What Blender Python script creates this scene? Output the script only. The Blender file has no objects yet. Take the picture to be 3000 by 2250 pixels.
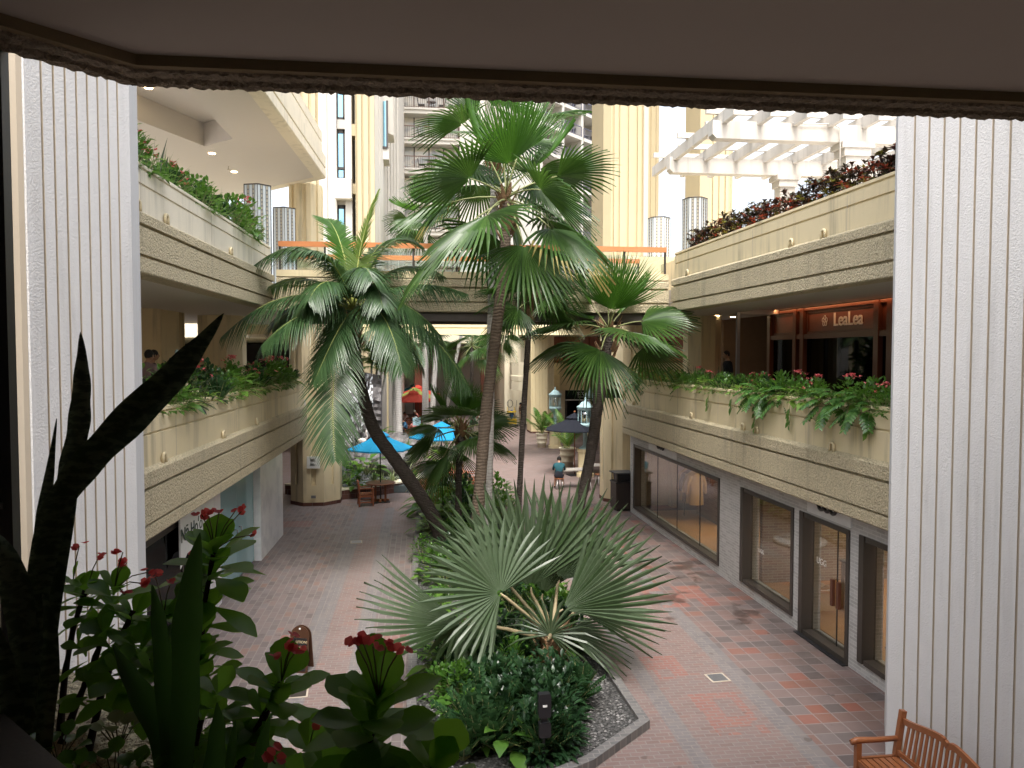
import bpy, math, random
from mathutils import Vector, Matrix
R = math.radians
rnd = random.Random(7)
scene = bpy.context.scene
C = scene.collection
# ------------------------------------------------------------------ camera
F, CX, CY, CZ = 2254.0, 1500.0, 1125.0, 5.6
YAW, PITCH = R(6.705), R(2.31)
cam = bpy.data.cameras.new('camera')
cam.sensor_width = 36.0
cam.lens = F / 3000 * 36
cam.clip_start = 0.05
cam.clip_end = 2000
camo = bpy.data.objects.new('camera', cam)
C.objects.link(camo)
camo.location = (0, 0, CZ)
camo.rotation_euler = (R(90) - PITCH, 0, -YAW)
scene.camera = camo
# ------------------------------------------------------------------ sky, sun, exposure
SUN_EL, SUN_AZ = R(60), R(184)          # azimuth clockwise from +Y: behind the viewer
world = bpy.data.worlds.new('World')
scene.world = world
world.use_nodes = True
wn = world.node_tree
bg = wn.nodes['Background']
sky = wn.nodes.new('ShaderNodeTexSky')
sky.sky_type = 'NISHITA'
sky.sun_disc = False
sky.sun_elevation = SUN_EL
sky.sun_rotation = SUN_AZ
sky.air_density = 1.0
sky.dust_density = 6.0
sky.ozone_density = 1.0
hsv = wn.nodes.new('ShaderNodeHueSaturation')
hsv.inputs['Saturation'].default_value = 0.42
hsv.inputs['Value'].default_value = 1.0
wn.links.new(sky.outputs[0], hsv.inputs['Color'])
wn.links.new(hsv.outputs[0], bg.inputs['Color'])
bg.inputs['Strength'].default_value = 0.15
sl = bpy.data.lights.new('sun', 'SUN')
sl.energy = 0.55
sl.angle = R(14)
sl.color = (1.0, 0.96, 0.90)
so = bpy.data.objects.new('sun', sl)
C.objects.link(so)
sd = Vector((math.sin(SUN_AZ) * math.cos(SUN_EL), math.cos(SUN_AZ) * math.cos(SUN_EL), math.sin(SUN_EL)))
so.rotation_euler = (-sd).to_track_quat('-Z', 'Y').to_euler()
so.location = (0, 0, 60)
scene.view_settings.view_transform = 'Standard'
scene.view_settings.look = 'None'
scene.view_settings.gamma = 1
scene.view_settings.exposure = 1.75
scene.render.engine = 'CYCLES'
scene.cycles.max_bounces = 8
scene.cycles.diffuse_bounces = 5
scene.cycles.transparent_max_bounces = 12
scene.cycles.sample_clamp_indirect = 6
scene.cycles.use_denoising = True
scene.cycles.caustics_reflective = False
scene.cycles.caustics_refractive = False

# ------------------------------------------------------------------ photo pixel -> world point at a known distance
_s, _c, _sp, _cp = math.sin(YAW), math.cos(YAW), math.sin(PITCH), math.cos(PITCH)
FWD = Vector((_s * _cp, _c * _cp, -_sp)); RGT = Vector((_c, -_s, 0)); UPV = Vector((_s * _sp, _c * _sp, _cp))
def at(px, py, x=None, y=None, z=None):
    r = FWD + RGT * ((px - CX) / F) + UPV * ((CY - py) / F)
    t = (z - CZ) / r.z if z is not None else (y / r.y if y is not None else x / r.x)
    return Vector((r.x * t, r.y * t, CZ + r.z * t))

# ------------------------------------------------------------------ mesh builder
class MB:
    def __init__(s): s.v = []; s.f = []; s.m = []; s.sm = []
    def add(s, vs, fs, mi=0, sm=False):
        b = len(s.v); s.v.extend([tuple(p) for p in vs])
        for f in fs:
            s.f.append([i + b for i in f]); s.m.append(mi); s.sm.append(sm)
    def box(s, x0, x1, y0, y1, z0, z1, mi=0):
        s.hexa([(x0,y0),(x1,y0),(x1,y1),(x0,y1)], z0, z1, mi)
    def hexa(s, q, z0, z1, mi=0):
        s.prism(q, z0, z1, mi)
    def prism(s, poly, z0, z1, mi=0, sm=False):
        n = len(poly)
        a = sum(poly[i][0]*poly[(i+1)%n][1]-poly[(i+1)%n][0]*poly[i][1] for i in range(n))
        if a < 0: poly = list(reversed(poly))
        vs = [(p[0],p[1],z0) for p in poly] + [(p[0],p[1],z1) for p in poly]
        b = len(s.v); s.v.extend(vs)
        for i in range(n):
            j = (i+1) % n
            s.f.append([b+i,b+j,b+n+j,b+n+i]); s.m.append(mi); s.sm.append(sm)
        s.f.append([b+n-1-i for i in range(n)]); s.m.append(mi); s.sm.append(False)
        s.f.append([b+n+i for i in range(n)]); s.m.append(mi); s.sm.append(False)
    def obox(s, M, sx, sy, sz, mi=0):
        vs = [M @ Vector((x*sx/2, y*sy/2, z*sz/2)) for z in (-1,1) for y in (-1,1) for x in (-1,1)]
        s.add(vs, [(0,2,3,1),(4,5,7,6),(0,1,5,4),(2,6,7,3),(0,4,6,2),(1,3,7,5)], mi)
    def bar(s, a, b, w, h=None, mi=0, up=None):
        a = Vector(a); b = Vector(b); d = b - a; L = d.length; h = h or w
        if L < 1e-6: return
        u = Vector(up) if up else (Vector((0,0,1)) if abs(d.z) < .95*L else Vector((0,1,0)))
        X = d / L; Y = u.cross(X).normalized(); Z = X.cross(Y)
        M = Matrix(((X.x,Y.x,Z.x,0),(X.y,Y.y,Z.y,0),(X.z,Y.z,Z.z,0),(0,0,0,1)))
        M.translation = (a + b) / 2
        s.obox(M, L, w, h, mi)
    def tube(s, pts, rad, n=8, mi=0, cap=True, sm=True):
        pts = [Vector(p) for p in pts]
        if not isinstance(rad, (list, tuple)): rad = [rad]*len(pts)
        b = len(s.v); X = None
        for i, p in enumerate(pts):
            d = (pts[min(i+1,len(pts)-1)] - pts[max(i-1,0)]).normalized()
            if X is None:
                X = d.orthogonal().normalized()
            X = (X - d * X.dot(d)).normalized(); Y = d.cross(X)
            for k in range(n):
                a = 2*math.pi*k/n
                s.v.append(tuple(p + (X*math.cos(a) + Y*math.sin(a))*rad[i]))
        for i in range(len(pts)-1):
            for k in range(n):
                k2 = (k+1) % n
                s.f.append([b+i*n+k, b+i*n+k2, b+(i+1)*n+k2, b+(i+1)*n+k]); s.m.append(mi); s.sm.append(sm)
        if cap:
            s.f.append([b+n-1-k for k in range(n)]); s.m.append(mi); s.sm.append(False)
            e = b+(len(pts)-1)*n
            s.f.append([e+k for k in range(n)]); s.m.append(mi); s.sm.append(False)
    def lathe(s, prof, n=16, c=(0,0,0), mi=0, sm=True):
        b = len(s.v)
        for r, z in prof:
            for k in range(n):
                a = 2*math.pi*(k+.5)/n
                s.v.append((c[0]+r*math.cos(a), c[1]+r*math.sin(a), c[2]+z))
        for i in range(len(prof)-1):
            for k in range(n):
                k2 = (k+1) % n
                s.f.append([b+i*n+k, b+i*n+k2, b+(i+1)*n+k2, b+(i+1)*n+k]); s.m.append(mi); s.sm.append(sm)
        s.f.append([b+n-1-k for k in range(n)]); s.m.append(mi); s.sm.append(False)
        e = b+(len(prof)-1)*n
        s.f.append([e+k for k in range(n)]); s.m.append(mi); s.sm.append(False)
    def ext(s, prof, path, mi=0, closed=True):
        """prof: (outward, z) polygon; path: [(x,y,nx,ny)] plan points with outward (mitred) normals"""
        b = len(s.v); n = len(prof)
        for (x,y,nx,ny) in path:
            for o, z in prof: s.v.append((x+nx*o, y+ny*o, z))
        for i in range(len(path)-1):
            for k in range(n if closed else n-1):
                k2 = (k+1) % n
                s.f.append([b+i*n+k, b+(i+1)*n+k, b+(i+1)*n+k2, b+i*n+k2]); s.m.append(mi); s.sm.append(False)
        if closed:
            s.f.append([b+k for k in range(n)]); s.m.append(mi); s.sm.append(False)
            e = b+(len(path)-1)*n
            s.f.append([e+n-1-k for k in range(n)]); s.m.append(mi); s.sm.append(False)
    def ball(s, c, r, n=10, m=7, mi=0, sq=(1,1,1), jit=0, rg=None):
        vs = []; fs = []
        for i in range(m+1):
            t = math.pi*i/m
            for k in range(n):
                a = 2*math.pi*k/n
                j = 1 + (rg.uniform(-jit,jit) if jit else 0)
                vs.append((c[0]+r*sq[0]*j*math.sin(t)*math.cos(a), c[1]+r*sq[1]*j*math.sin(t)*math.sin(a), c[2]+r*sq[2]*j*math.cos(t)))
        for i in range(m):
            for k in range(n):
                k2=(k+1)%n
                fs.append((i*n+k,(i+1)*n+k,(i+1)*n+k2,i*n+k2))
        s.add(vs, fs, mi, True)
    def blade(s, base, d, up, L, wf, n=4, droop=0.0, fold=0.0, mi=0, curl=0.0):
        """leaf strip: 3 verts across, wf = half widths along the leaf; droop bends it down"""
        d = Vector(d).normalized(); up = Vector(up); S = d.cross(up)
        if S.length < 1e-4: S = d.orthogonal()
        S.normalize(); N = S.cross(d).normalized()
        b = len(s.v); k = len(wf)-1
        for i in range(k+1):
            t = i/k
            p = Vector(base) + d*(L*t) + N*(curl*L*t*t); p.z -= droop*L*t*t
            w = wf[i]
            off = N*(fold*w)
            s.v.append(tuple(p - S*w + off)); s.v.append(tuple(p)); s.v.append(tuple(p + S*w + off))
        for i in range(k):
            for q in (0,1):
                s.f.append([b+i*3+q, b+i*3+q+1, b+(i+1)*3+q+1, b+(i+1)*3+q]); s.m.append(mi); s.sm.append(True)
    def build(s, name, mats, parent=None, origin=None, world=True, smooth=None):
        me = bpy.data.meshes.new(name)
        vs = s.v
        if parent is not None and world:
            MI = wmat(parent).inverted()
            vs = [tuple(MI @ Vector(p)) for p in vs]
        elif origin is not None:
            vs = [(p[0]-origin[0], p[1]-origin[1], p[2]-origin[2]) for p in vs]
        me.from_pydata(vs, [], s.f)
        if not isinstance(mats, (list, tuple)): mats = [mats]
        for m in mats: me.materials.append(m)
        me.polygons.foreach_set('material_index', s.m)
        me.polygons.foreach_set('use_smooth', [bool(x) for x in s.sm] if smooth is None else [smooth]*len(s.f))
        me.update()
        o = bpy.data.objects.new(name, me)
        C.objects.link(o)
        if parent is not None: o.parent = parent
        elif origin is not None: o.location = origin
        return o
def wmat(o):
    M = Matrix.LocRotScale(o.location, o.rotation_euler, o.scale)
    return wmat(o.parent) @ M if o.parent else M
def tag(o, label=None, cat=None, group=None, kind=None):
    if label: o['label'] = label
    if cat: o['category'] = cat
    if group: o['group'] = group
    if kind: o['kind'] = kind
    return o
def struct(name, mb, m): return tag(mb.build(name, m), kind='structure')
def thing(name, label, cat, loc=(0,0,0), rz=0, group=None):
    o = bpy.data.objects.new(name, None); C.objects.link(o)
    o.empty_display_size = .1
    o.location = loc; o.rotation_euler = (0,0,rz)
    return tag(o, label, cat, group)
def dup(root, loc, rz=0, label=None, sc=1, group=None):
    r = root.copy(); C.objects.link(r)
    r.location = loc; r.rotation_euler = (0,0,rz); r.scale = (sc,sc,sc)
    if label: r['label'] = label
    if group: r['group'] = group
    for ch in list(root.children):
        c = ch.copy(); C.objects.link(c); c.parent = r
        for g in list(ch.children):
            d = g.copy(); C.objects.link(d); d.parent = c
    return r
ORD = ['first','second','third','fourth','fifth','sixth','seventh','eighth','ninth','tenth','eleventh','twelfth','thirteenth','fourteenth','fifteenth','sixteenth','seventeenth','eighteenth','nineteenth','twentieth']
for _t in ('twent', 'thirt', 'fort', 'fift', 'sixt', 'sevent'): ORD += ([] if _t == 'twent' else [_t + 'ieth']) + [_t + 'y-' + w for w in ORD[:9]]
def text(name, body, size, M, mat, parent, depth=.01, align='CENTER', bold=0):
    cu = bpy.data.curves.new(name, 'FONT'); cu.body = body; cu.size = size; cu.extrude = depth
    cu.align_x = align; cu.align_y = 'CENTER'; cu.offset = bold
    tmp = bpy.data.objects.new('tmp', cu)
    C.objects.link(tmp)
    bpy.context.view_layer.update()
    me = bpy.data.meshes.new_from_object(tmp.evaluated_get(bpy.context.evaluated_depsgraph_get()))
    bpy.data.objects.remove(tmp)
    me.materials.clear(); me.materials.append(mat)
    me.transform(wmat(parent).inverted() @ M if parent else M)
    o = bpy.data.objects.new(name, me); C.objects.link(o); o.parent = parent
    return o
def frame(p, X, Z):
    """matrix with local x along X, local y along Z(up), facing X x Z"""
    X = Vector(X).normalized(); Y = Vector(Z).normalized(); Z_ = X.cross(Y)
    return Matrix(((X.x,Y.x,Z_.x,p[0]),(X.y,Y.y,Z_.y,p[1]),(X.z,Y.z,Z_.z,p[2]),(0,0,0,1)))

# ------------------------------------------------------------------ materials
class NT:
    def __init__(s, name):
        s.mat = bpy.data.materials.new(name); s.mat.use_nodes = True
        s.t = s.mat.node_tree; s.n = s.t.nodes; s.b = s.n['Principled BSDF']; s.out = s.n['Material Output']
    def node(s, typ, **kw):
        n = s.n.new('ShaderNode'+typ)
        for k, v in kw.items(): setattr(n, k, v)
        return n
    def lk(s, a, b): s.t.links.new(a, b)
    def inp(s, sock, v):
        if isinstance(v, bpy.types.NodeSocket): s.lk(v, sock)
        else: sock.default_value = v
    def ma(s, op, a, b=0.0, c=None):
        n = s.node('Math', operation=op)
        s.inp(n.inputs[0], a); s.inp(n.inputs[1], b)
        if c is not None: s.inp(n.inputs[2], c)
        return n.outputs[0]
    def pos(s): return s.node('NewGeometry').outputs['Position']
    def objc(s): return s.node('TexCoord').outputs['Object']
    def noise(s, vec, scale, detail=3, rough=.55, stretch=None):
        if stretch:
            mp = s.node('Mapping'); mp.inputs['Scale'].default_value = stretch
            s.lk(vec, mp.inputs[0]); vec = mp.outputs[0]
        n = s.node('TexNoise'); n.inputs['Scale'].default_value = scale
        n.inputs['Detail'].default_value = detail; n.inputs['Roughness'].default_value = rough
        s.lk(vec, n.inputs['Vector'])
        return n.outputs['Fac']
    def ramp(s, fac, stops):
        n = s.node('ValToRGB'); e = n.color_ramp.elements
        while len(e) < len(stops): e.new(.5)
        for i, (p, c) in enumerate(stops):
            e[i].position = p; e[i].color = (*c, 1) if len(c) == 3 else c
        s.lk(fac, n.inputs[0]); return n.outputs[0]
    def mix(s, f, a, b, typ='MIX'):
        n = s.node('Mix', data_type='RGBA', blend_type=typ)
        s.inp(n.inputs[0], f)
        s.inp(n.inputs[6], (*a,1) if isinstance(a, tuple) and len(a)==3 else a)
        s.inp(n.inputs[7], (*b,1) if isinstance(b, tuple) and len(b)==3 else b)
        return n.outputs[2]
    def bump(s, h, strength, dist=.02, prev=None):
        n = s.node('Bump'); n.inputs['Strength'].default_value = strength; n.inputs['Distance'].default_value = dist
        s.lk(h, n.inputs['Height'])
        if prev is not None: s.lk(prev, n.inputs['Normal'])
        return n.outputs[0]
    def fin(s, col=None, rough=None, norm=None, spec=None, metal=None):
        if col is not None: s.inp(s.b.inputs['Base Color'], (*col,1) if isinstance(col, tuple) and len(col)==3 else col)
        if rough is not None: s.inp(s.b.inputs['Roughness'], rough)
        if norm is not None: s.lk(norm, s.b.inputs['Normal'])
        if spec is not None: s.b.inputs['Specular IOR Level'].default_value = spec
        if metal is not None: s.b.inputs['Metallic'].default_value = metal
        return s.mat
def lerp3(c, k): return tuple(min(1, x*k) for x in c)
def plain(name, col, rough=.6, spec=.3, metal=0, var=.12, nscale=6, bscale=60, bstr=.1, bd=.005):
    n = NT(name); p = n.objc()
    f = n.noise(p, nscale, 4)
    c = n.mix(f, lerp3(col, 1-var), lerp3(col, 1+var))
    nb = n.bump(n.noise(p, bscale, 2), bstr, bd)
    return n.fin(c, rough, nb, spec, metal)
def stucco(name, col, bscale=70, bstr=.35, bd=.012, streak=.0, var=.07, grain=0.0):
    n = NT(name); p = n.pos()
    c = n.mix(n.noise(p, .8, 4), lerp3(col, 1-var), lerp3(col, 1+var))
    c = n.mix(n.ma('MULTIPLY', n.noise(p, 7, 4), .3), c, lerp3(col, .82))
    if grain:
        g = n.noise(p, 34, 3, .75)
        c = n.mix(n.ma('MULTIPLY', n.ramp(g, [(.40,(1,1,1)),(.58,(0,0,0))]), grain), c, lerp3(col, .45))
    if streak:
        st = n.noise(p, 1.0, 3, .6, (5.0, 5.0, .35))
        bl = n.noise(p, .7, 2)
        k = n.ma('MULTIPLY', n.ramp(st, [(.50,(0,0,0)),(.66,(1,1,1))]), n.ramp(bl, [(.38,(0,0,0)),(.58,(1,1,1))]))
        c = n.mix(n.ma('MULTIPLY', k, streak), c, (.13,.12,.10))
    nb = n.bump(n.noise(p, bscale, 3, .6), bstr, bd)
    return n.fin(c, .85, nb, .2)
def woodm(name, col, col2, rough=.4, scale=3, axis=(1,1,12)):
    n = NT(name); p = n.objc()
    f = n.noise(p, scale*6, 4, .6, tuple(1.0 if a==1 else 1/a for a in axis))
    c = n.mix(f, col, col2)
    nb = n.bump(f, .12, .003)
    return n.fin(c, rough, nb, .4)
def leafm(name, col, col2, rough=.38, trans=.3, spec=.5):
    n = NT(name)
    g = n.node('NewGeometry')
    p = n.objc()
    c = n.mix(g.outputs['Random Per Island'], col, col2)
    c = n.mix(n.ma('MULTIPLY', n.noise(p, 9, 2), .5), c, lerp3(col, .55))
    n.fin(c, rough, None, spec)
    tr = n.node('BsdfTranslucent'); n.lk(n.mix(.5, c, lerp3((col2[0],col2[1],col2[2]*.6), 1.6)), tr.inputs[0])
    mx = n.node('MixShader'); mx.inputs[0].default_value = trans
    n.lk(n.b.outputs[0], mx.inputs[1]); n.lk(tr.outputs[0], mx.inputs[2]); n.lk(mx.outputs[0], n.out.inputs[0])
    return n.mat
def glassm(name, tint=(.9,.95,.95), refl=.08, rough=.02, grow=.9, gcol=(.95,.97,1)):
    n = NT(name)
    tr = n.node('BsdfTransparent'); tr.inputs[0].default_value = (*tint,1)
    gl = n.node('BsdfGlossy'); gl.inputs[0].default_value = (*gcol,1); gl.inputs['Roughness'].default_value = rough
    fr = n.node('LayerWeight'); fr.inputs[0].default_value = .35
    f = n.ma('ADD', n.ma('MULTIPLY', n.ma('POWER', fr.outputs['Facing'], 2.5), grow), refl)
    mx = n.node('MixShader'); n.lk(f, mx.inputs[0]); n.lk(tr.outputs[0], mx.inputs[1]); n.lk(gl.outputs[0], mx.inputs[2])
    n.lk(mx.outputs[0], n.out.inputs[0]); return n.mat
def emis(name, col, st):
    n = NT(name)
    n.b.inputs['Base Color'].default_value = (*col,1)
    n.b.inputs['Emission Color'].default_value = (*col,1); n.b.inputs['Emission Strength'].default_value = st
    return n.mat
BEIGE = (.71,.605,.395); WHITE = (.70,.70,.70)
m_beige = stucco('painted_beige_stucco', BEIGE, streak=.40)
m_beige_up = stucco('painted_pale_stucco', (.74,.68,.55), streak=.2)
m_rough = stucco('rough_cast_concrete', (.69,.60,.41), 27, 1.0, .07, streak=.25, grain=.6)
m_yellow = stucco('painted_yellow_column', (.70,.60,.37), 50, .12, .006)
m_cream = stucco('painted_cream_wall', (.72,.66,.50), 50, .12, .006)
m_white = stucco('white_textured_stucco', (.68,.68,.685), 45, .5, .016, var=.04, streak=.14)
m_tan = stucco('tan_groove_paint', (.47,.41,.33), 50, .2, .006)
m_palew = stucco('pale_tower_wall', (.51,.49,.45), 30, .1, .01)
m_tower = stucco('yellow_tower_wall', (.46,.39,.255), 20, .1, .01)
m_soffit = plain('soffit_paint', (.62,.58,.53), .9, .1, var=.02, bstr=.02)
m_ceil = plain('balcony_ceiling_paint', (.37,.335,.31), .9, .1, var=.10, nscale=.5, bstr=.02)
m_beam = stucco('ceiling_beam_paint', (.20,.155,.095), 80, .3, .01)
m_beamr = stucco('ceiling_beam_roughcast', (.27,.22,.165), 60, 1.0, .03, grain=.6)
m_brownwall = plain('brown_gallery_wall', (.20,.13,.085), .7, .2)
m_darkwood = woodm('dark_brown_wood', (.085,.03,.018), (.14,.05,.028), .35)
m_redwood = woodm('red_brown_wood', (.22,.07,.035), (.32,.11,.05), .4)
m_orange = woodm('orange_timber', (.46,.17,.065), (.62,.25,.10), .35, axis=(12,1,1))
m_teak = woodm('varnished_teak', (.22,.075,.028), (.33,.125,.05), .32, axis=(1,12,1))
m_black = plain('black_metal', (.018,.018,.02), .4, .5, var=.2)
m_bronze = plain('dark_bronze_frame', (.045,.038,.032), .4, .5, var=.1)
m_grey = plain('grey_metal', (.25,.25,.26), .4, .5, .6)
m_blackp = plain('black_plastic', (.014,.014,.017), .35, .5)
m_glass = glassm('clear_glass')
m_glasss = glassm('shop_glass', (.85,.87,.85), .06, .02, .6)
m_glassd = glassm('dark_glass', (.06,.07,.07), .035, .02, .16)
m_glassw = glassm('sky_tinted_tower_glass', (.10,.22,.30), .6, .02, .4, (.42,.78,1))  # blue of the reflected sky is put into tint and gloss colour
m_soil = plain('planter_soil', (.045,.030,.02), .95, .1, var=.4, nscale=20, bscale=40, bstr=.8, bd=.03)
m_dark = plain('dark_interior', (.035,.03,.027), .8, .2)
m_lamp = emis('warm_downlight', (1,.74,.42), 9)
m_light = emis('lit_panel', (1,.92,.8), 3)
m_marble = NT('white_marble')
_p = m_marble.pos(); _f = m_marble.noise(_p, 1.6, 6, .65)
m_marble = m_marble.fin(m_marble.mix(m_marble.ramp(_f, [(.45,(0,0,0)),(.62,(1,1,1))]), (.80,.80,.81), (.66,.67,.70)), .25, None, .5)
m_text_w = plain('white_lettering', (.8,.8,.78), .5, .3, var=.02)
m_text_b = plain('black_lettering', (.02,.025,.02), .5, .3, var=.02)
m_red = leafm('coral_red_petals', (.72,.05,.09), (.88,.14,.17), .5, .55, .3)
m_pink = plain('pink_petals', (.72,.16,.17), .5, .3, var=.25, nscale=30)

def paving():
    n = NT('clay_brick_paving'); P = n.pos()
    sx = n.node('SeparateXYZ'); n.lk(P, sx.inputs[0]); x, y = sx.outputs[0], sx.outputs[1]
    ma = n.ma
    def bricks(u, v, w, h, seed, off=.5):
        row = ma('FLOOR', ma('DIVIDE', v, h))
        us = ma('ADD', ma('DIVIDE', u, w), ma('MULTIPLY', ma('FLOORED_MODULO', row, 2.0), off))
        col = ma('FLOOR', us)
        fu = ma('SUBTRACT', us, col); fv = ma('SUBTRACT', ma('DIVIDE', v, h), row)
        du = ma('MULTIPLY', ma('MINIMUM', fu, ma('SUBTRACT', 1.0, fu)), w)
        dv = ma('MULTIPLY', ma('MINIMUM', fv, ma('SUBTRACT', 1.0, fv)), h)
        d = ma('MINIMUM', du, dv)
        cb = n.node('CombineXYZ'); n.lk(col, cb.inputs[0]); n.lk(row, cb.inputs[1]); cb.inputs[2].default_value = seed
        wn_ = n.node('TexWhiteNoise', noise_dimensions='3D'); n.lk(cb.outputs[0], wn_.inputs['Vector'])
        return wn_.outputs['Value'], d
    a, da = bricks(y, x, .31, .155, 1.3)        # stretcher courses along the arcade on the left
    q, dq = bricks(x, y, .30, .30, 4.7, 0.0)    # square quarry pavers by the right hand shops
    s, ds = bricks(x, y, .205, .10, 9.1)        # small pink bricks in the middle
    g, dg = bricks(y, x, .21, .105, 5.5, .5)
    mixcol = [(0,(.105,.09,.09)),(.2,(.15,.13,.13)),(.42,(.225,.15,.135)),(.62,(.275,.17,.15)),(.8,(.20,.175,.175)),(.92,(.28,.125,.09)),(1,(.33,.105,.07))]
    ca = n.ramp(a, [(0,(.14,.12,.12)),(.3,(.19,.165,.165)),(.6,(.25,.195,.185)),(.85,(.22,.205,.21)),(.97,(.28,.175,.14))])
    cq = n.ramp(q, mixcol)
    cs = n.ramp(s, [(0,(.235,.155,.14)),(.5,(.295,.20,.18)),(.85,(.255,.20,.19)),(1,(.32,.17,.135))])
    cg = n.ramp(g, [(0,(.18,.18,.19)),(.6,(.23,.23,.235)),(1,(.25,.235,.225))])
    def gt(v, k): return ma('GREATER_THAN', v, k)
    def band(c_, w): return ma('LESS_THAN', ma('ABSOLUTE', ma('SUBTRACT', x, c_)), w)
    far = n.ramp(ma('DIVIDE', y, 60.0), [(.42,(0,0,0)),(.55,(1,1,1))])
    left = ma('LESS_THAN', x, -2.1); left = ma('MULTIPLY', left, ma('LESS_THAN', y, 29.0))
    left2 = ma('MULTIPLY', ma('LESS_THAN', x, -.1), gt(x, -1.1)); left = ma('MAXIMUM', left, ma('MULTIPLY', left2, ma('LESS_THAN', y, 24.0)))
    right = ma('MULTIPLY', gt(x, 5.45), ma('LESS_THAN', y, 28.0))
    bands = ma('MAXIMUM', ma('MAXIMUM', band(5.42, .17), band(-2.1, .2)), ma('MAXIMUM', band(-1.15, .16), band(3.78, .14)))
    bands = ma('MULTIPLY', bands, ma('LESS_THAN', y, 28.0))
    c = n.mix(left, cs, ca); c = n.mix(right, c, cq); c = n.mix(bands, c, cg)
    d = ma('ADD', ma('MULTIPLY', left, da), ma('MULTIPLY', ma('SUBTRACT', 1.0, left), ds))
    d = ma('ADD', ma('MULTIPLY', right, dq), ma('MULTIPLY', ma('SUBTRACT', 1.0, right), d))
    # renewed red patches, cut in whole pavers
    cb = n.node('CombineXYZ'); n.lk(ma('FLOOR', ma('DIVIDE', x, 1.2)), cb.inputs[0]); n.lk(ma('FLOOR', ma('DIVIDE', y, .9)), cb.inputs[1])
    w2 = n.node('TexWhiteNoise', noise_dimensions='2D'); n.lk(cb.outputs[0], w2.inputs['Vector'])
    patch = ma('MULTIPLY', gt(w2.outputs['Value'], .988), gt(y, 8.0)); patch = ma('MULTIPLY', patch, ma('LESS_THAN', y, 30.0))
    c = n.mix(ma('MULTIPLY', patch, .5), c, n.mix(q, (.36,.10,.07), (.47,.19,.14)))
    # two big red areas by the shops
    def rect(x0,x1,y0,y1):
        return ma('MULTIPLY', ma('MULTIPLY', gt(x,x0), ma('LESS_THAN',x,x1)), ma('MULTIPLY', gt(y,y0), ma('LESS_THAN',y,y1)))
    big = ma('MAXIMUM', rect(5.1,6.6,16.2,17.7), ma('MAXIMUM', rect(4.3,5.1,10.6,12.0), rect(-2.95,-2.3,15.2,15.9)))
    cb3 = n.node('CombineXYZ'); n.lk(ma('FLOOR', ma('DIVIDE', x, .31)), cb3.inputs[0]); n.lk(ma('FLOOR', ma('DIVIDE', y, .31)), cb3.inputs[1])
    w3 = n.node('TexWhiteNoise', noise_dimensions='2D'); n.lk(cb3.outputs[0], w3.inputs['Vector'])
    big = ma('MULTIPLY', ma('MAXIMUM', big, rect(3.95,4.6,12.6,13.6)), gt(ma('ADD', w3.outputs['Value'], n.noise(P, .9, 2)), .78))
    c = n.mix(ma('MULTIPLY', big, .7), c, n.mix(q, (.38,.10,.07), (.45,.16,.11)))
    joint = n.ramp(d, [(.0,(1,1,1)),(.007,(1,1,1)),(.010,(0,0,0))])
    c = n.mix(joint, c, (.32,.29,.275))
    # traffic film, wet stains and dirt
    c = n.mix(ma('MULTIPLY', n.ramp(n.noise(P, .35, 5, .6), [(.42,(0,0,0)),(.68,(1,1,1))]), .40), c, (.30,.26,.25))
    c = n.mix(ma('MULTIPLY', n.noise(P, 3.0, 5, .7), .35), c, (.16,.14,.135))
    wet = ma('MULTIPLY', n.ramp(n.noise(P, 1.1, 4, .6), [(.55,(0,0,0)),(.60,(1,1,1))]), rect(5.0, 7.6, 15.0, 20.0))
    c = n.mix(ma('MULTIPLY', wet, .72), c, (.06,.045,.04))
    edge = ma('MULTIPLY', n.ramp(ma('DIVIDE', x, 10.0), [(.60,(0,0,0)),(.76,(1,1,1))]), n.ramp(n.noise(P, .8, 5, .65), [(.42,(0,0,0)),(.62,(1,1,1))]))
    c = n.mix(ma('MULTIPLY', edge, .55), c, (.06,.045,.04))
    spots = ma('MULTIPLY', n.ramp(n.noise(P, 3.7, 2, .5), [(.70,(0,0,0)),(.73,(1,1,1))]), .6)
    c = n.mix(spots, c, (.10,.08,.075)); c = n.mix(.30, c, (.05,.022,.015))
    rgh = ma('SUBTRACT', ma('ADD', .42, ma('MULTIPLY', n.noise(P, 2.2, 4), .3)), ma('MULTIPLY', wet, .25))
    nb = n.bump(n.ramp(d, [(.004,(0,0,0)),(.012,(1,1,1))]), .35, .006)
    nb = n.bump(n.noise(P, 40, 3), .15, .004, nb)
    return n.fin(c, rgh, nb, .45)
m_paving = paving()
def brickwall(name, c1, c2, mortar, w=.24, h=.065, msize=.008):
    n = NT(name); P = n.pos(); sx = n.node('SeparateXYZ'); n.lk(P, sx.inputs[0])
    cb = n.node('CombineXYZ'); n.lk(n.ma('ADD', sx.outputs[1], sx.outputs[0]), cb.inputs[0]); n.lk(sx.outputs[2], cb.inputs[1])
    b = n.node('TexBrick'); n.lk(cb.outputs[0], b.inputs['Vector'])
    b.inputs['Color1'].default_value = (*c1,1); b.inputs['Color2'].default_value = (*c2,1); b.inputs['Mortar'].default_value = (*mortar,1)
    b.inputs['Scale'].default_value = 1; b.inputs['Brick Width'].default_value = w; b.inputs['Row Height'].default_value = h
    b.inputs['Mortar Size'].default_value = msize
    c = n.mix(n.ma('MULTIPLY', n.noise(P, 6, 4), .4), b.outputs[0], lerp3(c1, .6))
    return n.fin(c, .8, n.bump(n.noise(P, 50, 3), .3, .01), .2)
m_gbrick = brickwall('grey_washed_brick', (.40,.39,.38), (.54,.53,.52), (.60,.59,.57))
m_ibrick = brickwall('brown_shop_brick', (.22,.16,.12), (.34,.27,.21), (.42,.38,.33))
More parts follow.
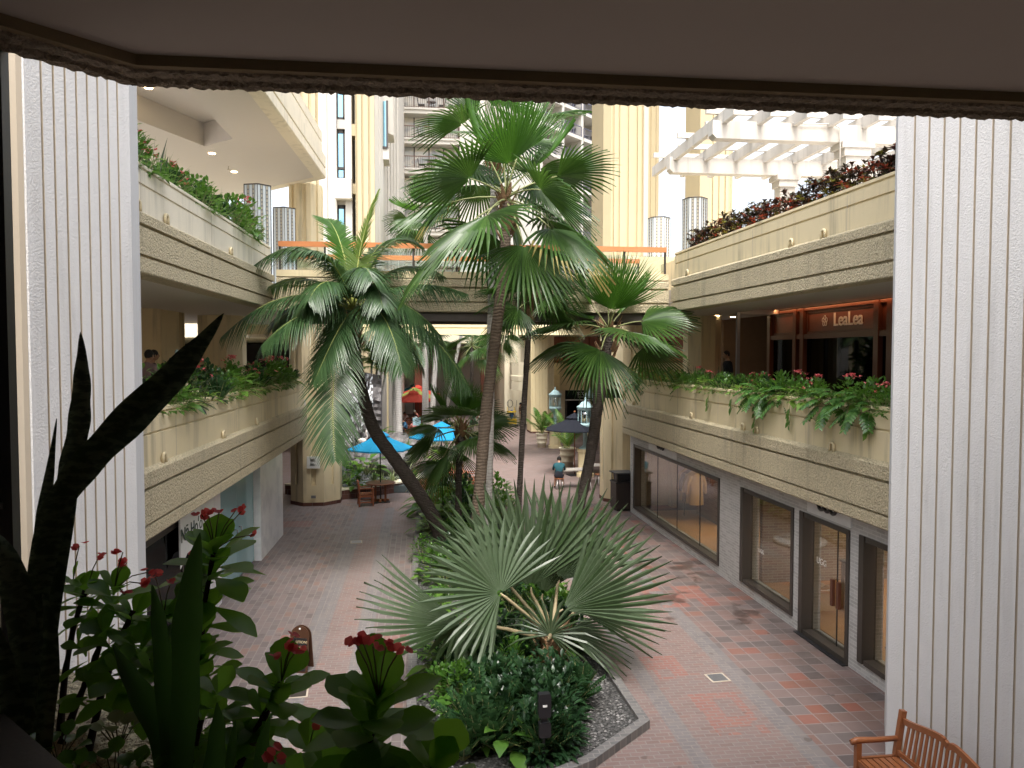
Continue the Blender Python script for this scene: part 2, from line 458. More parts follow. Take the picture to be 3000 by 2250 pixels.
m_dbrick = brickwall('dark_red_planter_tile', (.10,.045,.035), (.15,.07,.055), (.2,.16,.14), .4, .2, .008)
m_woodfloor = woodm('lit_oak_floor', (.42,.24,.10), (.56,.34,.16), .35, axis=(12,1,1))
m_barkg = None
def bark(name, col, col2, rings=22, bstr=.6):
    n = NT(name); p = n.objc()
    w = n.node('TexWave', wave_type='BANDS', bands_direction='Z'); w.inputs['Scale'].default_value = rings/6.28
    w.inputs['Distortion'].default_value = 7.0; w.inputs['Detail'].default_value = 3; n.lk(p, w.inputs[0])
    f = n.noise(p, 14, 4, .7, (1,1,.35))
    c = n.mix(f, col, col2); c = n.mix(n.ma('MULTIPLY', n.ramp(w.outputs['Fac'], [(.0,(1,1,1)),(.3,(0,0,0))]), .45), c, lerp3(col, .55))
    return n.fin(c, .9, n.bump(w.outputs['Fac'], bstr, .02, n.bump(f, .5, .015)), .15)
m_bark = bark('ringed_brown_bark', (.055,.042,.032), (.17,.13,.095), 26, .45)
m_bark2 = bark('dark_coconut_bark', (.04,.033,.028), (.125,.105,.09), 44, .8)
m_zam = leafm('dark_zamia_leaf', (.022,.065,.024), (.055,.12,.045), .26, .25)
m_bark3 = bark('pale_grey_bark', (.36,.34,.32), (.52,.50,.47), 22, .3)
m_fiber = plain('palm_fibre', (.24,.15,.085), .95, .1, var=.45, nscale=16, bscale=30, bstr=.9, bd=.03)
m_fan = leafm('fan_palm_leaf', (.028,.070,.014), (.070,.145,.028), .34, .28, .45)
m_fan_new = leafm('young_fan_leaf', (.05,.135,.02), (.085,.20,.03), .36, .38)
m_fan_old = leafm('yellowing_leaf_tip', (.24,.21,.06), (.30,.24,.08), .6, .3)
m_silver = leafm('silver_fan_leaf', (.045,.08,.03), (.115,.16,.095), .34, .22, .5)
m_coco = leafm('coconut_leaf', (.035,.085,.03), (.085,.16,.06), .28, .28, .7)
m_coco_new = leafm('young_coconut_leaf', (.13,.22,.04), (.18,.27,.06), .45, .45)
m_rachis = plain('yellow_green_rachis', (.30,.33,.09), .5, .4, var=.15)
m_petiole = plain('green_petiole', (.20,.22,.09), .5, .4, var=.2)
m_petb = plain('brown_petiole', (.33,.27,.16), .6, .3, var=.2)
m_lush = leafm('lush_green_leaf', (.055,.155,.024), (.13,.27,.045), .3, .38)
m_philo = leafm('philodendron_leaf', (.05,.14,.035), (.11,.23,.055), .26, .32)
m_lime = leafm('lime_green_leaf', (.10,.22,.03), (.17,.30,.05), .35, .35)
m_deep = leafm('deep_green_leaf', (.015,.045,.018), (.035,.085,.03), .28, .2)
m_snake = leafm('snake_plant_leaf', (.03,.055,.028), (.09,.13,.075), .4, .05)
m_croton = leafm('croton_dark_leaf', (.03,.055,.02), (.085,.028,.03), .35, .15)
m_croton2 = leafm('croton_yellow_leaf', (.11,.15,.03), (.30,.23,.05), .35, .2)
m_cred = leafm('croton_red_leaf', (.30,.03,.03), (.42,.10,.04), .4, .2)
m_palegr = leafm('pale_variegated_leaf', (.22,.28,.13), (.36,.40,.24), .45, .25)
# ================================================================== THE SETTING
mb = MB(); mb.box(-300, 300, -300, 300, -.3, -.004); struct('ground', mb, plain('bare_ground', (.28,.26,.24), .9, .1))
mb = MB(); mb.add([(-14,-6,0),(24,-6,0),(24,75,0),(-14,75,0)], [(0,1,2,3)]); struct('pavement', mb, m_paving)

class Wall:
    def __init__(s, x0, k, sg): s.x0, s.k, s.sg = x0, k, sg
    def p(s, o, y): return (s.x0 + s.k*y + s.sg*o, y)
    def box(s, mb, o0, o1, y0, y1, z0, z1, mi=0):
        mb.prism([s.p(o0,y0), s.p(o1,y0), s.p(o1,y1), s.p(o0,y1)], z0, z1, mi)
    def path(s, y0, y1, n=1):
        L = [(*s.p(0, y0+(y1-y0)*i/n), s.sg, 0) for i in range(n+1)]
        return L if s.sg < 0 else L
    def quad(s, mb, o, y0, y1, z0, z1, mi=0):
        a, b = s.p(o,y0), s.p(o,y1)
        mb.add([(*a,z0),(*b,z0),(*b,z1),(*a,z1)], [(0,1,2,3)], mi)
    def v(s, o, y, z): return Vector((*s.p(o,y), z))
LW, RW = Wall(-4.28, .0173, 1), Wall(7.49, -.0186, -1)

def smooth_prof(top, led, g1, g2):
    return [(-.30,top),(-.10,top),(-.095,top-.05),(-.10,g1+.015),(-.13,g1+.008),(-.13,g1-.018),(-.10,g1-.025),
            (-.10,g2+.015),(-.13,g2+.008),(-.13,g2-.018),(-.10,g2-.025),(-.10,led+.006),(-.30,led+.006)]
def rough_prof(led, g1, g2, bot):
    return [(-.40,led+.02),(-.10,led+.02),(-.02,led-.02),(0,led-.04),(0,g1+.025),(-.08,g1+.02),(-.08,g1-.025),(0,g1-.03),
            (0,g2+.022),(-.06,g2+.018),(-.06,g2-.02),(0,g2-.025),(0,bot+.02),(-.02,bot),(-.40,bot)]
L1S = smooth_prof(4.73,3.84,4.66,4.36); L1R = rough_prof(3.84,3.56,3.02,2.79)
L2S = smooth_prof(8.45,7.70,8.38,8.14); L2R = rough_prof(7.70,7.49,7.04,6.78)

def pipe_elbow(parent, W, y, z, s=1.0):
    mb = MB(); pts = []
    for i in range(9):
        a = math.pi*i/8
        pts.append(W.v(-.06, y - .065*s*math.cos(a), z + .07*s + .06*s*math.sin(a)))
    pts = [W.v(-.06, y-.065*s, z-.02)] + pts + [W.v(-.06, y+.065*s, z-.02)]
    mb.tube(pts, .026*s, 8); mb.build('drain_pipe', m_beige, parent)

# ------------------------------------------------------------------ arcade on the left hand side
GL = thing('shopping_arcade', 'two storey beige arcade with white marble spa front, planters and roof canopy on a column', 'building', (-8, 16, 0))
Y0, YE1, YE2 = 5.5, 26.4, 21.4
mb = MB(); mb.ext(L1S, LW.path(Y0, YE1)); LW.box(mb, -1.2, -1.08, Y0, YE1, 3.9, 4.70); mb.build('planter_wall', m_beige, GL)
mb = MB(); mb.ext(L1R, LW.path(Y0, YE1)); mb.build('lower_band', m_rough, GL)
mb = MB(); mb.ext(L2S, LW.path(Y0, YE2)); LW.box(mb, -1.2, -1.08, Y0, YE2, 7.5, 8.42); mb.build('parapet', m_beige_up, GL)
mb = MB(); mb.ext(L2R, LW.path(Y0, YE2)); mb.build('upper_band', m_rough, GL)
mb = MB(); LW.box(mb, -1.08, -.302, Y0, YE1, 3.9, 4.56); LW.box(mb, -1.08, -.302, Y0, YE2, 7.6, 8.28); mb.build('planting_soil', m_soil, GL)
mb = MB(); LW.box(mb, -12, -.402, Y0, 30, 3.4, 3.9); LW.box(mb, -12, -.41, Y0, 30, 2.80, 3.4); mb.build('floor_slab', m_soffit, GL)
mb = MB(); LW.box(mb, -12, -.402, Y0, 34, 6.95, 7.5); LW.box(mb, -3.2, -.41, Y0, 33.5, 6.80, 6.948); mb.build('ceiling', m_soffit, GL)
mb = MB(); LW.box(mb, -12.3, -12.0, Y0, 34, 0, 7.5); LW.box(mb, -11.9, -5.2, 27.5, 27.8, 3.9, 6.95); LW.box(mb, -9.5,-6.5,24.0,24.25,3.9,6.95); mb.build('back_wall', m_brownwall, GL)
mb = MB(); LW.box(mb, -6.4, -6.1, 23.7, 24.0, 3.9, 6.95); LW.box(mb, -9.8, -9.5, 23.7, 24.2, 3.9, 6.95); LW.box(mb,-11.9,-11.0,22.5,27.5,6.2,6.95); mb.build('timber_post', m_redwood, GL)
mb = MB()
for (o, y) in ((-4.3,25.2),(-2.6,26.0)):
    x_, y_ = LW.p(o, y); mb.lathe([(.75,3.9),(.75,6.95)], 8, (x_,y_,0), sm=False)
mb.build('gallery_column', m_beige, GL)
# ground floor shop front
SO = -.50
mb = MB(); LW.box(mb, -.9, SO, 16.9, 17.7, 0, 2.80); mb.build('marble_panel', m_marble, GL)
mb = MB(); LW.box(mb, -.9, SO+.10, 21.2, 24.2, 0, 2.80); mb.build('marble_panel', m_marble, GL)
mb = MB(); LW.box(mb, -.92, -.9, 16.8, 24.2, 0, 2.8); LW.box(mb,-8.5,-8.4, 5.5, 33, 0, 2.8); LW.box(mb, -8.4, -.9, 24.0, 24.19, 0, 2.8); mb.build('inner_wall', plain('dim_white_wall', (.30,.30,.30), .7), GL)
mb = MB(); LW.box(mb, -.9, SO-.02, 5.5, 16.9, 0, .10); LW.box(mb, -.7, SO-.02, 5.5, 16.9, 2.35, 2.80); mb.build('shop_lintel', m_bronze, GL)
mb = MB(); LW.box(mb, -.56, -.545, 5.5, 16.9, .1, 2.35); mb.build('shop_window', m_glassd, GL)
mb = MB()
for y in (8.2, 10.6, 13.0, 15.2): LW.box(mb, -.6, -.53, y-.02, y+.02, .1, 2.35)
mb.build('window_mullion', m_bronze, GL)
m_frost = NT('frosted_teal_glass'); m_frost = m_frost.fin((.24,.43,.46), .06, None, .7)
for y0, y1 in ((17.72, 19.4), (19.43, 21.18)):
    mb = MB(); LW.box(mb, SO-.1, SO-.085, y0, y1, .04, 2.8); d = mb.build('glass_door', m_frost, GL)
    yh = y1-.18 if y0 < 18 else y0+.18
    mb = MB(); mb.tube([LW.v(SO-.085,yh,.85),LW.v(SO-.02,yh,.85),LW.v(SO-.02,yh,1.30),LW.v(SO-.085,yh,1.30)], .015, 6); mb.build('handle', m_grey, d)
for y, z in ((12.9,3.86),(16.4,3.86),(19.4,3.86),(12.0,7.72),(13.2,7.72),(17.2,7.72)): pipe_elbow(GL, LW, y, z, 1.0)
# downlights of the first floor gallery
for i in range(4):
    for j in range(4):
        x_, y_ = LW.p(-3.9 - 2.0*j, 15 + 3.3*i + .6*j)
        mb = MB(); mb.lathe([(.09,0),(.09,.012)], 12, (x_, y_, 6.935)); mb.build('downlight', m_lamp, GL)
# roof canopy with its coffer
mb = MB()
zc = 12.0
mb.prism([(-12.5,6),(-9,6),(-9,19.5),(-9,34.5),(-12.5,34.5)], zc, zc+.7)
mb.prism([(-9,25.05),(-6.65,25.05),(-5.58,25.05),(-3.70,25.05),(-3.56,29.1),(-9,34.5)], zc, zc+.7)
mb.prism([(-5.75,6),(-4.4,6),(-3.70,25.05),(-5.58,25.05),(-5.58,24.1),(-5.75,9.5)], zc, zc+.7)
mb.prism([(-5.58,24.1),(-5.58,25.05),(-6.65,25.05)], zc, zc+.7)
mb.prism([(-9,19.5),(-6.65,25.05),(-9,25.05)], zc, zc+.7)
mb.prism([(-9,6),(-5.75,6),(-5.75,9.5),(-9,9.5)], zc, zc+.7)
mb.prism([(-9.4,9),(-5.3,9),(-5.3,25.5),(-9.4,25.5)], zc+.705, zc+.9)
mb.build('canopy_soffit', plain('canopy_soffit_paint', (.60,.56,.51), .9, .1, var=.02, bstr=.02), GL)
cp = [(-.40,zc-.02),(-.05,zc-.02),(-.02,zc+.0),(0,zc+.02),(0,zc+.30),(-.06,zc+.31),(-.06,zc+.36),(0,zc+.37),(0,zc+.78),(-.07,zc+.79),(-.07,zc+.84),(-.12,zc+.85),(-.12,zc+1.25),(-.15,zc+1.26),(-.15,zc+1.30),(-.12,zc+1.31),(-.12,zc+1.65),(-.40,zc+1.65)]
k = math.tan(R(22.5))
mb = MB(); mb.ext(cp, [(-4.29,6.0,1,0),(-3.45,29.1,1,k),(-9.0,34.65,k,1)]); mb.build('canopy_fascia', m_beige_up, GL)
for px, py in ((435,257),(535,347),(621,449),(686,503)):
    p = at(px, py, z=12.0 if px > 560 else 12.7)
    mb = MB(); mb.lathe([(.10,0),(.10,.012)], 12, (p.x, p.y, p.z-.014)); mb.build('downlight', m_lamp, GL)
for px, py in ((527,333),(669,487)):
    p = at(px, py, z=12.0 if px > 560 else 12.7)
    mb = MB(); mb.tube([(p.x,p.y,p.z),(p.x,p.y,p.z-.10)], .012, 6); mb.lathe([(.03,-.12),(.05,-.10)], 8, (p.x,p.y,p.z)); mb.build('sprinkler', m_tan, GL)

def gprism(mb, poly, z0, z1, grooves, mi=0, gi=1):
    """prism whose edge i carries vertical grooves: {i: ([t...], width, depth)}; polygon counter-clockwise"""
    out = []; flag = []
    n = len(poly)
    for i in range(n):
        a = Vector(poly[i]); b = Vector(poly[(i+1)%n]); d = (b-a); L = d.length; d.normalize(); nn = Vector((-d.y, d.x))
        out.append(a); flag.append(0)
        if i in grooves:
            ts, w, dp = grooves[i]
            for t in ts:
                c = a + d*(L*t); h = d*(w/2)
                flag[-1] = 0
                out.append(c-h); flag.append(1)
                out.append(c-h*.8+nn*dp); flag.append(1)
                out.append(c+h*.8+nn*dp); flag.append(1)
                out.append(c+h); flag.append(0)
    m = len(out); vs = [(p.x,p.y,z0) for p in out] + [(p.x,p.y,z1) for p in out]
    b = len(mb.v); mb.v.extend(vs)
    for i in range(m):
        j = (i+1)%m
        mb.f.append([b+i,b+j,b+m+j,b+m+i]); mb.m.append(gi if flag[i] else mi); mb.sm.append(False)
    mb.f.append([b+m+i for i in range(m)]); mb.m.append(mi); mb.sm.append(False)
    mb.f.append([b+m-1-i for i in range(m)]); mb.m.append(mi); mb.sm.append(False)
def octo(x, y, r, rot=0): return [(x+r*math.cos(R(45*i+22.5+rot)), y+r*math.sin(R(45*i+22.5+rot))) for i in range(8)]

# octagonal columns with a slot in each face
def oct_column(x, y, r, z1, label, group, mw=m_beige):
    t = thing('octagonal_column', label, 'column', (x,y,0), 0, group)
    mb = MB(); P = octo(x,y,r)
    mb.prism(P, .13, .75); gprism(mb, P, .752, z1, {i: ([.5], .17, .07) for i in range(8)}, 0, 0); mb.build('shaft', mw, t)
    mb = MB(); mb.prism(octo(x,y,r+.02), 0, .13); mb.build('skirting', m_dbrick, t)
    return t
CG = 'octagonal columns of the arcade'
colL = oct_column(-3.94, 29.5, .97, 7.4, 'beige octagonal column with a white notice board on it', CG)
colR = oct_column(7.75, 28.6, 1.0, 7.4, 'beige octagonal column with a black loudspeaker on it behind the palm trunk', CG)
p = at(918, 1355, y=28.5)
_x = at(897,600,y=30.6).x
tc_ = thing('octagonal_column', 'upper octagonal column carrying the corner of the roof canopy', 'column', (_x,30.6,7.58), 0, CG)
mb = MB(); gprism(mb, octo(_x,30.6,.66), 7.58, 12.0, {i: ([.5], .16, .07) for i in range(8)}, 0, 0); mb.build('shaft', m_beige, tc_)
nb_ = thing('notice_board', 'white square notice with small print on the beige column', 'notice', (p.x, 28.5, p.z))
mb = MB(); mb.box(p.x-.23, p.x+.23, 28.505, 28.53, p.z-.22, p.z+.22); mb.build('panel', plain('white_notice', (.75,.75,.73), .5, var=.02), nb_)
mb = MB()
for i in range(9):
    if i == 4: continue
    mb.box(p.x-.12, p.x-.12+(.03 if i in (0,5) else rnd.uniform(.14,.26)), 28.496, 28.5035, p.z+.15-.034*i, p.z+.162-.034*i)
mb.build('small_print', m_text_b, nb_)
mb = MB(); mb.box(p.x-.03-.07, p.x+.07, 28.555-.02, 28.553, .30, .40); mb.build('vent_cover', m_grey, colL)

# ------------------------------------------------------------------ arcade on the right hand side
GR = thing('shopping_arcade', 'two storey beige arcade with grey brick shoe shop below and brown timber shop above', 'building', (12, 16, 0))
mb = MB(); mb.ext(L1S, RW.path(Y0, 26.2)); RW.box(mb, -1.2, -1.08, Y0, 26.2, 3.9, 4.70); mb.build('planter_wall', m_beige, GR)
mb = MB(); mb.ext(L1R, RW.path(Y0, 26.3)); mb.build('lower_band', m_rough, GR)
mb = MB(); mb.ext(L2S, RW.path(Y0, YE2)); RW.box(mb, -1.2, -1.08, Y0, YE2, 7.5, 8.42); mb.build('parapet', m_beige, GR)
mb = MB(); mb.ext(L2R, RW.path(Y0, YE2)); mb.build('upper_band', m_rough, GR)
mb = MB(); RW.box(mb, -1.08, -.302, Y0, 26.2, 3.9, 4.56); RW.box(mb, -1.08, -.302, Y0, YE2, 7.6, 8.28); mb.build('planting_soil', m_soil, GR)
mb = MB(); RW.box(mb, -12, -.402, Y0, 27.6, 3.4, 3.9); RW.box(mb, -12, -.41, Y0, 27.5, 2.84, 3.4); mb.build('floor_slab', m_soffit, GR)
mb = MB(); RW.box(mb, -12, -.402, Y0, 30, 7.1, 7.5)
RW.box(mb, -2.4, -.41, Y0, 30, 6.82, 7.098); RW.box(mb, -4.3, -2.4, Y0, 30, 6.98, 7.099); RW.box(mb, -4.3, -2.4, 23.5, 30, 6.84, 6.979)
mb.build('ceiling', m_soffit, GR)
mb = MB(); RW.box(mb, -12.3, -12, Y0, 40, 0, 7.1); RW.box(mb, -11.9, -4.2, 27.6, 27.9, 3.9, 7.09); RW.box(mb,-11.9,-6.2,24.1,24.3,3.9,7.09); mb.build('back_wall', m_brownwall, GR)
mb = MB(); x_, y_ = RW.p(-2.35, 25.0); mb.prism(octo(x_, y_, .62), 3.9, 6.83); mb.build('gallery_column', m_beige, GR)
mb = MB(); x_, y_ = RW.p(-2.9, 23.4); mb.box(x_-.05, x_+.05, y_-.05, y_+.05, 3.9, 6.97); mb.build('steel_post', m_grey, GR)
for o, y in ((-3.0,22.6),(-2.7,24.6),(-3.6,25.4),(-3.5,27.0)):
    x_, y_ = RW.p(o, y); zz = 6.835 if y > 23.5 else 6.975
    mb = MB(); mb.lathe([(.08,0),(.08,.012)], 12, (x_, y_, zz-.01)); mb.build('downlight', m_lamp, GR)
# timber shop front on the first floor
TX = 11.35
def tq(mb, y0, y1, z0, z1, x0, x1, mi=0): mb.box(x0, x1, y0, y1, z0, z1, mi)
mb = MB()
for y in (12.0, 17.55, 18.1, 21.9, 22.35, 24.1): tq(mb, y-.1, y+.1, 3.9, 6.93, TX-.06, TX+.2)
tq(mb, 10, 24.2, 6.02, 6.16, TX-.035, TX+.2); tq(mb, 10, 24.2, 3.9, 4.3, TX-.035, TX+.2)
tq(mb, 10, 24.2, 6.85, 6.93, TX-.03, TX+.2); mb.build('timber_frame', m_darkwood, GR)
mb = MB(); tq(mb, 10, 24.2, 6.16, 6.85, TX+.06, TX+.2); mb.build('sign_panel', woodm('mahogany_panel', (.13,.04,.022), (.19,.06,.03), .35, axis=(1,12,1)), GR)
mb = MB()
for y0, y1 in ((12.2,17.35),(18.3,21.7),(22.55,23.9)):
    for z in (6.20, 6.78): tq(mb, y0, y1, z, z+.035, TX+.02, TX+.06)
    for y in (y0, y1-.035): tq(mb, y, y+.035, 6.235, 6.78, TX+.02, TX+.06)
mb.build('panel_bead', m_darkwood, GR)
mb = MB(); tq(mb, 10, 24.2, 4.3, 6.02, TX+.08, TX+.09); mb.build('shop_window', m_glassd, GR)
cvl = bpy.data.lights.new('cove_lamp', 'AREA'); cvl.shape = 'RECTANGLE'; cvl.size = 13.5; cvl.size_y = .04; cvl.energy = 9; cvl.color = (1,.42,.17)
cvo = bpy.data.objects.new('cove_lamp', cvl); C.objects.link(cvo); cvo.location = (TX-.13, 17.1, 6.965)
cvo.rotation_euler = Vector((.55,0,-.84)).to_track_quat('-Z','X').to_euler()
cvo.rotation_euler = Matrix(((0,-.84,-.55),(1,0,0),(0,-.55,.84))).to_euler()
def shop_text(body, y, z, h, W, x, mat, parent, name='lettering', bold=.005):
    # reads from the court: text runs towards smaller y on the right hand side
    return text(name, body, h, frame((x, y, z), (0,-1,0), (0,0,1)), mat, parent, .012, bold=bold)
sg = thing('shop_sign', 'white LeaLea lettering with a flower mark on the brown timber panel', 'sign', (TX-.03, 19.8, 6.5))
shop_text('LeaLea', 19.55, 6.51, .52, 2, TX+.04, m_text_w, sg).name = 'lettering'
o_ = [c_ for c_ in sg.children][0]
mb = MB()
for k5 in range(5):
    a = R(90+72*k5); cx_, cz_ = 20.72 - .095*math.cos(a), 6.51 + .095*math.sin(a)
    pts = [(TX+.03, cx_ - .05*math.cos(R(30*q))*1.0, cz_ + .06*math.sin(R(30*q))) for q in range(13)]
    mb.tube(pts, .012, 5)
mb.build('flower_mark', m_text_w, sg)
# grey brick shoe shop on the ground floor
UO = -.30
wins = [(9.3,12.45),(12.75,14.5),(14.75,17.25),(18.5,25.9)]
mb = MB(); prev = 7.0
for i,(a,b) in enumerate(wins):
    RW.box(mb, -.75, UO, prev, a, .0, 2.45); prev = b
    RW.box(mb, -.75, UO, a, b, .0 if i == 1 else .0, .02 if i == 1 else .22)
RW.box(mb, -.75, UO, prev, 26.3, 0, 2.45); RW.box(mb, -.75, UO+.003, 7.0, 26.3, 2.45, 2.84); mb.build('brick_front', m_gbrick, GR)
for i,(a,b) in enumerate(wins):
    w_ = MB(); z0 = .02 if i == 1 else .22; e = .09
    for (y0,y1,q0,q1) in ((a,a+e,z0,2.45),(b-e*1.6,b,z0,2.45),(a+e,b-2.2*e,2.36,2.45),(a+e,b-2.2*e,z0,z0+.09)):
        RW.box(w_, -.52, UO+.03, y0, y1, q0, q1)
    fr = w_.build('door_frame' if i == 1 else 'window_frame', m_bronze, GR)
    g = MB(); RW.box(g, -.46, -.45, a+e, b-2.2*e, z0+.09, 2.36); g.build('pane', m_glasss, fr)
    mm = MB()
    ys = {3:[20.2,22.0,23.8],1:[13.4]}.get(i, [])
    for y in ys: RW.box(mm, -.465, -.445, y-.008, y+.008, z0+.09, 2.36)
    if ys: mm.build('glass_joint', m_black, fr)
    if i == 1:
        h = MB()
        for y in (13.3, 13.5): RW.box(h, -.449, -.39, y-.04, y+.04, .85, 1.35)
        h.build('handle', m_darkwood, fr)
        h = MB(); RW.box(h, -.68, UO+.12, a, b, .004, .02); h.build('threshold', m_black, fr)
mb = MB(); RW.box(mb, UO+.0-.25, UO+.03, 21.6, 24.2, 2.48, 2.84); mb.build('sign_board', plain('white_sign_board', (.62,.62,.62), .4), GR)
mb = MB(); RW.box(mb, -.71, UO+.03, 12.7, 14.2, 2.50, 2.84); mb.build('sign_board', plain('white_sign_board', (.62,.62,.62), .4), GR)
us = thing('shop_sign', 'dark rounded logo on the white board over the long shop window', 'sign', tuple(RW.v(UO+.04, 22.9, 2.75)))
mb = MB()
for yy in (22.75,22.95,23.15):
    mb.tube([RW.v(UO+.05, yy+.13*math.cos(R(30*q)), 2.80+.16*math.sin(R(30*q))) for q in range(13)], .035, 6)
mb.build('logo', m_black, us)
us2 = thing('shop_sign', 'black rounded logo on the white board above the glass door', 'sign', tuple(RW.v(UO+.04, 13.45, 2.75)))
mb = MB()
for yy in (13.25,13.45,13.65):
    mb.tube([RW.v(UO+.05, yy+.13*math.cos(R(30*q)), 2.80+.16*math.sin(R(30*q))) for q in range(13)], .035, 6)
mb.build('logo', m_black, us2)
# interior of the shoe shop
mb = MB(); RW.box(mb, -9.5, -.76, 7, 26.2, .005, .03); mb.build('shop_floor', m_woodfloor, GR)
mb = MB(); RW.box(mb, -9.6, -9.5, 7, 26.3, 0, 2.84); RW.box(mb, -5.2, -1.0, 17.6, 17.75, .03, 2.8); RW.box(mb, -9.4, -2.6, 25.6, 25.75, .03, 2.8); RW.box(mb,-2.6,-2.45,23.5,25.6,.03,2.8); mb.build('shop_inner_wall', m_ibrick, GR)
mb = MB(); RW.box(mb, -9.5, -.76, 7, 26.3, 2.80, 2.836); mb.build('shop_ceiling', m_soffit, GR)
for y, e, o in ((12.5,20,-3),(16.0,18,-4),(22.0,30,-3)):
    al = bpy.data.lights.new('shop_ceiling_lamp', 'AREA'); al.energy = e; al.size = 1.6; al.color = (1,.74,.45)
    ao = bpy.data.objects.new('shop_ceiling_lamp', al); C.objects.link(ao); ao.location = RW.v(o, y, 2.76)
for o, y in ((-3,10.5),(-3,13.5),(-4,16),(-3,21),(-3,23),(-6,15)):
    mb = MB(); x_, y_ = RW.p(o, y); mb.box(x_-.5, x_+.5, y_-.08, y_+.08, 2.785, 2.798); mb.build('light_strip', m_light, GR)
# set dressing in the shop
def shelf(o, y, L, label):
    t = thing('display_table', label, 'table', tuple(RW.v(o,y,.03)))
    mb = MB(); RW.box(mb, o-.35, o+.35, y-L/2, y+L/2, .72, .78); mb.build('table_top', m_teak, t)
    for a in (-1,1):
        for b in (-1,1):
            mb = MB(); RW.box(mb, o+a*.30-.03, o+a*.30+.03, y+b*(L/2-.06)-.03, y+b*(L/2-.06)+.03, .03, .72); mb.build('leg', m_black, t)
shelf(-4.6, 13.0, 2.2, 'wooden display table deep inside the shop seen through the door')
shelf(-4.2, 10.9, 1.6, 'wooden display table behind the last shop window beside the white pillar')
t = thing('display_plinth', 'low yellow wooden plinth in the window under the shoes', 'plinth', tuple(RW.v(-1.5,15.9,.03)))
mb = MB(); RW.box(mb, -1.75, -1.25, 15.5, 16.2, .03, .42); mb.build('body', plain('pale_ply', (.50,.36,.19), .5), t)
mb = MB(); RW.box(mb, -1.77, -1.23, 15.48, 16.22, .422, .44); mb.build('lid', m_woodfloor, t)
for q, y in enumerate((15.65, 15.82, 16.02)):
    s = thing('shoe', ['tan shoe nearest the door on the window plinth','beige shoe in the middle of the window plinth','dark sandal farthest from the door on the window plinth'][q], 'shoe', tuple(RW.v(-1.45,y,.44)), 0, 'shoes on the window plinth')
    mb = MB(); c_ = RW.v(-1.47, y, .47); mb.ball(c_, .13, 10, 6, sq=(1,.42,.30)); mb.ball((c_.x+.06,c_.y,c_.z+.03), .07, 8, 5, sq=(1,.6,.7)); mb.build('upper', plain('suede_%d'%q, [(.42,.27,.13),(.55,.45,.32),(.1,.08,.07)][q], .9), s)
    mb = MB(); mb.box(c_.x-.13, c_.x+.13, c_.y-.05, c_.y+.05, .442, .46); mb.build('sole', m_text_w, s)
t = thing('display_screen', 'pale display block standing in the shop window behind the shoes', 'display', tuple(RW.v(-2.2,15.5,.03)))
mb = MB(); RW.box(mb, -2.4, -1.9, 15.3, 15.7, .03, 1.05); mb.build('body', plain('pale_block', (.52,.50,.46), .6), t)
mb = MB(); RW.box(mb, -2.43, -1.87, 15.27, 15.73, 1.05, 1.09); mb.build('lid', m_grey, t)
t = thing('poster_stand', 'black floor stand with a white poster behind the glass door', 'poster stand', tuple(RW.v(-1.7,13.2,.03)))
mb = MB(); c_ = RW.v(-1.7,13.2,0); mb.tube([(c_.x,c_.y,.04),(c_.x,c_.y,1.25)], .02, 6); mb.box(c_.x-.28,c_.x+.28,c_.y-.2,c_.y+.2,.03,.05); mb.build('stand', m_black, t)
mb = MB(); mb.box(c_.x-.02, c_.x+.02, c_.y-.42, c_.y+.42, 1.02, 2.05); mb.build('frame', m_black, t)
mb = MB(); mb.box(c_.x-.028, c_.x-.021, c_.y-.38, c_.y+.38, 1.06, 2.01); mb.build('poster', plain('white_poster', (.72,.72,.72), .5, var=.03), t)
text('lettering', 'UGG', .26, frame((c_.x-.031, c_.y-.05, 1.42), (0,-1,0), (0,0,1)), plain('grey_letter', (.25,.25,.25), .5), t, .002)
text('lettering', 'UGG', .17, frame((*RW.p(-.445, 13.95), 1.55), (0,-1,0), (0,0,1)), m_text_w, GR, .002)
text('lettering', 'UGG', .13, frame((*RW.p(-.445, 16.5), 1.10), (0,-1,0), (0,0,1)), m_text_w, GR, .002)
t = thing('barrier_post', 'black belt barrier post behind the shop window beside the white pillar', 'barrier', tuple(RW.v(-1.3,10.6,.03)))
mb = MB(); c_ = RW.v(-1.3,10.6,0); mb.tube([(c_.x,c_.y,.05),(c_.x,c_.y,.98)], .035, 8); mb.lathe([(.05,.92),(.05,1.02)], 10, (c_.x,c_.y,0)); mb.build('post', m_black, t)
mb = MB(); mb.lathe([(.18,.03),(.17,.05),(.05,.07)], 14, (c_.x,c_.y,0)); mb.build('base', m_black, t)
def coat_mesh(c_):
    mb = MB(); n_ = 12; rings = ((.62,.25,.10),(.9,.235,.09),(1.2,.22,.085),(1.48,.235,.085),(1.60,.21,.07),(1.68,.08,.05),(1.72,.06,.05))
    b = len(mb.v)
    for z_,a_,d_ in rings:
        for k_ in range(n_): w_ = 2*math.pi*k_/n_; mb.v.append((c_.x+a_*math.cos(w_), c_.y+d_*math.sin(w_), z_))
    for i in range(len(rings)-1):
        for k_ in range(n_): k2 = (k_+1)%n_; mb.f.append([i*n_+k_,i*n_+k2,(i+1)*n_+k2,(i+1)*n_+k_]); mb.m.append(0); mb.sm.append(True)
    for s_ in (-1,1): mb.tube([(c_.x+s_*.19,c_.y,1.58),(c_.x+s_*.29,c_.y,1.3),(c_.x+s_*.31,c_.y+.02,.98)], [.07,.065,.055], 8)
    return mb
t = thing('clothes_rack', 'black rail with tan coats hanging in the long shop window', 'clothes rack', tuple(RW.v(-1.9,24.6,.03)))
mb = MB()
for y in (23.9,25.3): mb.bar(RW.v(-1.9,y,.03), RW.v(-1.9,y,1.75), .03)
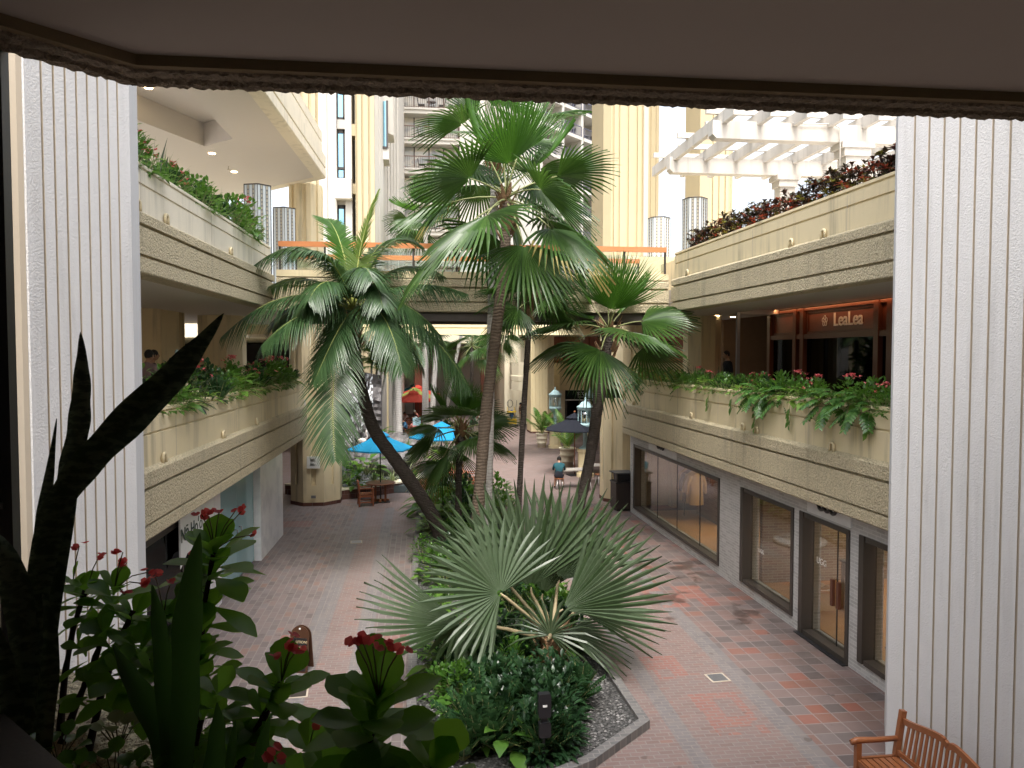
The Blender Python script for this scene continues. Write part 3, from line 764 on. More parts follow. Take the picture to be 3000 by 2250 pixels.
mb.bar(RW.v(-1.9,23.9,1.75), RW.v(-1.9,25.3,1.75), .03); mb.build('frame', m_black, t)
for i_,(y,cc) in enumerate(((24.2,(.48,.34,.16)),(24.5,(.50,.37,.18)),(24.85,(.09,.11,.12)),(25.1,(.36,.25,.13)))):
    mb = coat_mesh(RW.v(-1.9,y,0)); tag(mb.build('coat', plain('coat_cloth_%d'%i_, cc, .9, .1), None, tuple(RW.v(-1.9,y,.7))),
        ['tan coat hanging nearest the shop door on the black rail','sand coloured coat second on the black rail','dark coat hanging between tan coats on the black rail','brown coat hanging at the far end of the black rail'][i_], 'coat', 'coats hanging in the shop window')
# recess and white strip at the end of the shop
mb = MB(); RW.box(mb, -.75, -.42, 26.32, 26.75, 0, 2.78); mb.build('white_jamb', m_white, GR)
mb = MB(); RW.box(mb, -2.2, -.8, 27.3, 27.5, 0, 2.83); RW.box(mb,-2.2,-2.0,26.8,27.3,0,2.83); mb.build('recess_wall', m_beige, GR)
for y, z in ((13.4,7.72),(14.6,7.72),(20.3,7.72)): pipe_elbow(GR, RW, y, z)
for y, z in ((13.0,3.86),(16.0,3.86),(16.7,3.86),(19.9,3.86),(25.2,3.86)): pipe_elbow(GR, RW, y, z)

for W_, P_, ys_, z0_, z1_ in ((RW, GR, (13.9,18.2,22.6), 3.87, 4.60), (LW, GL, (13.6,17.6,21.8), 3.87, 4.60), (RW, GR, (12.7,16.4), 7.72, 8.33), (LW, GL, (12.2,15.9,19.2), 7.72, 8.33)):
    for y in ys_:
        mb = MB(); W_.box(mb, -.104, -.098, y-.006, y+.006, z0_, z1_); mb.build('panel_joint', m_tan, P_)
# spa sign on the left
sp = thing('shop_sign', 'white spa name board in green lettering hanging at the dark shop window', 'sign', tuple(LW.v(SO+.1, 15.5, 2.0)))
mb = MB(); LW.box(mb, SO+.06, SO+.09, 14.7, 16.85, 1.80, 2.56)
a_ = LW.v(SO+.075,14.7,1.799); b_ = LW.v(SO+.075,14.7,1.60); c_ = LW.v(SO+.075,15.1,1.799)
mb.add([a_,b_,c_,a_+Vector((.01,0,0)),b_+Vector((.01,0,0)),c_+Vector((.01,0,0))], [(0,1,2),(5,4,3),(0,3,4,1),(1,4,5,2)])
mb.build('board', plain('white_board', (.75,.77,.74), .4, var=.02), sp)
text('lettering', 'Nā Hoʻola Spa', .37, frame((*LW.p(SO+.092, 15.78), 2.2), (0,1,0), (0,0,1)), plain('dark_green_letters', (.02,.05,.03), .5), sp, .004)

# ------------------------------------------------------------------ the pillars beside the viewer
def pil(name, label, poly, gro, z0, z1, mats):
    t = thing(name, label, 'pillar', (sum(p[0] for p in poly)/len(poly), sum(p[1] for p in poly)/len(poly), z0), 0, 'white ribbed pillars')
    mb = MB(); gprism(mb, poly, z0, z1, gro, 0, 1); mb.build('shaft', mats, t); return t
# counter-clockwise plans
PR = [(6.33,9.72),(6.37,9.60),(7.18,7.25),(8.8,7.0),(9.6,8.2),(9.4,10.0),(8.2,10.9),(7.0,10.8)]
pil('ribbed_pillar', 'white ribbed pillar behind the teak bench', PR, {1: ([.05+.083*i for i in range(12)], .028, .019)}, 0, 13.6, [m_white, m_tan])
PL = [(-3.585,7.58),(-3.17,8.98),(-3.3,9.6),(-4.2,10.2),(-5.3,9.9),(-5.7,8.6),(-5.2,7.4),(-4.4,7.25)]
pl_ = pil('ribbed_pillar', 'white ribbed pillar beside the dark framed window and snake plants', PL, {0: ([.14+.104*i for i in range(8)], .027, .019)}, 0, 13.6, [m_white, m_tan])
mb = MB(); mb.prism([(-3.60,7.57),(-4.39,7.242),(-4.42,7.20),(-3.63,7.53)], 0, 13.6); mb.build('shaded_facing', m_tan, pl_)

# ------------------------------------------------------------------ the balcony the viewer stands on
bal = thing('balcony', 'dark ceiling with rough edged beam over the viewer, of the near balcony', 'balcony', (0, 0, 3.9))
inner = [(9,3.42),(-1.18,3.42),(-1.50,3.10),(-6,-1.4),(-6,-6),(9,-6)]
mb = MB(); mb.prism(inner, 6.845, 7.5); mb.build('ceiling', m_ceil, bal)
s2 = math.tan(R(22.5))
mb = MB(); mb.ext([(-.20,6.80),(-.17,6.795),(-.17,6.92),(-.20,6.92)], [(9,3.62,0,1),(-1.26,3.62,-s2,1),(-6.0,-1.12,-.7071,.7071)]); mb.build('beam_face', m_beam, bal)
# rough-cast beam edge, finely broken
mb = MB(); path = []
def lin(a, b, n): return [(a[0]+(b[0]-a[0])*i/n, a[1]+(b[1]-a[1])*i/n) for i in range(n)]
P1 = lin((9,3.62),(-1.26,3.62),560) + lin((-1.26,3.62),(-4.6,.28),260) + [(-4.6,.28)]
prof = [(-.175,6.80),(-.165,6.785),(-.13,6.783),(-.10,6.783),(-.085,6.795),(-.07,6.772),(-.04,6.77),(-.02,6.77),(0,6.785),(0,6.84),(0,6.95)]
nP = len(prof)
for i,(x,y) in enumerate(P1):
    nx, ny = (0,1) if i < 560 else (-.7071,.7071)
    if i == 560: nx, ny = -s2, 1
    for k_,(o,z) in enumerate(prof):
        j = .0065 if 0 < k_ < 9 else .002
        mb.v.append((x+nx*o+rnd.uniform(-j,j)*.5, y+ny*o+rnd.uniform(-j,j)*.6, z+rnd.uniform(-j,j)*1.0))
for i in range(len(P1)-1):
    for k_ in range(nP-1):
        mb.f.append([i*nP+k_, i*nP+k_+1, (i+1)*nP+k_+1, (i+1)*nP+k_]); mb.m.append(0); mb.sm.append(False)
mb.build('rough_edge', m_beamr, bal)
mb = MB(); mb.ext([(-.21,6.95),(0,6.95),(0,7.6),(-.10,7.7),(-.10,8.45),(-.21,8.45)], [(9,3.62,0,1),(-1.26,3.62,-s2,1),(-6.0,-1.12,-.7071,.7071)]); mb.build('parapet', m_beige, bal)
mb = MB(); mb.prism([(9,3.3),(-1.1,3.3),(-6,-1.6),(-6,-6),(9,-6)], 7.505, 13.4); mb.build('upper_storey', m_beige, bal)  # unseen storeys of this building, added to block sun from the near court
mb = MB(); mb.box(-6,9,-6,.55,3.4,3.9); mb.build('floor', plain('balcony_floor', (.22,.18,.15), .6), bal)
mb = MB(); mb.box(-6.2,9,-6.3,-6,3.4,7.5); mb.box(-6.3,-6,-6,-1.2,3.4,7.5); mb.box(9,9.3,-6,3.6,3.4,7.5); mb.build('rear_and_blocking_walls', m_brownwall, bal)  # unseen; the two side walls are added to keep the balcony dark
mb = MB(); mb.box(-6,9.2,-6,2.2,0,3.38); mb.build('lower_wall', m_beige, bal)
# window at the far left
wn2 = thing('window', 'dark framed glass screen reflecting the court at the far left edge', 'window', (-2.6, 2.3, 4.0))
dv = Vector((-.7071,-.7071,0)); A = Vector((-1.63,3.25,0))
mb = MB(); mb.bar(A+Vector((0,0,4.0)), A+Vector((0,0,6.9)), .05, .06)
for z in (4.0, 5.0, 5.95, 6.9): mb.bar(A+Vector((0,0,z))+dv*.03, A+dv*3.4+Vector((0,0,z)), .04, .025)
mb.build('frame', m_black, wn2)
nrm = Vector((.7071,-.7071,0))
mb = MB(); q0 = A+dv*.03; q1 = A+dv*3.4
mb.add([q0+Vector((0,0,4)), q1+Vector((0,0,4)), q1+Vector((0,0,6.9)), q0+Vector((0,0,6.9))], [(0,1,2,3)]); mb.build('pane', glassm('reflective_dark_glass', (.03,.03,.03), .35, .01, .5), wn2)
# ================================================================== FOOTBRIDGES
def bridge(y0, y1, xa, xb, label, rails=True, prof='near'):
    t = thing('footbridge', label, 'footbridge', ((xa+xb)/2, (y0+y1)/2, 6.8), 0, 'footbridges across the court')
    mb = MB()
    if prof == 'near':
        P = rough_prof(7.66, 7.42, 7.02, 6.74)
        mb.ext([(o, z) for o, z in P], [(xa,y0,0,-1),(xb,y0,0,-1)])
        mb.ext([(o, z) for o, z in P], [(xa,y1,0,1),(xb,y1,0,1)])
        mb.build('rough_band', m_rough, t)
        mb = MB(); mb.box(xa,xb,y0+.02,y1-.02,7.682,7.86); mb.box(xa,xb,y0+.41,y1-.41,6.9,7.66); mb.build('deck', m_beige, t)
        mb = MB(); mb.box(xa,xb,y0+.12,y0+.38,6.50,6.735); mb.box(xa,xb,y1-.38,y1-.12,6.50,6.735); mb.build('steel_beam', plain('brown_steel', (.10,.085,.075), .5), t)
    else:
        mb.ext([(-.4,7.9),(0,7.9),(0,7.32),(-.05,7.31),(-.05,7.25),(0,7.24),(0,6.86),(-.05,6.85),(-.05,6.80),(0,6.79),(0,6.5),(-.4,6.5)], [(xa,y0,0,-1),(xb,y0,0,-1)])
        mb.box(xa,xb,y0+.401,y1,6.6,7.8); mb.build('band', m_yellow, t)
    if rails:
        for yy, mg in ((y0+.14, 1), (y1-.14, 1)):
            r = MB(); r.box(xa+.05, xb-.05, yy-.07, yy+.07, 8.50, 8.64); r.build('handrail', m_orange, t)
            n = 9; L = (xb-xa)/n
            for i in range(n+1):
                x = xa+.08+(xb-xa-.16)*i/n
                q = MB(); q.box(x-.025, x+.025, yy-.03, yy+.03, 7.862, 8.498); q.build('baluster', m_bronze, t)
            g = MB(); g.box(xa+.1, xb-.1, yy-.006, yy+.006, 7.93, 8.40); g.build('glass_panel', m_glass, t)
    return t
bridge(21.55, 24.6, -3.9, 7.08, 'nearer footbridge with orange timber handrail and glass balustrade')
bridge(38.0, 41.0, -9.0, 12.0, 'farther plain yellow footbridge low behind the trunks', False, 'far')

# upper decks beyond the bridge
dk = thing('roof_deck', 'upper deck with beige kerb walls beyond the footbridge', 'deck', (0, 30, 7.0))
mb = MB(); mb.box(-14,-4.6,24.62,37.9,6.99,7.58); mb.build('slab', m_beige_up, dk)
mb = MB(); mb.box(7.6,40,24.62,60,6.99,7.58); mb.build('slab', m_beige, dk)
mb = MB(); mb.box(6.35, 7.6, 24.7, 26.0, 7.585, 8.5); mb.box(7.8, 8.2, 21.6, 24.6, 7.58, 8.48); mb.box(7.2,9.6,26.6,29.3,7.585,9.0); mb.build('planter_box', m_beige, dk)
mb = MB(); mb.box(6.9,7.02,24.69,24.697,8.05,8.17); mb.build('wall_spout', m_grey, dk)

# ================================================================== LIT OCTAGONAL LANTERNS ON THE DECK
m_panel = plain('pale_glass_panel', (.66,.72,.74), .3, .4, var=.03)
m_trim = plain('patterned_trim', (.52,.48,.38), .5, .3, var=.2, nscale=40)
def deck_lantern(x, y, r, z0, z1, label):
    t = thing('octagonal_light', label, 'lantern', (x,y,z0), R(12), 'octagonal glass light towers on the upper deck')
    P = [(r*math.cos(R(60*i+30)), r*math.sin(R(60*i+30))) for i in range(6)]
    mb = MB(); mb.prism(P, .0, z1-z0); mb.build('panels', m_panel, t, world=False)
    mb = MB(); tr = MB(); dots = MB()
    h = z1-z0
    for i in range(6):
        a = Vector((*P[i],0)); b = Vector((*P[(i+1)%6],0)); n = Vector(((a+b)/2)).normalized()
        mb.bar(a+Vector((0,0,0)), a+Vector((0,0,h)), .016)
        for f_ in (.30,.70):
            c_ = a.lerp(b, f_); w = (b-a).length*.16; X = (b-a).normalized()
            tr.obox(frame(c_+n*.004+Vector((0,0,h/2)), X, (0,0,1)), w, h-.02, .012)
            for sgn in (-1,1):
                e = c_+X*(w/2*sgn)+n*.010
                mb.bar(e, e+Vector((0,0,h)), .009)
            q = int(h/.11)
            for j in range(q):
                dots.obox(frame(c_+n*.012+Vector((0,0,.06+j*.11)), X, (0,0,1)) @ Matrix.Rotation(R(45),4,'Z'), .038, .038, .012)
        mb.bar(a+Vector((0,0,h)), b+Vector((0,0,h)), .03)
    mb.build('edge_frame', m_bronze, t, world=False); tr.build('patterned_strip', m_trim, t, world=False); dots.build('diamond_studs', m_grey, t, world=False)
    mb = MB(); mb.lathe([(r*.45,h+.0),(r*.45,h+.05),(r*.3,h+.07)], 14); mb.build('cap', m_grey, t, world=False)
    return t
for px, y, w, ty, zb, lab in ((754,22.3,.40,547,7.6,'taller light tower nearest the white ribbed pillar by the red flowers'),
                         (832,26.8,.40,613,7.6,'light tower in front of the canopy column'),
                         (1931,28.0,.40,640,9.02,'light tower on the beige block behind the orange handrail end'),
                         (2036,24.6,.40,584,8.2,'light tower at the low end of the croton hedge')):
    p = at(px, ty, y=y); deck_lantern(p.x, y, w, zb, p.z, lab)

# ================================================================== PERGOLA
pg = thing('pergola', 'cream concrete pergola with rafters on stepped posts over the upper deck', 'pergola', (12, 21, 7.6))
m_perg = stucco('pergola_paint', (.56,.53,.48), 40, .15, .006, streak=.25)
def pbeam(px, pyb, pyt, y, x1):
    a = at(px, pyb, y=y); b = at(px, pyt, y=y)
    mb = MB(); q = [(a.x+.10, a.z), (x1, a.z), (x1, b.z), (a.x, b.z), (a.x, a.z+.10)]
    vs = [(x_, y-.16, z_) for x_, z_ in q]+[(x_, y+.16, z_) for x_, z_ in q]; n = len(q)
    mb.add(vs, [list(range(n)), list(range(2*n-1,n-1,-1))]+[(i,i+n,(i+1)%n+n,(i+1)%n) for i in range(n)])
    mb.build('beam', m_perg, pg); return a.x, a.z, b.z
bx1 = pbeam(1957, 508, 463, 22.6, 24)
bx2 = pbeam(2081, 409, 357, 18.9, 24)
for i in range(10):
    x = bx2[0] + .30 + .93*i
    mb = MB(); z0 = max(bx1[2], bx2[2]) - .10
    mb.box(x-.07, x+.07, 18.0, 24.6, z0+.0, z0+.30); mb.build('rafter', m_perg, pg)
for i in range(6):
    y = 17.9 + i*1.1
    mb = MB(); mb.box(bx1[0]+.2-.4*(i%2), 24, y-.05, y+.05, z0+.303, z0+.45); mb.build('batten', m_perg, pg)
for px0, px1, y, zt in ((2271,2325,22.6,bx1[1]),(2456,2533,18.9,bx2[1])):
    a = at(px0, 600, y=y); b = at(px1, 600, y=y); w = b.x-a.x
    mb = MB(); mb.box(a.x+w*.1, b.x-w*.1, y-.2, y+.2, 7.6, zt-.35); mb.box(a.x, b.x, y-.26, y+.26, zt-.35, zt-.15); mb.box(a.x-.08, b.x+.08, y-.30, y+.30, zt-.15, zt-.003); mb.build('post', m_perg, pg)
mb = MB(); q = [at(2320,360,y=18.68), at(2330,362,y=18.68), at(2440,364,y=18.68), at(2460,374,y=18.68), at(2462,400,y=18.65), at(2460,490,y=18.6)]
mb.tube(q, .018, 6); mb.build('conduit', m_perg, pg)

# ================================================================== HOTEL TOWERS
def X(px, y): return at(px, 600, y=y).x
def Z(py, px, y): return at(px, py, y=y).z
# ribbed towers right of the court
def ribbed(pxa, pxb, y, z0, z1, label, ribs, mats, slots=None):
    xa, xb = X(pxa,y), X(pxb,y); w = xb-xa
    t = thing('tower', label, 'tower', ((xa+xb)/2, y+w/2, z0), 0, 'ribbed tower shafts')
    return t, xa, xb
t, xa, xb = ribbed(1772, 1950, 50.0, 7.6, 44, 'tall yellow ribbed tower shaft with pale side facets behind the footbridge', 0, 0)
w = xb-xa; yb = 50.0
P = [(xa+.1*w,yb),(xa+.62*w,yb),(xa+w*.75,yb+.6),(xa+w*.97,yb+1.2),(xb,yb+1.8),(xb,yb+4),(xa,yb+4),(xa,yb+.5)]
mb = MB(); gprism(mb, P, 7.6, 44, {0: ([.06,.24,.52,.80,.97], .16, .12), 2: ([.25,.75], .12, .1)}, 0, 0); mb.build('shaft', m_tower, t)
mb = MB(); mb.prism([(P[1][0]+.08,yb-.005),(P[1][0]+.42,yb+.18),(P[1][0]+.40,yb+.5),(P[1][0],yb+.2)], 7.6, 44); mb.prism([(xb-.26,yb+1.16),(xb+.03,yb+1.6),(xb+.03,yb+2.2),(xb-.3,yb+1.6)], 7.6, 44); mb.build('pale_facet', m_palew, t)  # right-hand facet: light falling on that side is put into its paler colour
t, xa, xb = ribbed(2055, 2160, 46.0, 7.6, 44, 'slim yellow tower shaft behind the pergola', 0, 0)
w = xb-xa; yb = 46.0
P = [(xa,yb+.3),(xa+.25*w,yb),(xa+.75*w,yb),(xb-.1,yb+.5),(xb,yb+3),(xa,yb+3)]
mb = MB(); gprism(mb, P, 7.6, 44, {1: ([.1,.45,.8], .10, .1), 2:([.5],.1,.08)}, 0, 0); mb.build('shaft', m_tower, t)
mb = MB(); mb.prism([(xb-.22,yb+.36),(xb+.05,yb+.9),(xb+.06,yb+2.8),(xb-.2,yb+2.8)], 7.6, 44); mb.build('pale_facet', m_palew, t)

# left hand tower with tall windows
TL = thing('hotel_tower', 'pale hotel tower with tall blue windows and yellow ribs above the canopy', 'hotel tower', (-8, 46, 0))
y = 44.0
xs = lambda p: X(p, y)
mb = MB(); gprism(mb, [(xs(850),y+1.2),(xs(884),y-.2),(xs(938),y-.2),(xs(938),y+5),(xs(840),y+5)], 0, 44, {1:([.1,.5,.9],.16,.12)}, 0, 0); mb.build('rib', m_tower, TL)
mb = MB(); gprism(mb, [(xs(938),y-.4),(xs(989),y-.4),(xs(990),y+5),(xs(930),y+5)], 0, 44, {0:([.52],.12,.1)}, 0, 0)
gprism(mb, [(xs(1014),y-.35),(xs(1033),y-.3),(xs(1034),y+5),(xs(1014),y+5)], 0, 44, {}, 0, 0); mb.build('pale_rib', m_palew, TL)
mb = MB(); mb.box(xs(989)-.05, xs(1050), y+1.6, y+5, 0, 44); mb.build('wall', plain('grey_recess_wall', (.50,.48,.45), .8, var=.05), TL)
mb = MB(); gprism(mb, [(xs(1046),y-.6),(xs(1100),y-.6),(xs(1100),y+5),(xs(1046),y+5)], 0, 44, {0:([.04,.36,.72],.12,.12)}, 0, 0); mb.build('rib', m_tower, TL)
mb = MB(); gprism(mb, [(xs(1100)+.01,y-.62),(xs(1123),y+.4),(xs(1123),y+5),(xs(1100)+.01,y+5)], 0, 44, {0:([.5],.1,.08)}, 0, 0); mb.build('pale_rib', m_palew, TL)
zz = lambda py: Z(py, 1000, y)
mb = MB()
mb.box(xs(989), xs(1016), y-.05, y+1.5, zz(378), zz(351)); mb.build('spandrel', m_palew, TL)
mb = MB(); mb.box(xs(989), xs(1016), y-.05, y+1.5, zz(600), zz(528))
mb.box(xs(989)-.05, xs(1034), y-.9, y+.8, zz(590), zz(532)); mb.build('spandrel', m_palew, TL)
mb = MB()
for a, b in ((400,366),(570,540)): mb.box(xs(1033), xs(1047), y-.25, y+.6, zz(a), zz(b))
mb.build('link_beam', m_tower, TL)
for a, b in ((351,150),(528,378),(760,600)):
    f = MB(); x0, x1 = xs(990), xs(1014); z0, z1 = zz(a), zz(b)
    for q in ((x0,x1,z0,z0+.18),(x0,x1,z1-.18,z1),(x1-.15,x1,z0,z1),(x0,x0+.03,z0,z1)): f.box(q[0],q[1],y+.1,y+.3,q[2]+.001,q[3]-.001)
    if a == 528: f.box(x0,x1,y+.08,y+.29,zz(495),zz(488))
    fo = f.build('window_frame', m_bronze, TL)
    g = MB(); g.box(x0+.02,x1-.1,y+.2,y+.22,z0+.1,z1-.1); g.build('pane', m_glassw, fo)
f = MB(); x0, x1 = X(1122,y), X(1134,y)
f.bar((x1+.02,y+.3,Z(428,1128,y)),(x1+.02,y+.3,Z(290,1128,y)),.12); f.bar((x0,y+.35,Z(428,1128,y)),(x1,y+.3,Z(428,1128,y)),.12); fo = f.build('window_frame', m_bronze, TL)
g = MB(); g.add([(x0,y+.4,Z(428,1128,y)),(x1,y+.35,Z(428,1128,y)),(x1,y+.35,Z(290,1128,y)),(x0,y+.4,Z(290,1128,y))],[(0,1,2,3)]); g.build('pane', m_glassw, fo)
mb = MB(); mb.prism([(x0,y+.45),(X(1152,y),y+1.4),(X(1152,y),y+3),(x0,y+3)], Z(376,1140,y), Z(180,1140,y)); mb.prism([(x0,y+.35),(x1+.1,y+.35),(x1+.1,y+2),(x0,y+2)], Z(462,1128,y), Z(430,1128,y)); mb.build('bay_slab', m_palew, TL)
mb = MB(); y2 = 52.0
gprism(mb, [(X(1120,y2),y2),(X(1168,y2),y2),(X(1169,y2),y2+20),(X(1120,y2),y2+20)], 0, 48, {0:([.12,.3,.5,.68,.86],.10,.1)}, 0, 0); mb.build('fluted_wall', m_palew, TL)

# balcony towers
def railing(mb, a, b, h=1.05, n=14):
    a = Vector(a); b = Vector(b); up = Vector((0,0,h))
    mb.bar(a+up, b+up, .07); mb.bar(a+Vector((0,0,.1)), b+Vector((0,0,.1)), .04)
    for i in range(n+1):
        p_ = a.lerp(b, i/n); mb.bar(p_, p_+up, .08 if i%7==0 else .025)
m_railing = plain('blue_grey_railing', (.10,.10,.14), .5)
m_railb = plain('brown_railing', (.14,.09,.07), .5)
m_glassrefl = NT('reflection_toned_glass'); m_glassrefl = m_glassrefl.fin(m_glassrefl.ramp(m_glassrefl.noise(m_glassrefl.pos(), .55, 2), [(.38,(.34,.36,.36)),(.5,(.76,.71,.60)),(.64,(.52,.54,.52))]), .15, None, .7)  # bright reflections in the balcony glass painted as pale patches on an opaque surface
bt_proto = None; bc_proto = None
def bal_table(loc, rz, label):
    global bt_proto
    if bt_proto is None:
        t = thing('balcony_table', label, 'table', loc, rz, 'tables on the hotel balconies')
        mb = MB(); mb.lathe([(.42,.68),(.44,.72),(.40,.73)], 12); mb.build('table_top', m_grey, t, world=False)
        mb = MB()
        for i in range(4): mb.tube([(.3*math.cos(R(90*i)),.3*math.sin(R(90*i)),0),(.15*math.cos(R(90*i)),.15*math.sin(R(90*i)),.68)], .03, 5)
        mb.build('legs', m_black, t, world=False); bt_proto = t; return t
    return dup(bt_proto, loc, rz, label)
def bal_chair(loc, rz, label):
    global bc_proto
    if bc_proto is None:
        t = thing('balcony_chair', label, 'chair', loc, rz, 'chairs on the hotel balconies')
        mb = MB(); mb.box(-.28,.28,-.28,.28,.40,.45); mb.build('seat', m_black, t, world=False)
        mb = MB()
        for i in range(6): mb.bar((-.25+.1*i,.27,.45),(-.25+.1*i,.36,.92),.05)
        mb.bar((-.3,.36,.92),(.3,.36,.92),.06); mb.build('backrest', m_black, t, world=False)
        mb = MB()
        for a in (-1,1):
            for b in (-1,1): mb.bar((a*.25,b*.25,0),(a*.25,b*.25,.4),.04)
        mb.build('legs', m_black, t, world=False); bc_proto = t; return t
    return dup(bc_proto, loc, rz, label)
BT = thing('hotel_tower', 'cream hotel block with wide flat balconies behind the palms', 'hotel tower', (0, 72, 0))
y = 70.0; pxl, pxr = 1170, 1345
x0, x1 = X(pxl,y), X(pxr,y)
floors = [Z(py, 1250, y) for py in (675, 586, 496, 408, 320, 231)]
floors = [floors[0]-2.75*i for i in range(1,5)][::-1] + floors + [floors[-1]+2.75]
mb = MB(); mb.box(x0-.1,x1+.05,y+1.25,y+10,0,46); mb.box(x1+.06, X(1420,y), y-.3, y+10, 0, 46); mb.build('wall', m_palew, BT)
storey = ['lowest visible','second','third','fourth','fifth','sixth','seventh','eighth','ninth','tenth','eleventh']
for i, z in enumerate(floors):
    mb = MB(); mb.box(x0-.05,x1,y-.2,y+1.249,z-.45,z-.12); mb.box(x0-.05,x1+.04,y-.3,y+1.249,z-.119,z+.05); mb.build('balcony_slab', m_palew, BT)
    g = MB(); g.box(x0,x1,y+1.18,y+1.23,z+.06,z+2.3); gl_ = g.build('glass_door', m_glassrefl, BT)
    f = MB()
    for q in range(5): xx = x0+(x1-x0)*q/4; f.box(xx-.05,xx+.05,y+1.10,y+1.18,z+.06,z+2.3)
    f.box(x0,x1,y+1.09,y+1.17,z+2.2,z+2.3); f.build('frame', m_bronze, gl_)
    r = MB(); railing(r, (x0,y-.15,z+.05), (x1,y-.15,z+.05), 1.05, 28); r.build('railing', m_railb, BT)
    if i >= 4 and i < 10:
        bal_table((x0+2.9,y+.45,z+.06), 0, 'dark balcony table on the %s flat balcony of the cream block'%storey[i-4])
        bal_chair((x0+2.0,y+.45,z+.06), R(90), 'dark chair left of the table on the %s flat balcony of the cream block'%storey[i-4])
        bal_chair((x0+3.8,y+.45,z+.06), R(-90), 'dark chair right of the table on the %s flat balcony of the cream block'%storey[i-4])
BR = thing('hotel_tower', 'white hotel block with stacked angled balconies beside the yellow shaft', 'hotel tower', (8, 85, 0))
o = at(1640, 600, y=79.0); ud = Vector((.7071,.7071,0)); un = Vector((.7071,-.7071,0))
def q_(u, n, z): v = Vector((o.x,o.y,0)) + ud*u + un*n; return (v.x, v.y, z)
def qbox(mb, u0,u1,n0,n1,z0,z1,mi=0): mb.prism([q_(u0,n0,0)[:2],q_(u1,n0,0)[:2],q_(u1,n1,0)[:2],q_(u0,n1,0)[:2]], z0, z1, mi)
mb = MB(); qbox(mb, -10,14,-10,-2.0,0,50)
us = [-3.4, .4, 4.0, 8.2]
for u in us: qbox(mb, u-.22,u+.22,-1.999,.12,0,50)
qbox(mb,-10,-3.7,-1.998,.3,0,50); mb.build('wall', m_palew, BR)
for j in range(3):
    u0, u1 = us[j]+.23, us[j+1]-.23
    for i in range(12):
        z = Z(640, 1745, 83) + 2.75*(i-3)
        mb = MB(); qbox(mb,u0,u1,-1.99,.25,z-.3,z+.05); mb.build('balcony_slab', m_palew, BR)
        mb = MB(); qbox(mb,u0+.1,u0+1.5,-1.99,-1.9,z+.06,z+2.25); gg = mb.build('glass_door', m_glassrefl, BR)
        mb = MB(); qbox(mb,u0+1.5,u0+1.62,-1.99,-1.85,z+.06,z+2.3); qbox(mb,u0+.1,u0+1.5,-1.99,-1.86,z+2.25,z+2.33); mb.build('frame', m_bronze, gg)
        mb = MB(); railing(mb, q_(u0,.18,z+.05), q_(u1,.18,z+.05), 1.05, 14); mb.build('railing', m_railing, BR)
        if j >= 1 and 3 <= i <= 9:
            c_ = 'inner' if j == 1 else 'outer'
            bal_table(q_(u0+1.7,-.7,z+.06), 0, 'dark table on the %s angled balcony of the %s column'%(storey[i-3],c_))
            bal_chair(q_(u0+2.5,-.7,z+.06), R(-60), 'dark chair on the %s angled balcony of the %s column'%(storey[i-3],c_))

# ================================================================== FAR END OF THE COURT
FW_ = thing('rear_wing', 'shaded two storey rear wing with dark openings under the far footbridge', 'building', (0, 66, 0))
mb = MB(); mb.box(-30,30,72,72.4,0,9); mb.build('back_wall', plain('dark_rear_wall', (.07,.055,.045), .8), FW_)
mb = MB(); mb.box(-30,7.0,62,72,6.4,7.6); mb.box(-30,-7.5,42,72,3.2,3.9); mb.box(-30,-6,41.01,72,6.4,7.6); mb.build('slab', m_cream, FW_)
mb = MB()
x = X(1424, 58); mb.box(x-.42,x+.42,57.6,58.4,0,7.5)
x = X(1230, 64); mb.box(x-.5,x+.5,63.6,64.4,0,6.4)
x = X(1080,70); mb.box(x-.8,x+.8,69.6,70.4,0,6.4); mb.build('red_brown_column', woodm('red_brown_cladding', (.12,.035,.02), (.18,.06,.035), .5), FW_)
mb = MB(); x0 = X(1478,60); x1 = X(1560,60)
gprism(mb, [(x0,60),(x1,60),(x1,70),(x0,70)], 0, 7.6, {0:([.15,.3,.45,.6,.75,.9],.05,.05)}, 0, 0); mb.build('boarded_wall', m_cream, FW_)
# curved planter balcony in front of the boarded wall
mb = MB(); path = []
for i in range(7):
    a = R(-95+ i*17); path.append((X(1545,57)+2.1*math.cos(a) - 1.6 + 1.4, 59.4+2.6*math.sin(a), math.cos(a), math.sin(a)))
path = [(X(1490,60),59.4,-.3,-1),(X(1502,57),57.9,-.4,-1),(X(1520,57),57.2,-.3,-1),(X(1545,57),56.7,-.1,-1),(X(1585,57),56.6,0,-1)]
mb.ext([(-.3,4.9),(-.1,4.9),(-.1,3.9),(0,3.86),(0,3.5),(-.06,3.49),(-.06,3.44),(0,3.43),(0,2.8),(-.3,2.8)], path); mb.build('planter_balcony', m_cream, FW_)
RWG = thing('corner_building', 'yellow corner building with rounded balcony, orange handrail and dark shop below', 'building', (12, 60, 0))
yb = 57.0; x0 = X(1627, yb); x1 = x0 + 12
path = [(x0,yb+2.0,-1,0),(x0,yb+.5,-1,-.2),(x0+.35,yb,-.3,-1),(x1,yb,0,-1)]
mb = MB(); mb.ext([(-.3,4.85),(-.1,4.85),(-.1,4.5),(-.13,4.49),(-.13,4.45),(-.1,4.44),(-.1,3.92),(-.3,3.92)], path); mb.build('parapet', m_yellow, RWG)
mb = MB(); mb.ext([(-.4,3.915),(-.05,3.915),(0,3.86),(0,3.62),(-.07,3.61),(-.07,3.55),(0,3.54),(0,3.12),(-.06,3.11),(-.06,3.06),(0,3.05),(0,2.8),(-.4,2.8)], path); mb.build('lower_band', m_yellow, RWG)
mb = MB(); mb.box(x0+.42,x1,yb+.42,yb+8,3.0,3.9); mb.box(x0,x1,yb+.4,yb+9,6.9,7.6); mb.build('slab', m_cream, RWG)
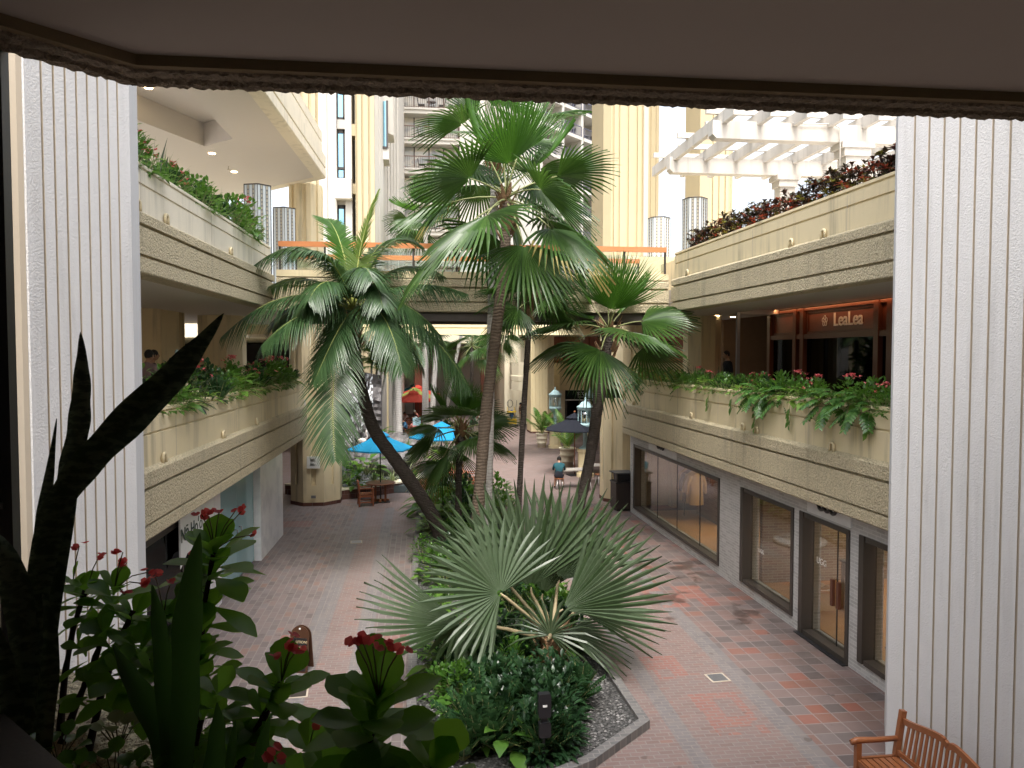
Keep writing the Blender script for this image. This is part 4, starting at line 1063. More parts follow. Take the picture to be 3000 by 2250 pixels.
mb = MB(); mb.box(x0,x1,yb+3.5,yb+3.8,3.9,6.9)
for i in range(9): mb.box(x0+.2+i*.8,x0+.28+i*.8,yb+3.42,yb+3.499,3.9,6.9)
mb.build('timber_wall', m_redwood, RWG)
mb = MB(); mb.box(x0+.1,x1,yb+.12,yb+.26,5.02,5.22); mb.build('handrail', m_orange, RWG)
mb = MB()
for i in range(6): mb.box(x0+.4+i*1.1,x0+.45+i*1.1,yb+.16,yb+.22,4.86,5.02)
mb.build('rail_bracket', m_grey, RWG)
mb = MB(); mb.box(x0+.1,X(1660,yb),yb+.45,yb+.9,0,2.8); mb.box(X(1660,yb),x1,yb+.9,yb+1.0,0,2.8); mb.build('shop_wall', m_cream, RWG)
mb = MB(); mb.box(X(1661,yb),x1,yb+.5,yb+.56,0,2.0); mb.build('shop_window', m_glassd, RWG)
mb = MB(); xx = X(1661,yb); mb.box(xx,xx+.12,yb+.4,yb+.6,0,2.0); mb.box(X(1703,yb),X(1703,yb)+.1,yb+.42,yb+.6,0,2.0); mb.build('door_frame', m_bronze, RWG)
st = thing('shop_sign', 'black glossy shop fascia with white lettering behind the lanterns', 'sign', (X(1700,yb),yb+.4,2.4))
mb = MB(); mb.box(X(1661,yb),X(1661,yb)+3.2,yb+.36,yb+.5,2.08,2.77); mb.build('board', plain('glossy_black_board', (.01,.02,.018), .1, .6), st)
text('lettering', 'STO', .36, frame((X(1709,yb), yb+.355, 2.50), (1,0,0), (0,0,1)), m_text_w, st, .01)
mb = MB(); mb.box(X(1697,yb),X(1722,yb),yb+.35,yb+.358,2.25,2.27); mb.build('underline', m_text_w, st)
mb = MB(); mb.box(X(1661,yb),x1,yb+.37,yb+.49,1.995,2.07); mb.build('trim', m_white, st)
# big plain column
t = thing('octagonal_column', 'tall yellow column with fine vertical lines in front of the corner building', 'column', (X(1590,53),53.6,0))
mb = MB(); gprism(mb, [(X(1556,53),53.0),(X(1603,53),52.7),(X(1626,53),53.3),(X(1628,53),54.6),(X(1554,53),54.6)], .12, 7.2, {0:([.1,.3,.55,.7,.92],.06,.05),1:([.5],.06,.05)}, 0, 0); mb.build('shaft', m_yellow, t)
mb = MB(); mb.prism([(X(1555,53),52.97),(X(1603,53),52.67),(X(1628,53),53.3),(X(1630,53),54.6),(X(1553,53),54.6)], 0, .12); mb.build('skirting', m_dbrick, t)
t = oct_column(X(1100,47), 47.0, .75, 6.6, 'slim yellow column behind the waterfall and areca stems', CG, m_yellow)
# speakers
def speaker(px, py, y, s, rz, label, z=None):
    p = at(px, py, y=y); t = thing('loudspeaker', label, 'loudspeaker', (p.x,y,p.z), rz, 'black outdoor loudspeakers')
    mb = MB(); mb.prism([(-.38*s,-.1*s),(-.25*s,-.2*s),(.25*s,-.2*s),(.38*s,-.1*s),(.3*s,.2*s),(-.3*s,.2*s)], -.22*s, .22*s); mb.build('cabinet', m_blackp, t, world=False)
    mb = MB(); mb.prism([(-.36*s,-.13*s),(-.25*s,-.215*s),(.25*s,-.215*s),(.36*s,-.13*s)], .221*s, .25*s); mb.build('lid', m_blackp, t, world=False)
    mb = MB(); mb.bar((0,.2*s,0),(0,.55*s,-.05*s),.06*s); mb.lathe([(.06*s,-.28*s),(.09*s,-.22*s)], 8); mb.build('bracket', m_black, t, world=False)
    mb = MB(); mb.box(-.05*s,.05*s,-.206*s,-.2001*s,-.06*s,-.04*s); mb.build('badge', m_grey, t, world=False)
speaker(1792, 1153, 27.1, .70, R(8), 'nearer black loudspeaker fixed to the beige column')
speaker(1722, 1094, 56.4, .95, R(-20), 'distant black loudspeaker on the yellow balcony front')
speaker(1549, 1091, 56.0, .8, R(35), 'black loudspeaker half hidden beside the slim palm trunk')
# ================================================================== PALMS AND PLANTS
def fan_leaf(mb, base, pdir, plen, Rb, spread=300, n=34, nrm=None, cup=.15, droop=.25, split=.55, mi=0, pmi=1, tipmi=None, rg=rnd, pr=.018, pdroop=.25, wave=0):
    """costapalmate leaf: petiole from base along pdir (sagging), pleated blade of n segments split near the rim"""
    base = Vector(base); d = Vector(pdir).normalized()
    pts = []
    for i in range(5):
        t = i/4; p = base + d*(plen*t); p.z -= pdroop*plen*t*t; pts.append(p)
    mb.tube(pts, [pr*1.3, pr*1.1, pr, pr*.85, pr*.7], 5, pmi)
    hub = pts[-1]; ax = (pts[-1]-pts[-2]).normalized()
    N = Vector(nrm) if nrm else Vector((0,0,1))
    N = (N - ax*N.dot(ax))
    if N.length < .05: N = ax.orthogonal()
    N.normalize(); S = ax.cross(N)
    da = R(spread)/n
    for i in range(n):
        a = -R(spread)/2 + da*(i+.5)
        rr = Rb*(1 - .18*abs(a)/R(180))*rg.uniform(.92,1.04)
        jit = rg.uniform(-.04,.04)
        def P(r, ang, lift):
            u = ax*math.cos(ang) + S*math.sin(ang)
            h = cup*r*r/Rb + lift + wave*math.sin(ang*5)*r
            p = hub + u*r + N*h
            f = max(0, r/Rb - .25); p.z -= droop*Rb*f*f*1.5
            return p
        h0 = da/2
        ring = []
        for (fr, wsc, lf) in ((.04,1,0),(.25,1,.014),(split,1,.024),(split+(1-split)*.55,.93,.022),(1.0,.04,.0)):
            r = rr*fr; wa = h0*wsc
            if fr > split: wa = h0*split/fr*wsc
            dz = -rg.uniform(0,.05)*Rb*(fr-split) if fr > split else 0
            ring.append((P(r, a+jit*max(0,fr-split)-wa, -lf*Rb*.5), P(r, a+jit*max(0,fr-split), lf*Rb*.5+dz), P(r, a+jit*max(0,fr-split)+wa, -lf*Rb*.5)))
        b = len(mb.v)
        for q in ring: mb.v.extend([tuple(p) for p in q])
        for k in range(len(ring)-1):
            for q in (0,1):
                mb.f.append([b+k*3+q, b+k*3+q+1, b+k*3+q+4, b+k*3+q+3]); mb.m.append(tipmi if (tipmi is not None and k == len(ring)-2 and rg.random()<.5) else mi); mb.sm.append(False)
    return hub
def dirv(az, el): return Vector((math.sin(R(az))*math.cos(R(el)), math.cos(R(az))*math.cos(R(el)), math.sin(R(el))))
def fan_crown(mb, c, rg, n, plen, Rb, seg=30, young=5, low=-35, sp=250, droop=.35):
    # golden-angle rosette from upright young leaves down to hanging old ones
    for i in range(n):
        t = i/(n-1)
        el = 82 - (82-low)*t**.85 + rg.uniform(-6,6)
        az = i*137.5 + rg.uniform(-14,14)
        d = dirv(az, el)
        nr = Vector((0,0,1)) if el < 55 else -dirv(az, 0)
        yl = i < young
        fan_leaf(mb, Vector(c)+Vector((0,0,.12*(1-t)*plen)), d, plen*(.75 if yl else 1)*rg.uniform(.88,1.1), Rb*rg.uniform(.88,1.08)*(.95 if yl else 1), sp*(.34 if i<2 else .52 if yl else .66), seg, nr + Vector((rg.uniform(-.6,.6),rg.uniform(-.6,.6),0)),
                 .10 if not yl else .25, droop*(.12 if yl else .6+.6*t), .44, 2 if yl else 0, 1, 3 if t > .8 and rg.random()<.35 else None, rg, .022, .10+.22*t)
def trunk_mesh(pts, rad, n=12, flare=1.35, rg=rnd):
    mb = MB(); P = []; Rr = []
    P0 = [Vector(p) for p in pts]
    m = 64
    for i in range(m+1):
        t = i/m*(len(P0)-1); k = min(int(t), len(P0)-2); u = t-k
        a = P0[max(k-1,0)]; b = P0[k]; c = P0[k+1]; d = P0[min(k+2,len(P0)-1)]
        p = .5*((2*b)+(-a+c)*u+(2*a-5*b+4*c-d)*u*u+(-a+3*b-3*c+d)*u**3)
        tt = i/m; P.append(p)
        Rr.append((rad[0]+(rad[1]-rad[0])*tt)*(1+(flare-1)*max(0,1-tt*9))*(1+rg.uniform(-.055,.055)))
    mb.tube(P, Rr, n, 0, False); return mb
def palm_thing(name, label, base, cat='palm tree', group=None): return thing(name, label, cat, tuple(base), 0, group)
def boots(mb, top, r, rg, n=26, h=.9, mi=0):
    for i in range(n):
        a = rg.uniform(0,6.28); z = rg.uniform(-h, .1)
        b = Vector((top[0]+r*math.cos(a), top[1]+r*math.sin(a), top[2]+z))
        d = Vector((math.cos(a)*.5, math.sin(a)*.5, .9))
        mb.blade(b, d, (-math.sin(a)*0+math.cos(a), math.sin(a), 0), rg.uniform(.25,.5), [.07,.06,.045,.02], droop=-.0, mi=mi)
FANM = [m_fan, m_petiole, m_fan_new, m_fan_old]
def fan_palm(label, pts, rad, barkm, nl, plen, Rb, seed, seg=30, young=5, low=-40, fib=True, tall=True, droop=.35, mats=FANM):
    rg = random.Random(seed)
    t = palm_thing('fan_palm', label, pts[0])
    trunk_mesh(pts, rad, rg=rg).build('trunk', barkm, t)
    mb = MB(); fan_crown(mb, pts[-1], rg, nl, plen, Rb, seg, young, low, droop=droop); mb.build('crown', mats, t)
    if fib:
        mb = MB(); boots(mb, pts[-1], rad[1]*1.05, rg, 40, plen*.7); mb.build('fibre_sheath', m_fiber, t)
    return t
A_ = lambda px, py, y: tuple(at(px, py, y=y))
fan_palm('tallest foreground fan palm with slender brown trunk in the middle of the court',
    [tuple(at(1385,1700,y=18.6).to_2d())+(0,), A_(1420,1250,18.5), A_(1455,960,18.4), A_(1478,770,18.3), A_(1483,590,18.3)], (.155,.115), m_bark, 18, 1.35, 1.75, 11, 28, 6, -34)
fan_palm('tall fan palm with pale grey trunk and silvery leaves standing behind the main palm',
    [(1.75,20.9,0), A_(1434,1250,20.7), A_(1443,800,20.6), A_(1452,430,20.6)], (.13,.11), m_bark3, 17, 1.30, 1.4, 12, 26, 3, -45, mats=[m_fan, m_petiole, m_fan, m_fan_old])
fan_palm('slim dark trunked fan palm with bright green crown to the right of the main trunk',
    [(2.55,20.6,0), A_(1529,1300,20.5), A_(1547,1000,20.4), A_(1556,885,20.4)], (.08,.07), m_bark2, 16, .75, .98, 13, 24, 6, -20)
fan_palm('thick dark trunked fan palm leaning right in front of the black umbrella',
    [(4.05,21.2,0), A_(1719,1390,21.1), A_(1760,1130,21.0), A_(1783,975,20.9)], (.145,.165), m_bark2, 14, 1.05, 1.55, 14, 28, 6, -15)
fan_palm('short fan palm with wide dark drooping leaves before the outdoor tables',
    [(1.06,22.6,0), A_(1344,1390,22.6), A_(1352,1265,22.6)], (.10,.10), m_bark2, 16, .85, 1.10, 15, 32, 3, -45)
# silver bush palm at the near end of the planted bed
rg = random.Random(21)
SB = palm_thing('silver_fan_palm', 'short trunked silver green fan palm spreading low over the near end of the planted bed', (2.02,13.0,0))
mb = trunk_mesh([(2.0,13.0,0), A_(1590,1975,13.0), A_(1610,1900,13.0), A_(1618,1850,13.0)], (.16,.15), 12, 1.2, rg); mb.build('trunk', m_fiber, SB)
mb = MB(); boots(mb, A_(1614,1885,13.0), .14, rg, 46, .6); mb.build('fibre_sheath', m_fiber, SB)
mb = MB()
TOP = Vector(A_(1612,1875,13.0))
def sleaf(hpx, hpy, hy, Rb, spread, nrm, tip=None, seg=40, droop=.12, cup=.05, split=.5, wave=0):
    hub = at(hpx, hpy, y=hy); d = hub - TOP; L = d.length
    # blade axis: continue toward the tip pixel
    ax = (Vector(at(tip[0], tip[1], y=tip[2])) - hub).normalized() if tip else d.normalized()
    pts = [TOP, TOP.lerp(hub,.5)+Vector((0,0,.05)), hub - ax*.10, hub]
    mb.tube(pts, [.042,.034,.026,.012], 6, 1)
    fan_leaf(mb, hub-ax*.02, ax, .02, Rb, spread, seg, nrm, cup, droop, split, 0, 1, None, rg, .012, 0, wave)
tocam = (TOP*-1 + Vector((0,0,CZ))).normalized()
n_up = (tocam + Vector((0,0,.35))).normalized()
sleaf(1352,1826,12.6,1.80,78,(.1,-.55,.8),(1040,1780,12.3),14,.03,.10,.46)
sleaf(1348,1828,12.6,.75,230,(.1,-.65,.7),(1370,1960,12.5),13,.3,.05,.46)
sleaf(1466,1738,12.5,1.50,235,tuple(n_up),(1300,1610,12.6),29,.06,.10,.46)
sleaf(1556,1720,13.2,2.05,120,tuple(n_up),(1550,1370,13.3),22,.0,.10,.46)
sleaf(1650,1785,12.7,2.05,88,(-.35,-.75,.55),(1985,1595,12.5),18,.06,.25,.46)
sleaf(1612,1862,12.2,.98,250,(-.05,-.75,.55),(1640,1790,12.1),20,.35,.0,.24,.06)
sleaf(1470,1690,13.5,1.75,85,tuple(n_up),(1262,1480,13.5),14,.02,.08,.46)
sleaf(1640,1700,13.7,1.95,100,tuple(n_up),(1775,1430,13.8),19,.02,.08,.46)
sleaf(1700,1790,13.5,1.6,80,(-.3,-.6,.7),(1930,1790,13.6),14,.10,.10,.46)
sleaf(1660,1850,13.1,1.15,90,(-.3,-.4,.8),(1860,1880,13.0),13,.25,.1,.46)
sleaf(1510,1730,13.9,1.75,85,tuple(n_up),(1430,1430,14.0),14,.02,.08,.46)
sleaf(1590,1740,14.1,1.85,90,tuple(n_up),(1665,1400,14.3),16,.02,.08,.46)
mb.build('crown', [m_silver, m_petb, m_palegr], SB)

# coconut palm ------------------------------------------------------------------
def frond(mb, p0, p1, p2, n=46, L=.85, mi=0, rmi=1, rg=rnd, hang=.55, w=.026, rr=.035):
    p0, p1, p2 = Vector(p0), Vector(p1), Vector(p2)
    B = lambda t: p0*(1-t)**2 + p1*(2*t*(1-t)) + p2*t*t
    pts = [B(i/14) for i in range(15)]
    mb.tube(pts, [rr*(1-.85*i/14) for i in range(15)], 5, rmi)
    for i in range(n):
        t = .12 + .88*i/(n-1)
        p = B(t); T = (B(min(1,t+.02))-B(max(0,t-.02))).normalized()
        up = Vector((0,0,1)); S = T.cross(up)
        if S.length < .2: S = T.cross(Vector((0,-1,.2)))
        S.normalize(); N = S.cross(T).normalized()
        ll = L*(math.sin(math.pi*min(1,(t*.92+.06)))**.55)*rg.uniform(.88,1.05)
        if t > .97: ll *= .8
        fwd = .45 + .75*t
        for sg_ in (-1,1):
            d = (S*sg_ + T*fwd + N*(.22-.25*t) + Vector((rg.uniform(-.05,.05),rg.uniform(-.05,.05),rg.uniform(-.08,.05)))).normalized()
            mb.blade(p, d, N, ll, [w*.5,w,w*.85,w*.5,.002], droop=hang*rg.uniform(.7,1.2), fold=.5, mi=mi)
rg = random.Random(5)
CP = palm_thing('coconut_palm', 'leaning coconut palm with ringed dark trunk and arching feathery fronds', (.62,22.4,0))
hubp = A_(1035,905,19.9); hub = Vector(hubp)
trunk_mesh([(.62,22.4,0), A_(1264,1505,21.9), A_(1178,1375,21.3), A_(1098,1262,20.8), A_(1062,1150,20.4), A_(1040,1020,20.1), A_(1035,930,19.9)], (.215,.125), 14, 1.25, rg).build('trunk', m_bark2, CP)
mb = MB(); boots(mb, A_(1036,960,19.95), .13, rg, 36, .7)
mb.build('fibre_sheath', m_fiber, CP)
mb = MB()
H = lambda dx=0, dy=0: A_(1035+dx, 905+dy, 19.9)
YS = lambda q: (q[0], q[1], min(21.1, q[2]*.7595))
FR = [
 ((0,0),(980,700,25.4),(860,740,25.0),.9,0,.5),
 ((0,0),(1060,720,25.0),(1090,820,24.2),.9,0,.6),
 ((3,3),(1160,820,25.6),(1290,985,25.0),.95,0,.7),
 ((-3,3),(930,800,25.4),(850,960,24.8),.95,0,.7),
 ((-3,8),(1000,930,25.2),(920,1120,24.6),.9,0,.5),
  # start, bend, tip (px, py, y), leaflet length, material, hang
 ((0,-10),(1045,720,26.4),(1108,560,26.6),.75,2,.12),
 ((0,-8),(1000,650,26.8),(950,640,27.4),.8,3,.15),
 ((0,0),(1120,640,26.6),(1235,720,26.4),.85,0,.35),
 ((5,0),(1150,720,27.2),(1300,810,28.0),.85,0,.5),
 ((5,0),(1190,790,25.8),(1365,860,25.2),.85,0,.75),
 ((5,5),(1240,880,25.2),(1375,1140,24.4),.95,0,.7),
 ((0,0),(930,630,26.2),(748,775,25.6),.95,0,.55),
 ((0,0),(900,740,26.8),(740,880,27.6),.9,0,.5),
 ((0,5),(850,790,25.4),(652,985,24.8),1.0,0,.7),
 ((0,5),(900,870,25.0),(770,1010,24.2),.95,0,.7),
 ((-8,12),(955,1060,24.9),(982,1345,24.2),1.15,0,.28),
 ((5,8),(1125,840,24.8),(1178,1085,24.0),1.05,0,.55),
 ((5,5),(1100,760,25.2),(1120,900,24.3),.9,0,.5),
 ((0,0),(960,760,25.2),(905,880,24.2),.95,0,.6),
 ((0,5),(1000,850,28.0),(960,1000,28.8),.9,0,.6),
 ((5,5),(1150,900,27.8),(1240,1080,28.6),.9,0,.6),
 ((0,0),(870,850,27.6),(800,960,28.4),.9,0,.6),
 ((0,0),(1080,700,28.2),(1160,700,29.4),.85,0,.4)]
for s_, b_, e_, L_, mi_, hg in FR:
    frond(mb, H(*s_), A_(*YS(b_)), A_(*YS(e_)), 72, L_*.92, 3 if mi_ == 3 else mi_, 1, rg, hg*1.1, .022, .027)
mb.build('crown', [m_coco, m_rachis, m_coco_new, m_fan_new], CP)

# pale trunked palms at the back ------------------------------------------------
def back_palm(label, bpx, bpy, tpx, tpy, r, seed, crown=True, y=None):
    b = at(bpx, bpy, z=0); y = b.y; tp = at(tpx, tpy, y=y+.4)
    t = palm_thing('pale_trunk_palm', label, tuple(b), 'palm tree', 'pale trunked palms at the back of the court')
    trunk_mesh([tuple(b), tuple(b.lerp(tp,.5)+Vector((rnd.uniform(-.1,.1),0,0))), tuple(tp)], (r*1.1,r*.8), 10, 1.2).build('trunk', m_bark3, t)
    if crown:
        mb = MB(); rg = random.Random(seed)
        for i in range(11):
            d = dirv(i*137, rg.uniform(-5,60)); p1 = tp+d*1.4+Vector((0,0,.5)); p2 = tp+d*2.6+Vector((0,0,-.6-rg.random()))
            frond(mb, tp, p1, p2, 26, .6, 0, 1, rg, .5, .03, .025)
        mb.build('crown', [m_coco, m_rachis], t)
    return t
back_palm('pale trunk nearest the waterfall with its crown under the bridge', 1160, 1350, 1160, 985, .16, 1)
back_palm('pale trunk just right of the first one behind the blue umbrella', 1172, 1372, 1166, 1000, .17, 2)
back_palm('pale straight trunk beside the red umbrellas', 1250, 1290, 1252, 900, .16, 3)
back_palm('pale trunk leaning slightly right beside the red umbrellas', 1262, 1300, 1288, 905, .17, 4)
back_palm('thin pale trunk slanting strongly to the right', 1294, 1270, 1372, 880, .13, 5)
for i,(px,py,yy,lab) in enumerate(((1382,1015,50,'dark fan palm in the shaded passage behind the trunks'),(1440,960,54,'taller dark fan palm under the far footbridge'),(1245,1000,52,'fan palm behind the pale trunks near the red umbrellas'))):
    b = at(px, 1260, y=yy); 
    fan_palm(lab, [(b.x,yy,0), A_(px,1120,yy), A_(px,py,yy)], (.12,.1), m_bark2, 16, 1.2, 1.4, 40+i, 22, 4, -35, False)
fan_palm('small yellow green fan palm beyond the bridge rail above the coconut palm', [(X(1240,44),44,0), A_(1245,800,44), A_(1250,640,44)], (.14,.12), m_bark3, 16, 1.2, 1.6, 51, 24, 9, -20, False)

# areca clumps ------------------------------------------------------------------
def areca(label, base, h, n, spread, seed, L=.32, stems=True, group=None, stemm=None):
    rg = random.Random(seed); t = thing('areca_palm', label, 'palm', tuple(base), 0, group)
    mb = MB(); st_ = MB(); b = Vector(base)
    for i in range(n):
        az = i*137.5+rg.uniform(-20,20); el = 80-55*(i/n)
        d = dirv(az, el); s0 = b + Vector((rg.uniform(-.12,.12)*spread, rg.uniform(-.12,.12)*spread, 0))
        k = h*rg.uniform(.75,1.05)
        p1 = s0 + d*k*.6; p1.z = s0.z + k*(.75 if el>50 else .6); p2 = s0 + Vector((d.x,d.y,0)).normalized()*spread*rg.uniform(.6,1.1) + Vector((0,0,k*(.95 if el>55 else .55)))
        frond(mb, s0+Vector((0,0,h*.25 if stems else 0)), p1, p2, 26, L, 0, 1, rg, .3, .022, .014)
        if stems and i < 6: st_.tube([s0, s0+Vector((rg.uniform(-.1,.1),0,h*.3))], .03, 6)
    mb.build('crown', [m_lush, m_rachis], t)
    if stems: st_.build('stems', stemm or m_bark3, t)
    return t
ar = palm_thing('areca_palm', 'multi stemmed areca palm with bright feathery crown beside the slim yellow column', (X(1092,40),40.0,0), 'palm')
mb = MB(); st_ = MB(); rg = random.Random(8)
for i,(bx,tx,ty) in enumerate(((1088,1118,1090),(1092,1128,1100),(1096,1105,1060),(1086,1090,1040))):
    b = Vector((X(bx,40),40+.1*i,0)); tp = at(tx,ty,y=40+.2*i); st_.tube([b, b.lerp(tp,.55)+Vector((-.1,0,0)), tp], [.06,.055,.05], 8)
    for j in range(12):
        d = dirv(j*137+40*i, rg.uniform(0,75)); frond(mb, tp, tp+d*.9+Vector((0,0,.4)), tp+d*1.6+Vector((0,0,-.15)), 24, .42, 0, 1, rg, .45, .026, .02)
mb.build('crown', [m_lush, m_rachis], ar); st_.build('stems', m_bark3, ar)

# planter plants ----------------------------------------------------------------
def W(*a): return list(a)
OV = [.02,.6,.95,1,.75,.35,.02]
def oval(mb, p, d, up, L, w, rg, mi=0, droop=.3, fold=.25): mb.blade(p, d, up, L, [w*k for k in (.08,.7,1,.85,.45,.02)], droop=droop, fold=fold, mi=mi)
def lobed(mb, p, d, L, rg, mi=0):
    d = Vector(d).normalized(); S = d.cross(Vector((0,0,1)))
    if S.length < .1: S = Vector((1,0,0))
    S.normalize(); N = S.cross(d)
    for i in range(6):
        t = .1+.85*i/5; c_ = Vector(p)+d*(L*t); c_.z -= .35*L*t*t
        l_ = L*.50*(1-.55*abs(t-.35))
        for s in (-1,1):
            mb.blade(c_, S*s+d*(.35+.5*t)-N*.15, N, l_, [.022*L/.35,.034*L/.35,.03*L/.35,.012*L/.35], droop=.25, fold=.2, mi=mi)
    mb.blade(p, d, N, L, [.03*L,.10*L,.10*L,.07*L,.01], droop=.35, fold=.1, mi=mi)
def p_philo(rg, mats=(m_philo,), n=32, h=.38, L=.27):
    mb = MB()
    for i in range(n):
        el = 75-75*(i/n); az = i*137.5+rg.uniform(-15,15); d = dirv(az, el); k = h*rg.uniform(.7,1.15)
        p = d*k; mb.tube([(0,0,0), p*.6+Vector((0,0,.03)), p], .006, 3, 1, False)
        lobed(mb, p, dirv(az, el-50), L*rg.uniform(.8,1.15), rg)
    return mb, [m_philo, m_petiole]
def p_bush(rg, m=None, n=150, h=.5, r=.36, L=.12, w=.03, flowers=0):
    mb = MB()
    for i in range(n):
        d = dirv(rg.uniform(0,360), rg.uniform(-20,90)); p = Vector((d.x*r, d.y*r, .12+max(-.1,d.z)*h))*rg.uniform(.55,1)
        oval(mb, p, d+Vector((rg.uniform(-.6,.6),rg.uniform(-.6,.6),rg.uniform(-.2,.4))), (0,0,1), L*rg.uniform(.7,1.3), w*rg.uniform(.8,1.2), rg, 0, .25)
    for i in range(7): mb.tube([(0,0,0), dirv(i*51, 60)*h*.8], .008, 4, 1, False)
    fl = None
    if flowers:
        fl = MB()
        for i in range(flowers):
            d = dirv(rg.uniform(0,360), rg.uniform(15,90)); c_ = Vector((d.x*r*1.02, d.y*r*1.02, .12+d.z*h*1.04))
            for j in range(rg.randint(4,8)):
                q = c_+Vector((rg.uniform(-.04,.04),rg.uniform(-.04,.04),rg.uniform(-.02,.03)))
                for a in (0,1): fl.blade(q, dirv(rg.uniform(0,360), rg.uniform(10,60)), (0,0,1), .026, [.008,.014,.012,.003], mi=0)
    return mb, [m or m_lush, m_petiole], fl
def p_grass(rg, n=44, L=.5, w=.011, m=None):
    mb = MB()
    for i in range(n):
        el = 85-70*(i/n); mb.blade((rg.uniform(-.03,.03),rg.uniform(-.03,.03),.08), dirv(i*137.5, el), (0,0,1), L*rg.uniform(.7,1.15), [w*.7,w,w*.8,w*.4,.001], droop=.45*(i/n)+.1, fold=.4)
    return mb, [m or m_lush]
def p_snake(rg, n=7, h=.75, w=.03):
    mb = MB()
    for i in range(n):
        d = dirv(rg.uniform(0,360), rg.uniform(70,88)); mb.blade((rg.uniform(-.06,.06),rg.uniform(-.06,.06),0), d, dirv(rg.uniform(0,360),0), h*rg.uniform(.6,1.1), [w*.7,w,w*1.1,w*.9,w*.5,.002], fold=.25)
    return mb, [m_snake]
def p_zamia(rg, n=16, h=.6, m=None):
    mb = MB()
    for i in range(n):
        az = i*137.5; el = 82-48*(i/n); d = dirv(az, el); L_ = h*rg.uniform(.75,1.1)
        pts = [d*(L_*t)+Vector((0,0,-.12*L_*t*t)) for t in (0,.33,.66,1)]; mb.tube(pts, [.012,.01,.008,.004], 4, 1, False)
        S = d.cross(Vector((0,0,1))).normalized(); N = S.cross(d)
        for j in range(9):
            t = .25+.75*j/8; p = d*(L_*t)+Vector((0,0,-.12*L_*t*t))
            for s in (-1,1): oval(mb, p, S*s+d*.7+N*.25, N, .13*(1.1-.4*t), .028, rg, 0, .1, .3)
    return mb, [m or m_zam, m_petiole]
def p_broad(rg, n=14, L=.34, w=.09, h=.35, m=None):
    mb = MB()
    for i in range(n):
        az = i*137.5+rg.uniform(-10,10); el = 80-60*(i/n); d = dirv(az, el); p = d*h*rg.uniform(.7,1.1)
        mb.tube([(0,0,0), p], .007, 4, 1, False); oval(mb, p, dirv(az, el-35), (0,0,1), L*rg.uniform(.8,1.15), w*rg.uniform(.8,1.15), rg, 0, .35, .22)
    return mb, [m or m_lush, m_petiole]
def p_croton(rg, kind):
    mb = MB()
    for i in range(46):
        tip = Vector((rg.uniform(-.34,.34), rg.uniform(-.34,.34), rg.uniform(.22,.78))); mi = rg.choices((0,1,2),[(7,1.5,.6),(5,4,.4),(5,1,2)][kind])[0]
        for j in range(9):
            d = dirv(j*137.5+rg.uniform(0,40), rg.uniform(5,70)); oval(mb, tip, d, (0,0,1), .17*rg.uniform(.7,1.2), .026, rg, mi, .35, .25)
        if i < 16: mb.tube([(tip.x*.3,tip.y*.3,0), tip], .009, 4, 3, False)
    return mb, [m_croton, m_croton2, m_cred, m_bark2]
PROTO = {}
def plant(kind, var, loc, rz, sc, label, group, flcol=None):
    key = (kind, var)
    nm = {'philo':'lobed_philodendron','bush':'leafy_shrub','flower':'flowering_shrub','grass':'spiky_dracaena','snake':'snake_plant','zamia':'glossy_zamia','broad':'broad_leaf_plant','croton':'croton_shrub','lime':'lime_leaf_plant','pale':'variegated_plant','deep':'dark_shrub'}[kind]
    if key not in PROTO:
        rg = random.Random(hash(kind)%1000 if False else sum(map(ord,kind))*7+var)
        fl = None
        if kind == 'philo': mb, ms = p_philo(rg)
        elif kind == 'bush': mb, ms, fl = p_bush(rg)
        elif kind == 'deep': mb, ms, fl = p_bush(rg, m_deep, 190, .55, .40, .13, .03)
        elif kind == 'flower': mb, ms, fl = p_bush(rg, m_lush, 130, .5, .34, .10, .028, 11)
        elif kind == 'grass': mb, ms = p_grass(rg)
        elif kind == 'snake': mb, ms = p_snake(rg)
        elif kind == 'zamia': mb, ms = p_zamia(rg)
        elif kind == 'broad': mb, ms = p_broad(rg)
        elif kind == 'lime': mb, ms = p_broad(rg, 12, .30, .085, .30, m_lime)
        elif kind == 'pale': mb, ms = p_grass(rg, 30, .42, .02, m_palegr)
        else: mb, ms = p_croton(rg, var)
        me_o = mb.build(nm, ms)
        if fl: fl.build('flowers', m_pink, me_o, world=False)
        PROTO[key] = me_o
        me_o.location = loc; me_o.rotation_euler = (0,0,rz); me_o.scale = (sc,sc,sc)
        return tag(me_o, label, 'plant', group)
    return dup(PROTO[key], loc, rz, label, sc, group)
KN = {'philo':'dark lobed philodendron','bush':'leafy green shrub','flower':'pink flowering shrub','grass':'spiky narrow leaved plant','snake':'upright snake plant','zamia':'glossy zamia','broad':'broad leaved green plant','croton':'red and yellow croton shrub','lime':'lime green leafy plant','pale':'pale striped leafy plant','deep':'dark glossy shrub'}
def row(W_, y0, y1, z, step, mix, where, group, seed, o=(-.85,-.28), sc=(.8,1.25)):
    rg = random.Random(seed); y = y0; cnt = {}; n = 0
    while y < y1:
        kind = rg.choices([m for m,_ in mix], [k for _,k in mix])[0]
        cnt[kind] = cnt.get(kind, 0)+1
        q = rg.uniform(*o)
        if kind == 'snake': q = o[0]
        loc = (*W_.p(q, y), z)
        plant(kind, rg.randint(0,2), loc, rg.uniform(0,6.28), rg.uniform(*sc), '%s %s from the white pillar %s'%(ORD[cnt[kind]-1], KN[kind], where), group)
        y += step*rg.uniform(.7,1.3); n += 1
row(RW, 11.4, 26.0, 4.55, .27, (('philo',5),('bush',7),('flower',3.5),('lime',4),('snake',1.6),('zamia',1.5)), 'in the planter before the timber shop', 'plants in the planter before the timber shop', 3, (-.80,-.16), (.8,1.05))
